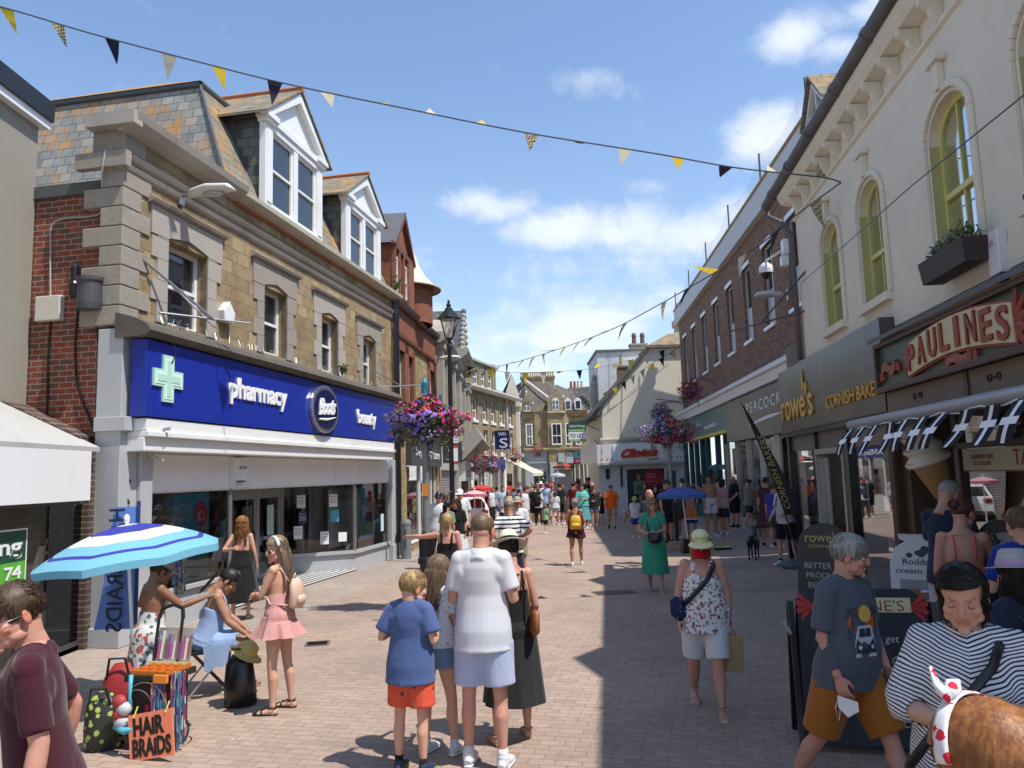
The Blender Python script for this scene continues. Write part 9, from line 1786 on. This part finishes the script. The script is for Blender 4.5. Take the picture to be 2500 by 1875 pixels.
for i,d in enumerate((d1,d2)):
 a=dogw; c=Matrix.Translation(d.location)@Matrix.Rotation(d.rotation_euler.z,4,'Z')@V((0,.36,.62)); P=[a+(c-a)*t-V((0,0,.15*math.sin(math.pi*t))) for t in [q/8 for q in range(9)]]; tag(MB().loft([q-a for q in P],[.008]*9,n=4).build('dog_lead',paper('lead_brown',(.2,.08,.04))),('brown lead running to the standing black dog','brown lead running to the farther black dog')[i],'dog lead').location=a
swim=patt('swim','bands',(.02,.03,.16),[(.62,(.55,.55,.55)),(.66,(.55,.22,.10)),(.72,(.62,.17,.05))])
x,y=XY(1690,1318); m=Man('shirtless boy in orange and blue swim shorts with hands on his head',x,y,170,1.66,q=1,skin='tan',armL=((.75,.15,.75),(-.85,-.1,.55)),armR=((.7,.15,.8),(-.8,-.15,.5)),hd=(8,-14,0)); m.hair('light','boy'); m.shorts(swim,frac=.85,ease=.028,top=.06); m.shoes(c_black)
m=Man('muscular shirtless man in pale pink shorts behind the boy in swim shorts',**PL(1730,1157,24.5),yaw=195,q=2,skin='tan',hd=(-40,0,0),armL=((.25,0,-1),(.1,.3,-1))); m.hair('dark','short'); m.shorts(cloth('palepink',(.6,.5,.58)),frac=.6,ease=.03); m.shoes(c_white)
m=Man('man in black cap and black T-shirt left of the purple parasol',**PL(1624,1172,23.5),yaw=-140,q=2,skin='pink',fat=.3,hd=(20,0,0)); m.hair('dark','crop'); m.shirt(c_black); m.shorts(c_black); m.cap(M_black); m.shoes(c_black); m.glasses(M_black,G_dark)
m=Man('bare-shouldered man in dark cap behind the purple parasol',**PL(1664,1168,24.8),yaw=180,q=2,skin='tan'); m.hair('dark','crop'); m.tank(c_grey,top=.4); m.cap(M_black); m.shorts(c_grey); m.shoes(c_white)
m=Man('bald man in navy T-shirt half hidden behind the green dress',**PL(1583,1196,18.5),yaw=-150,q=1,skin='pink',fat=.15,handR='grip'); m.shirt(c_navy); m.shorts(c_red); m.shoes(c_white)
m=Man('child in green-peaked cap and white T-shirt near the card shop',**PL(1549,1213,26.5),yaw=175,q=2,skin='fair'); m.hair('light','crop'); m.shirt(c_white); m.shorts(c_blue); m.cap(paper('cap_lime',(.3,.5,.12))); m.shoes(c_white)
G2='people waiting outside the clothes shop'
x,y=XY(1797,1288); m=Man('bald man in dark polo shirt and shorts standing outside the clothes shop',x,y,105,1.78,q=1,skin='pink',fat=.3,belly=.04,group=G2,armL=((.2,.1,-1),(-.2,.7,-.6))); m.shirt(c_black,ease=.03); m.collar(c_black); m.shorts(c_black,frac=.95,ease=.03); m.shoes(c_black,sock=c_black); m.glasses(M_black,G_dark)
x,y=XY(1832,1290); m=Man('woman in grey T-shirt and navy shorts stepping right with a phone',x,y,-72,1.72,q=1,fem=True,skin='fair',group=G2,legL=(24,4,2),legR=(-16,12,2),footR=15,armL=((.15,.3,-1),(-.3,.9,.2)),armR=((.15,.3,-1),(-.2,.9,.25)),hd=(0,-22,0)); m.hair('brown','bun'); m.shirt(cloth('olivegrey',(.22,.21,.17)),ease=.03,hem=-.1); m.shorts(c_navy,frac=.7,ease=.03); m.shoes(c_white)
m=Man('woman in brown patterned dress with hair up outside the clothes shop',**PL(1868,1166,20.5),yaw=-20,q=1,fem=True,skin='tan',group=G2); m.hair('dark','bun'); bd=patt('brown_spots','leafy',(.07,.03,.035),[(.15,.07,.07)],scale=20); m.shirt(bd,sleeve=.6,hem=.05); m.skirt(bd,z0=.12,z1=-.45); m.shoes(c_black)
m=Man('person in blue T-shirt partly hidden behind the dog walker',**PL(1886,1180,20.),yaw=-30,q=2,skin='pink',group=G2); m.hair('brown','short'); m.shirt(c_blue); m.shorts(c_grey); m.shoes(c_white)
p=K.w(4.25,1.15,0); m=Man('woman in black dress standing inside the bakery doorway',p.x,p.y,60,1.66,q=1,fem=True,skin='fair',armL=((.3,-.1,-1),(-.3,.6,-.5)),z=.12); m.hair('brown','bun'); m.tank(c_black,top=.38); m.skirt(c_black,z0=.12,z1=-.5); m.shoes(c_black)
m=Man('man in white T-shirt and navy shorts walking away past the shop window',**PL(1070,1203,18.6),yaw=-8,q=1,skin='pink',fat=.1,legR=(10,6,3)); m.hair('dark','crop'); m.shirt(c_white,ease=.03); m.shorts(c_navy,frac=.9); m.cap(M_black,back=True); m.shoes(c_white)
m=Man('woman in sage green top beside the black lamp post',**PL(1092,1222,17.5),yaw=-30,q=1,fem=True,skin='pink'); m.hair('dark','pony'); m.shirt(cloth('sage',(.16,.24,.15)),ease=.025); m.shorts(c_grey,frac=1.8,name='trousers'); m.shoes(c_black)
m=Man('woman in black top holding a straw hat to her head by the car',**PL(1117,1217,17.5),yaw=150,q=1,fem=True,skin='tan',armR=((.5,.3,.6),(-.5,.0,.85)),hd=(-20,-10,0)); m.hair('brown','long',length=.2); m.shirt(c_black,ease=.02); m.skirt(c_white,z0=.1,z1=-.55); m.shoes(c_white)
m=Man('man in white cap and pale grey T-shirt in front of the white car',**PL(1124,1195,21.),yaw=172,q=1,skin='fair',hd=(-10,-8,0)); m.hair('dark','crop'); m.shirt(cloth('offwhite',(.55,.56,.58)),ease=.03); m.shorts(c_black); m.cap(M_whiteu); m.shoes(c_white); m.glasses(M_black,G_dark)
m=Man('grey-haired man looking down just beyond the striped shirt',**PL(1236,1216,15.8),yaw=-60,q=1,skin='pink',hd=(0,-30,0)); m.hair('grey','crop'); m.shirt(c_navy); m.shorts(c_grey); m.shoes(c_black)
m=Man('man in beige cap and white shirt with a shoulder strap facing the camera',**PL(1263,1214,16.8),yaw=165,q=1,skin='pink'); m.hair('grey','crop'); m.shirt(c_white,ease=.03); m.collar(c_white); m.shorts(c_khaki,frac=1.0); m.cap(plain('beige_cap',(.38,.30,.2),.8,.1)); m.shoes(c_black)
x,y=XY(1495,1290); m=Man('man in bright orange T-shirt and khaki shorts walking towards the camera',x,y,172,1.80,q=1,skin='pink',fat=.15,legL=(16,8,3),legR=(-12,18,3),footR=18,armL=((.35,-.1,-1),(.1,.25,-1)),armR=((.3,.15,-1),(.05,.3,-1))); m.hair('dark','short'); m.shirt(cloth('orange',(.75,.13,.015)),hem=-.12,ease=.03); m.shorts(c_khaki,frac=.9,ease=.03); m.shoes(c_black,sole=M_black); m.glasses(M_black,G_dark)
x,y=XY(1454,1293); m=Man('woman in black cardigan, patterned top and denim shorts with pink shoes',x,y,182,1.70,q=1,fem=True,fat=.1,skin='fair',armL=((.2,.1,-1),(-.1,.4,-.9)),armR=((.2,.2,-1),(-.3,.8,.2)),legR=(6,6,3)); m.hair('brown','bun'); m.shirt(c_black,sleeve=1.7,hem=-.02,ease=.02); m.tank(patt('black_white_print','leafy',(.03,.03,.03),[(.35,.35,.33)],scale=24),top=.40,hem=-.05,ease=.028); m.shorts(c_denim,frac=.33); m.shoes(plain('pink_shoe',(.65,.25,.28)))
x,y=XY(1470,1280); m=Man('dark-haired child half hidden behind the woman in the black cardigan',x,y+.3,180,1.45,q=2,fem=True,bust=0,skin='fair'); m.hair('brown','long',length=.2); m.shirt(c_black); m.shorts(c_black); m.shoes(c_black)
m=Man('woman in turquoise poncho top and skirt holding a cup',**PL(1420,1184,34.),yaw=178,q=1,fem=True,fat=.35,skin='pink',armL=((.2,.2,-1),(-.5,.8,.1)),armR=((.2,.2,-1),(-.5,.8,.1))); m.hair('brown','bun'); tq=cloth('turquoise_top',(.12,.45,.42)); m.shirt(tq,sleeve=1.1,ease=.06,hem=-.05); m.skirt(cloth('aqua_skirt',(.08,.33,.38)),z0=.1,z1=-.6); m.shoes(c_white)
x,y=XY(1377,1276); m=Man('tall man in navy polo and grey shorts facing the camera in mid-street',x,y,178,1.86,q=1,skin='tan',fat=.1,legL=(8,6,3)); m.hair('dark','crop',bald=True); m.shirt(c_navy,ease=.03); m.collar(c_navy); m.shorts(c_grey,frac=.95,ease=.03); m.shoes(c_black); m.glasses(M_black,G_dark)
x,y=XY(1358,1284); m=Man('woman in white T-shirt and striped shorts walking away with a plastic bag',x,y,-6,1.62,q=1,fem=True,skin='fair',legL=(-14,10,2),legR=(18,6,2),footL=15); m.hair('light','long',length=.24); m.shirt(c_white,hem=-.02,ease=.02); m.shorts(patt('thin_grey_stripe','stripe',(.6,.6,.62),[(.25,.27,.3)],period=.03),frac=.3,ease=.025); m.shoes(c_white)
x,y=XY(1316,1283); m=Man('man in white T-shirt and black trousers with a black backpack',x,y,-4,1.75,q=1,skin='pink',legR=(8,6,3)); m.hair('brown','crop'); m.shirt(c_white); m.shorts(c_black,frac=1.9,ease=.012,name='trousers'); m.shoes(c_black)
backpack(m,'black backpack on the man in black trousers',c_black,w=.3,h=.42)
h=m.handpos('L'); b=MB(); b.box(h.x-.04,h.x+.04,h.y-.1,h.y+.1,h.z-.5,h.z-.05); worn(m,'skateboard','lime green board carried upright by the man with the black backpack','skateboard',b,paper('lime_board',(.25,.5,.1)),smooth=False)
x,y=XY(1333,1303); m=Man('small boy in light green T-shirt and black shorts walking right',x,y,-40,1.12,q=1,skin='fair',legL=(14,10,3),legR=(-12,12,3),footR=12,armR=((.2,.2,-1),(-.1,.8,-.3))); m.hair('light','boy'); m.shirt(cloth('lightgreen',(.26,.42,.22)),ease=.02); m.shorts(c_black,frac=.75); m.shoes(c_white)
GC='shoppers in the distant crowd'
def far(label,u,vt,Y,yaw,fem=False,top=None,bot=None,hair='brown',st='short',long=False,cap=None,skin='pink',hat=None,skirt=False,**kw):
 m=Man(label,**PL(u,vt,Y),yaw=yaw,q=2,fem=fem,skin=skin,group=GC,**kw)
 if hair: m.hair(hair,st,length=.25 if st=='long' else 0)
 m.shirt(top,ease=.03)
 if skirt: m.skirt(bot,z0=.1,z1=-.55)
 else: m.shorts(bot,frac=1.85 if long else .85,name='trousers' if long else 'shorts')
 if cap: m.cap(cap)
 if hat: m.brimhat(hat,None)
 m.shoes(c_white if not long else c_black); return m
lb=cloth('lightblue',(.35,.47,.66)); mp_=cloth('mauvepink',(.45,.25,.28)); bg_=cloth('beige',(.45,.38,.28)); dr=cloth('darkred',(.18,.015,.02))
for a in (('man in grey T-shirt walking away between the awning and the yellow board',1287,1186,40,0,False,c_grey,c_navy,'brown','crop',{}),
 ('woman in pale pink top beside the man in the blue shirt',1335,1190,42,-10,True,cloth('softpink',(.6,.4,.42)),c_denim,'light','long',{}),
 ('man with white hair and blue check shirt deep in the crowd',1312,1180,46,180,False,lb,c_khaki,'grey','short',{}),
 ('youth in black sweatshirt under the far parasol',1356,1176,46,20,False,c_black,c_denim,'dark','short',dict(long=True)),
 ('woman in orange sundress in the deep crowd',1382,1178,50,0,True,cloth('sundress',(.6,.28,.1)),cloth('sundress',(.6,.28,.1)),'brown','bun',dict(skirt=True)),
 ('man in dark green polo by the corner building',1405,1175,50,190,False,cloth('darkgreen',(.04,.1,.05)),c_khaki,'grey','crop',{}),
 ('child in yellow T-shirt in the deep crowd',1294,1200,42,170,False,cloth('yellowtee',(.7,.5,.08)),c_blue,'light','boy',{}),
 ('woman in white blouse beside the shop window on the left',1200,1190,40,-120,True,c_white,c_black,'dark','bun',dict(long=True)),
 ('man in burgundy shirt at the stationer’s window',1190,1186,43,100,False,dr,c_khaki,'brown','crop',{}),
 ('person in teal jacket behind the turquoise poncho',1428,1180,39,-20,True,cloth('tealjacket',(.03,.2,.22)),c_black,'dark','long',{}),
 ('large man in black T-shirt with back turned near the yellow board',1306,1185,37,0,False,c_black,c_black,'dark','crop',dict(fat=.4)),
 ('person in pale top and cream sun hat in the distant crowd',1320,1178,41,5,True,c_white,c_khaki,'brown','crop',dict(hat=MC['straw_white'])),
 ('man in light blue shirt and dark hat walking away',1333,1179,40,-5,False,lb,c_navy,'dark','crop',dict(hat=M_dgrey)),
 ('person in bright red T-shirt by the blue striped parasol',1343,1166,43,-90,False,c_red,c_grey,'grey','crop',{}),
 ('woman in sunglasses and floral dress behind the white T-shirt',1349,1185,38,175,True,floral_b,floral_b,'light','long',dict(skirt=True)),
 ('person in dark jacket left of the tall man in navy',1366,1180,37,10,False,c_black,c_black,'dark','short',{}),
 ('person in dark red coat behind the turquoise top',1399,1178,37,-30,False,dr,c_black,'dark','short',{}),
 ('person with auburn hair in patterned scarf under the red umbrella',1411,1166,43,10,True,patt('scarf','floral',(.2,.08,.05),[(.5,.4,.3)],scale=10),c_black,'auburn','long',{}),
 ('person in pink cap behind the black cardigan',1445,1179,35,180,True,c_grey,c_grey,'brown','crop',dict(cap=paper('cap_pink',(.45,.2,.25)))),
 ('man in black leaning near the cream gable corner',1436,1166,44,100,False,c_black,c_black,'dark','short',{}),
 ('man in light blue shirt and jeans at left of the crowd',1227,1187,38,-160,False,lb,c_denim,'dark','crop',dict(long=True)),
 ('woman with long fair hair and yellow top in the crowd',1240,1197,34,-20,True,cloth('paleyellow',(.55,.45,.2)),c_denim,'fair','long',{}),
 ('person in blue T-shirt before the awning',1255,1192,36,-40,False,cloth('midblue',(.06,.18,.33)),c_grey,'brown','short',{}),
 ('person in navy sports shirt before the awning',1266,1194,35,0,False,c_navy,c_white,'dark','short',{}),
 ('youth in open white shirt and white shorts walking right',1281,1189,32,-120,False,c_white,c_white,'brown','boy',{}),
 ('man in grey cap and mauve shirt at the awning',1268,1177,41,0,False,cloth('greymauve',(.22,.2,.26)),c_grey,'grey','crop',dict(cap=M_dgrey)),
 ('person in red jacket at the shop doorway under the awning',1243,1172,47,60,True,c_red,c_black,'dark','long',{}),
 ('woman in white vest beyond the yellow board',1291,1190,44,170,True,c_white,c_khaki,'light','bun',{}),
 ('man in sand-coloured shirt in the deepest part of the crowd',1300,1176,50,180,False,bg_,c_khaki,'grey','crop',{}),
 ('woman in mauve dress in the deepest part of the crowd',1326,1168,52,10,True,mp_,mp_,'brown','long',dict(skirt=True)),
 ('man in black cap crossing before the corner building',1388,1172,48,90,False,c_grey,c_black,'dark','crop',dict(cap=M_black)),
 ('dark-haired person in black near the dark window of the card shop',1600,1186,30,170,True,c_black,c_black,'dark','long',{}),
 ('woman in dark clothes beside the card shop poster',1573,1180,33,180,True,c_grey,c_black,'auburn','long',{}),
 ('person in pale T-shirt entering the teal shop',1752,1165,25.5,-30,False,c_pgrey,c_black,'dark','short',{}),
 ('woman with pink bag at the teal shop entrance',1762,1170,25,-60,True,mp_,c_navy,'dark','long',{}),
 ('man leaning on a bicycle rack behind the white T-shirt man',1084,1206,22,60,False,c_black,c_grey,'brown','short',{}),
 ('person in striped top far beyond the red trolley',1213,1188,41,20,True,patt('farstripe','stripe',(.6,.6,.6),[(.1,.12,.3)],period=.08),c_denim,'brown','bun',{})):
 far(*a[:10],**a[10])
# ================================================================ TIDY: one object per separate piece
SING={'brackets':'bracket','pilasters':'pilaster','dormer_cheeks':'dormer_cheek','window_surrounds':'window_surround','net_posts':'net_post','finials':'finial','gutter_collars':'gutter_collar','garments':'garment','petal_marks':'petal_mark','products':'product','window_discs':'window_disc','ridge_tiles':'ridge','quoins':'quoin','poles':'pole','shelves':'shelf','ribs':'rib','wire_hoops':'wire_hoop','windows':'side_window'}
KEEP={'lettering','lines','wall','flowers','foliage','bird_spikes','stock','poster_bars','braid_strands','hair','body','display_case','tied_bundle','chest_print','brick_coping','star','carving','chalk_drawing','poster_figure','printed_picture','crest','ruffled_hem','lobby_floor','compartment_tray','window_stock','curtain','sunglasses','roof','capping','cross_symbol','fluting','legs_and_bill','ribbon','lantern_frame','canopy'}
def pieces(o):
 me=o.data; n=len(me.vertices)
 if n>6000 or n<8: return None
 par=list(range(n))
 def f(a):
  while par[a]!=a: par[a]=par[par[a]]; a=par[a]
  return a
 for p in me.polygons:
  v=p.vertices; a=f(v[0])
  for q in v[1:]: par[f(q)]=a
 co=vco(me); g={}
 for i in range(n): g.setdefault(f(i),[]).append(i)
 G=list(g.values())
 if len(G)<2 or len(G)>260: return None
 bb=[(co[i].min(0)-.012,co[i].max(0)+.012) for i in G]; k=len(G); pr=list(range(k))
 def h(a):
  while pr[a]!=a: a=pr[a]
  return a
 for i in range(k):
  for j in range(i+1,k):
   if (bb[i][0]<=bb[j][1]).all() and (bb[j][0]<=bb[i][1]).all(): pr[h(i)]=h(j)
 out={}
 for i in range(k): out.setdefault(h(i),[]).extend(G[i])
 return list(out.values()) if 2<=len(out)<=100 else None
def split_pieces():
 seen={}
 for o in list(bpy.data.objects):
  if o.type!='MESH' or not o.parent: continue
  base=o.name.split('.')[0]
  if base in KEEP: continue
  P=pieces(o)
  if not P: continue
  me=o.data; co=vco(me); mats=list(me.materials); own={}
  for i,vs in enumerate(P):
   for v in vs: own[v]=i
  F=[[] for _ in P]; MI=[[] for _ in P]; SM=me.polygons[0].use_smooth
  for p in me.polygons: i=own[p.vertices[0]]; F[i].append(tuple(p.vertices)); MI[i].append(p.material_index)
  nmz=SING.get(base,base)
  for i,vs in enumerate(P):
   mp={v:j for j,v in enumerate(vs)}; m2=bpy.data.meshes.new(nmz); m2.from_pydata([tuple(map(float,co[v])) for v in vs],[],[tuple(mp[v] for v in f_) for f_ in F[i]])
   m2.polygons.foreach_set('material_index',MI[i]); m2.polygons.foreach_set('use_smooth',[SM]*len(F[i]))
   if i==0:
    for m_ in mats: m2.materials.append(m_)
    o.data=m2; o.name=nmz
   else:
    q=link(nmz,m2,o.parent,mats); q.location=o.location; q.rotation_euler=o.rotation_euler
    for md in o.modifiers:
     if md.type=='BEVEL': b=q.modifiers.new('b','BEVEL'); b.width=md.width; b.segments=md.segments; b.limit_method='ANGLE'
split_pieces()
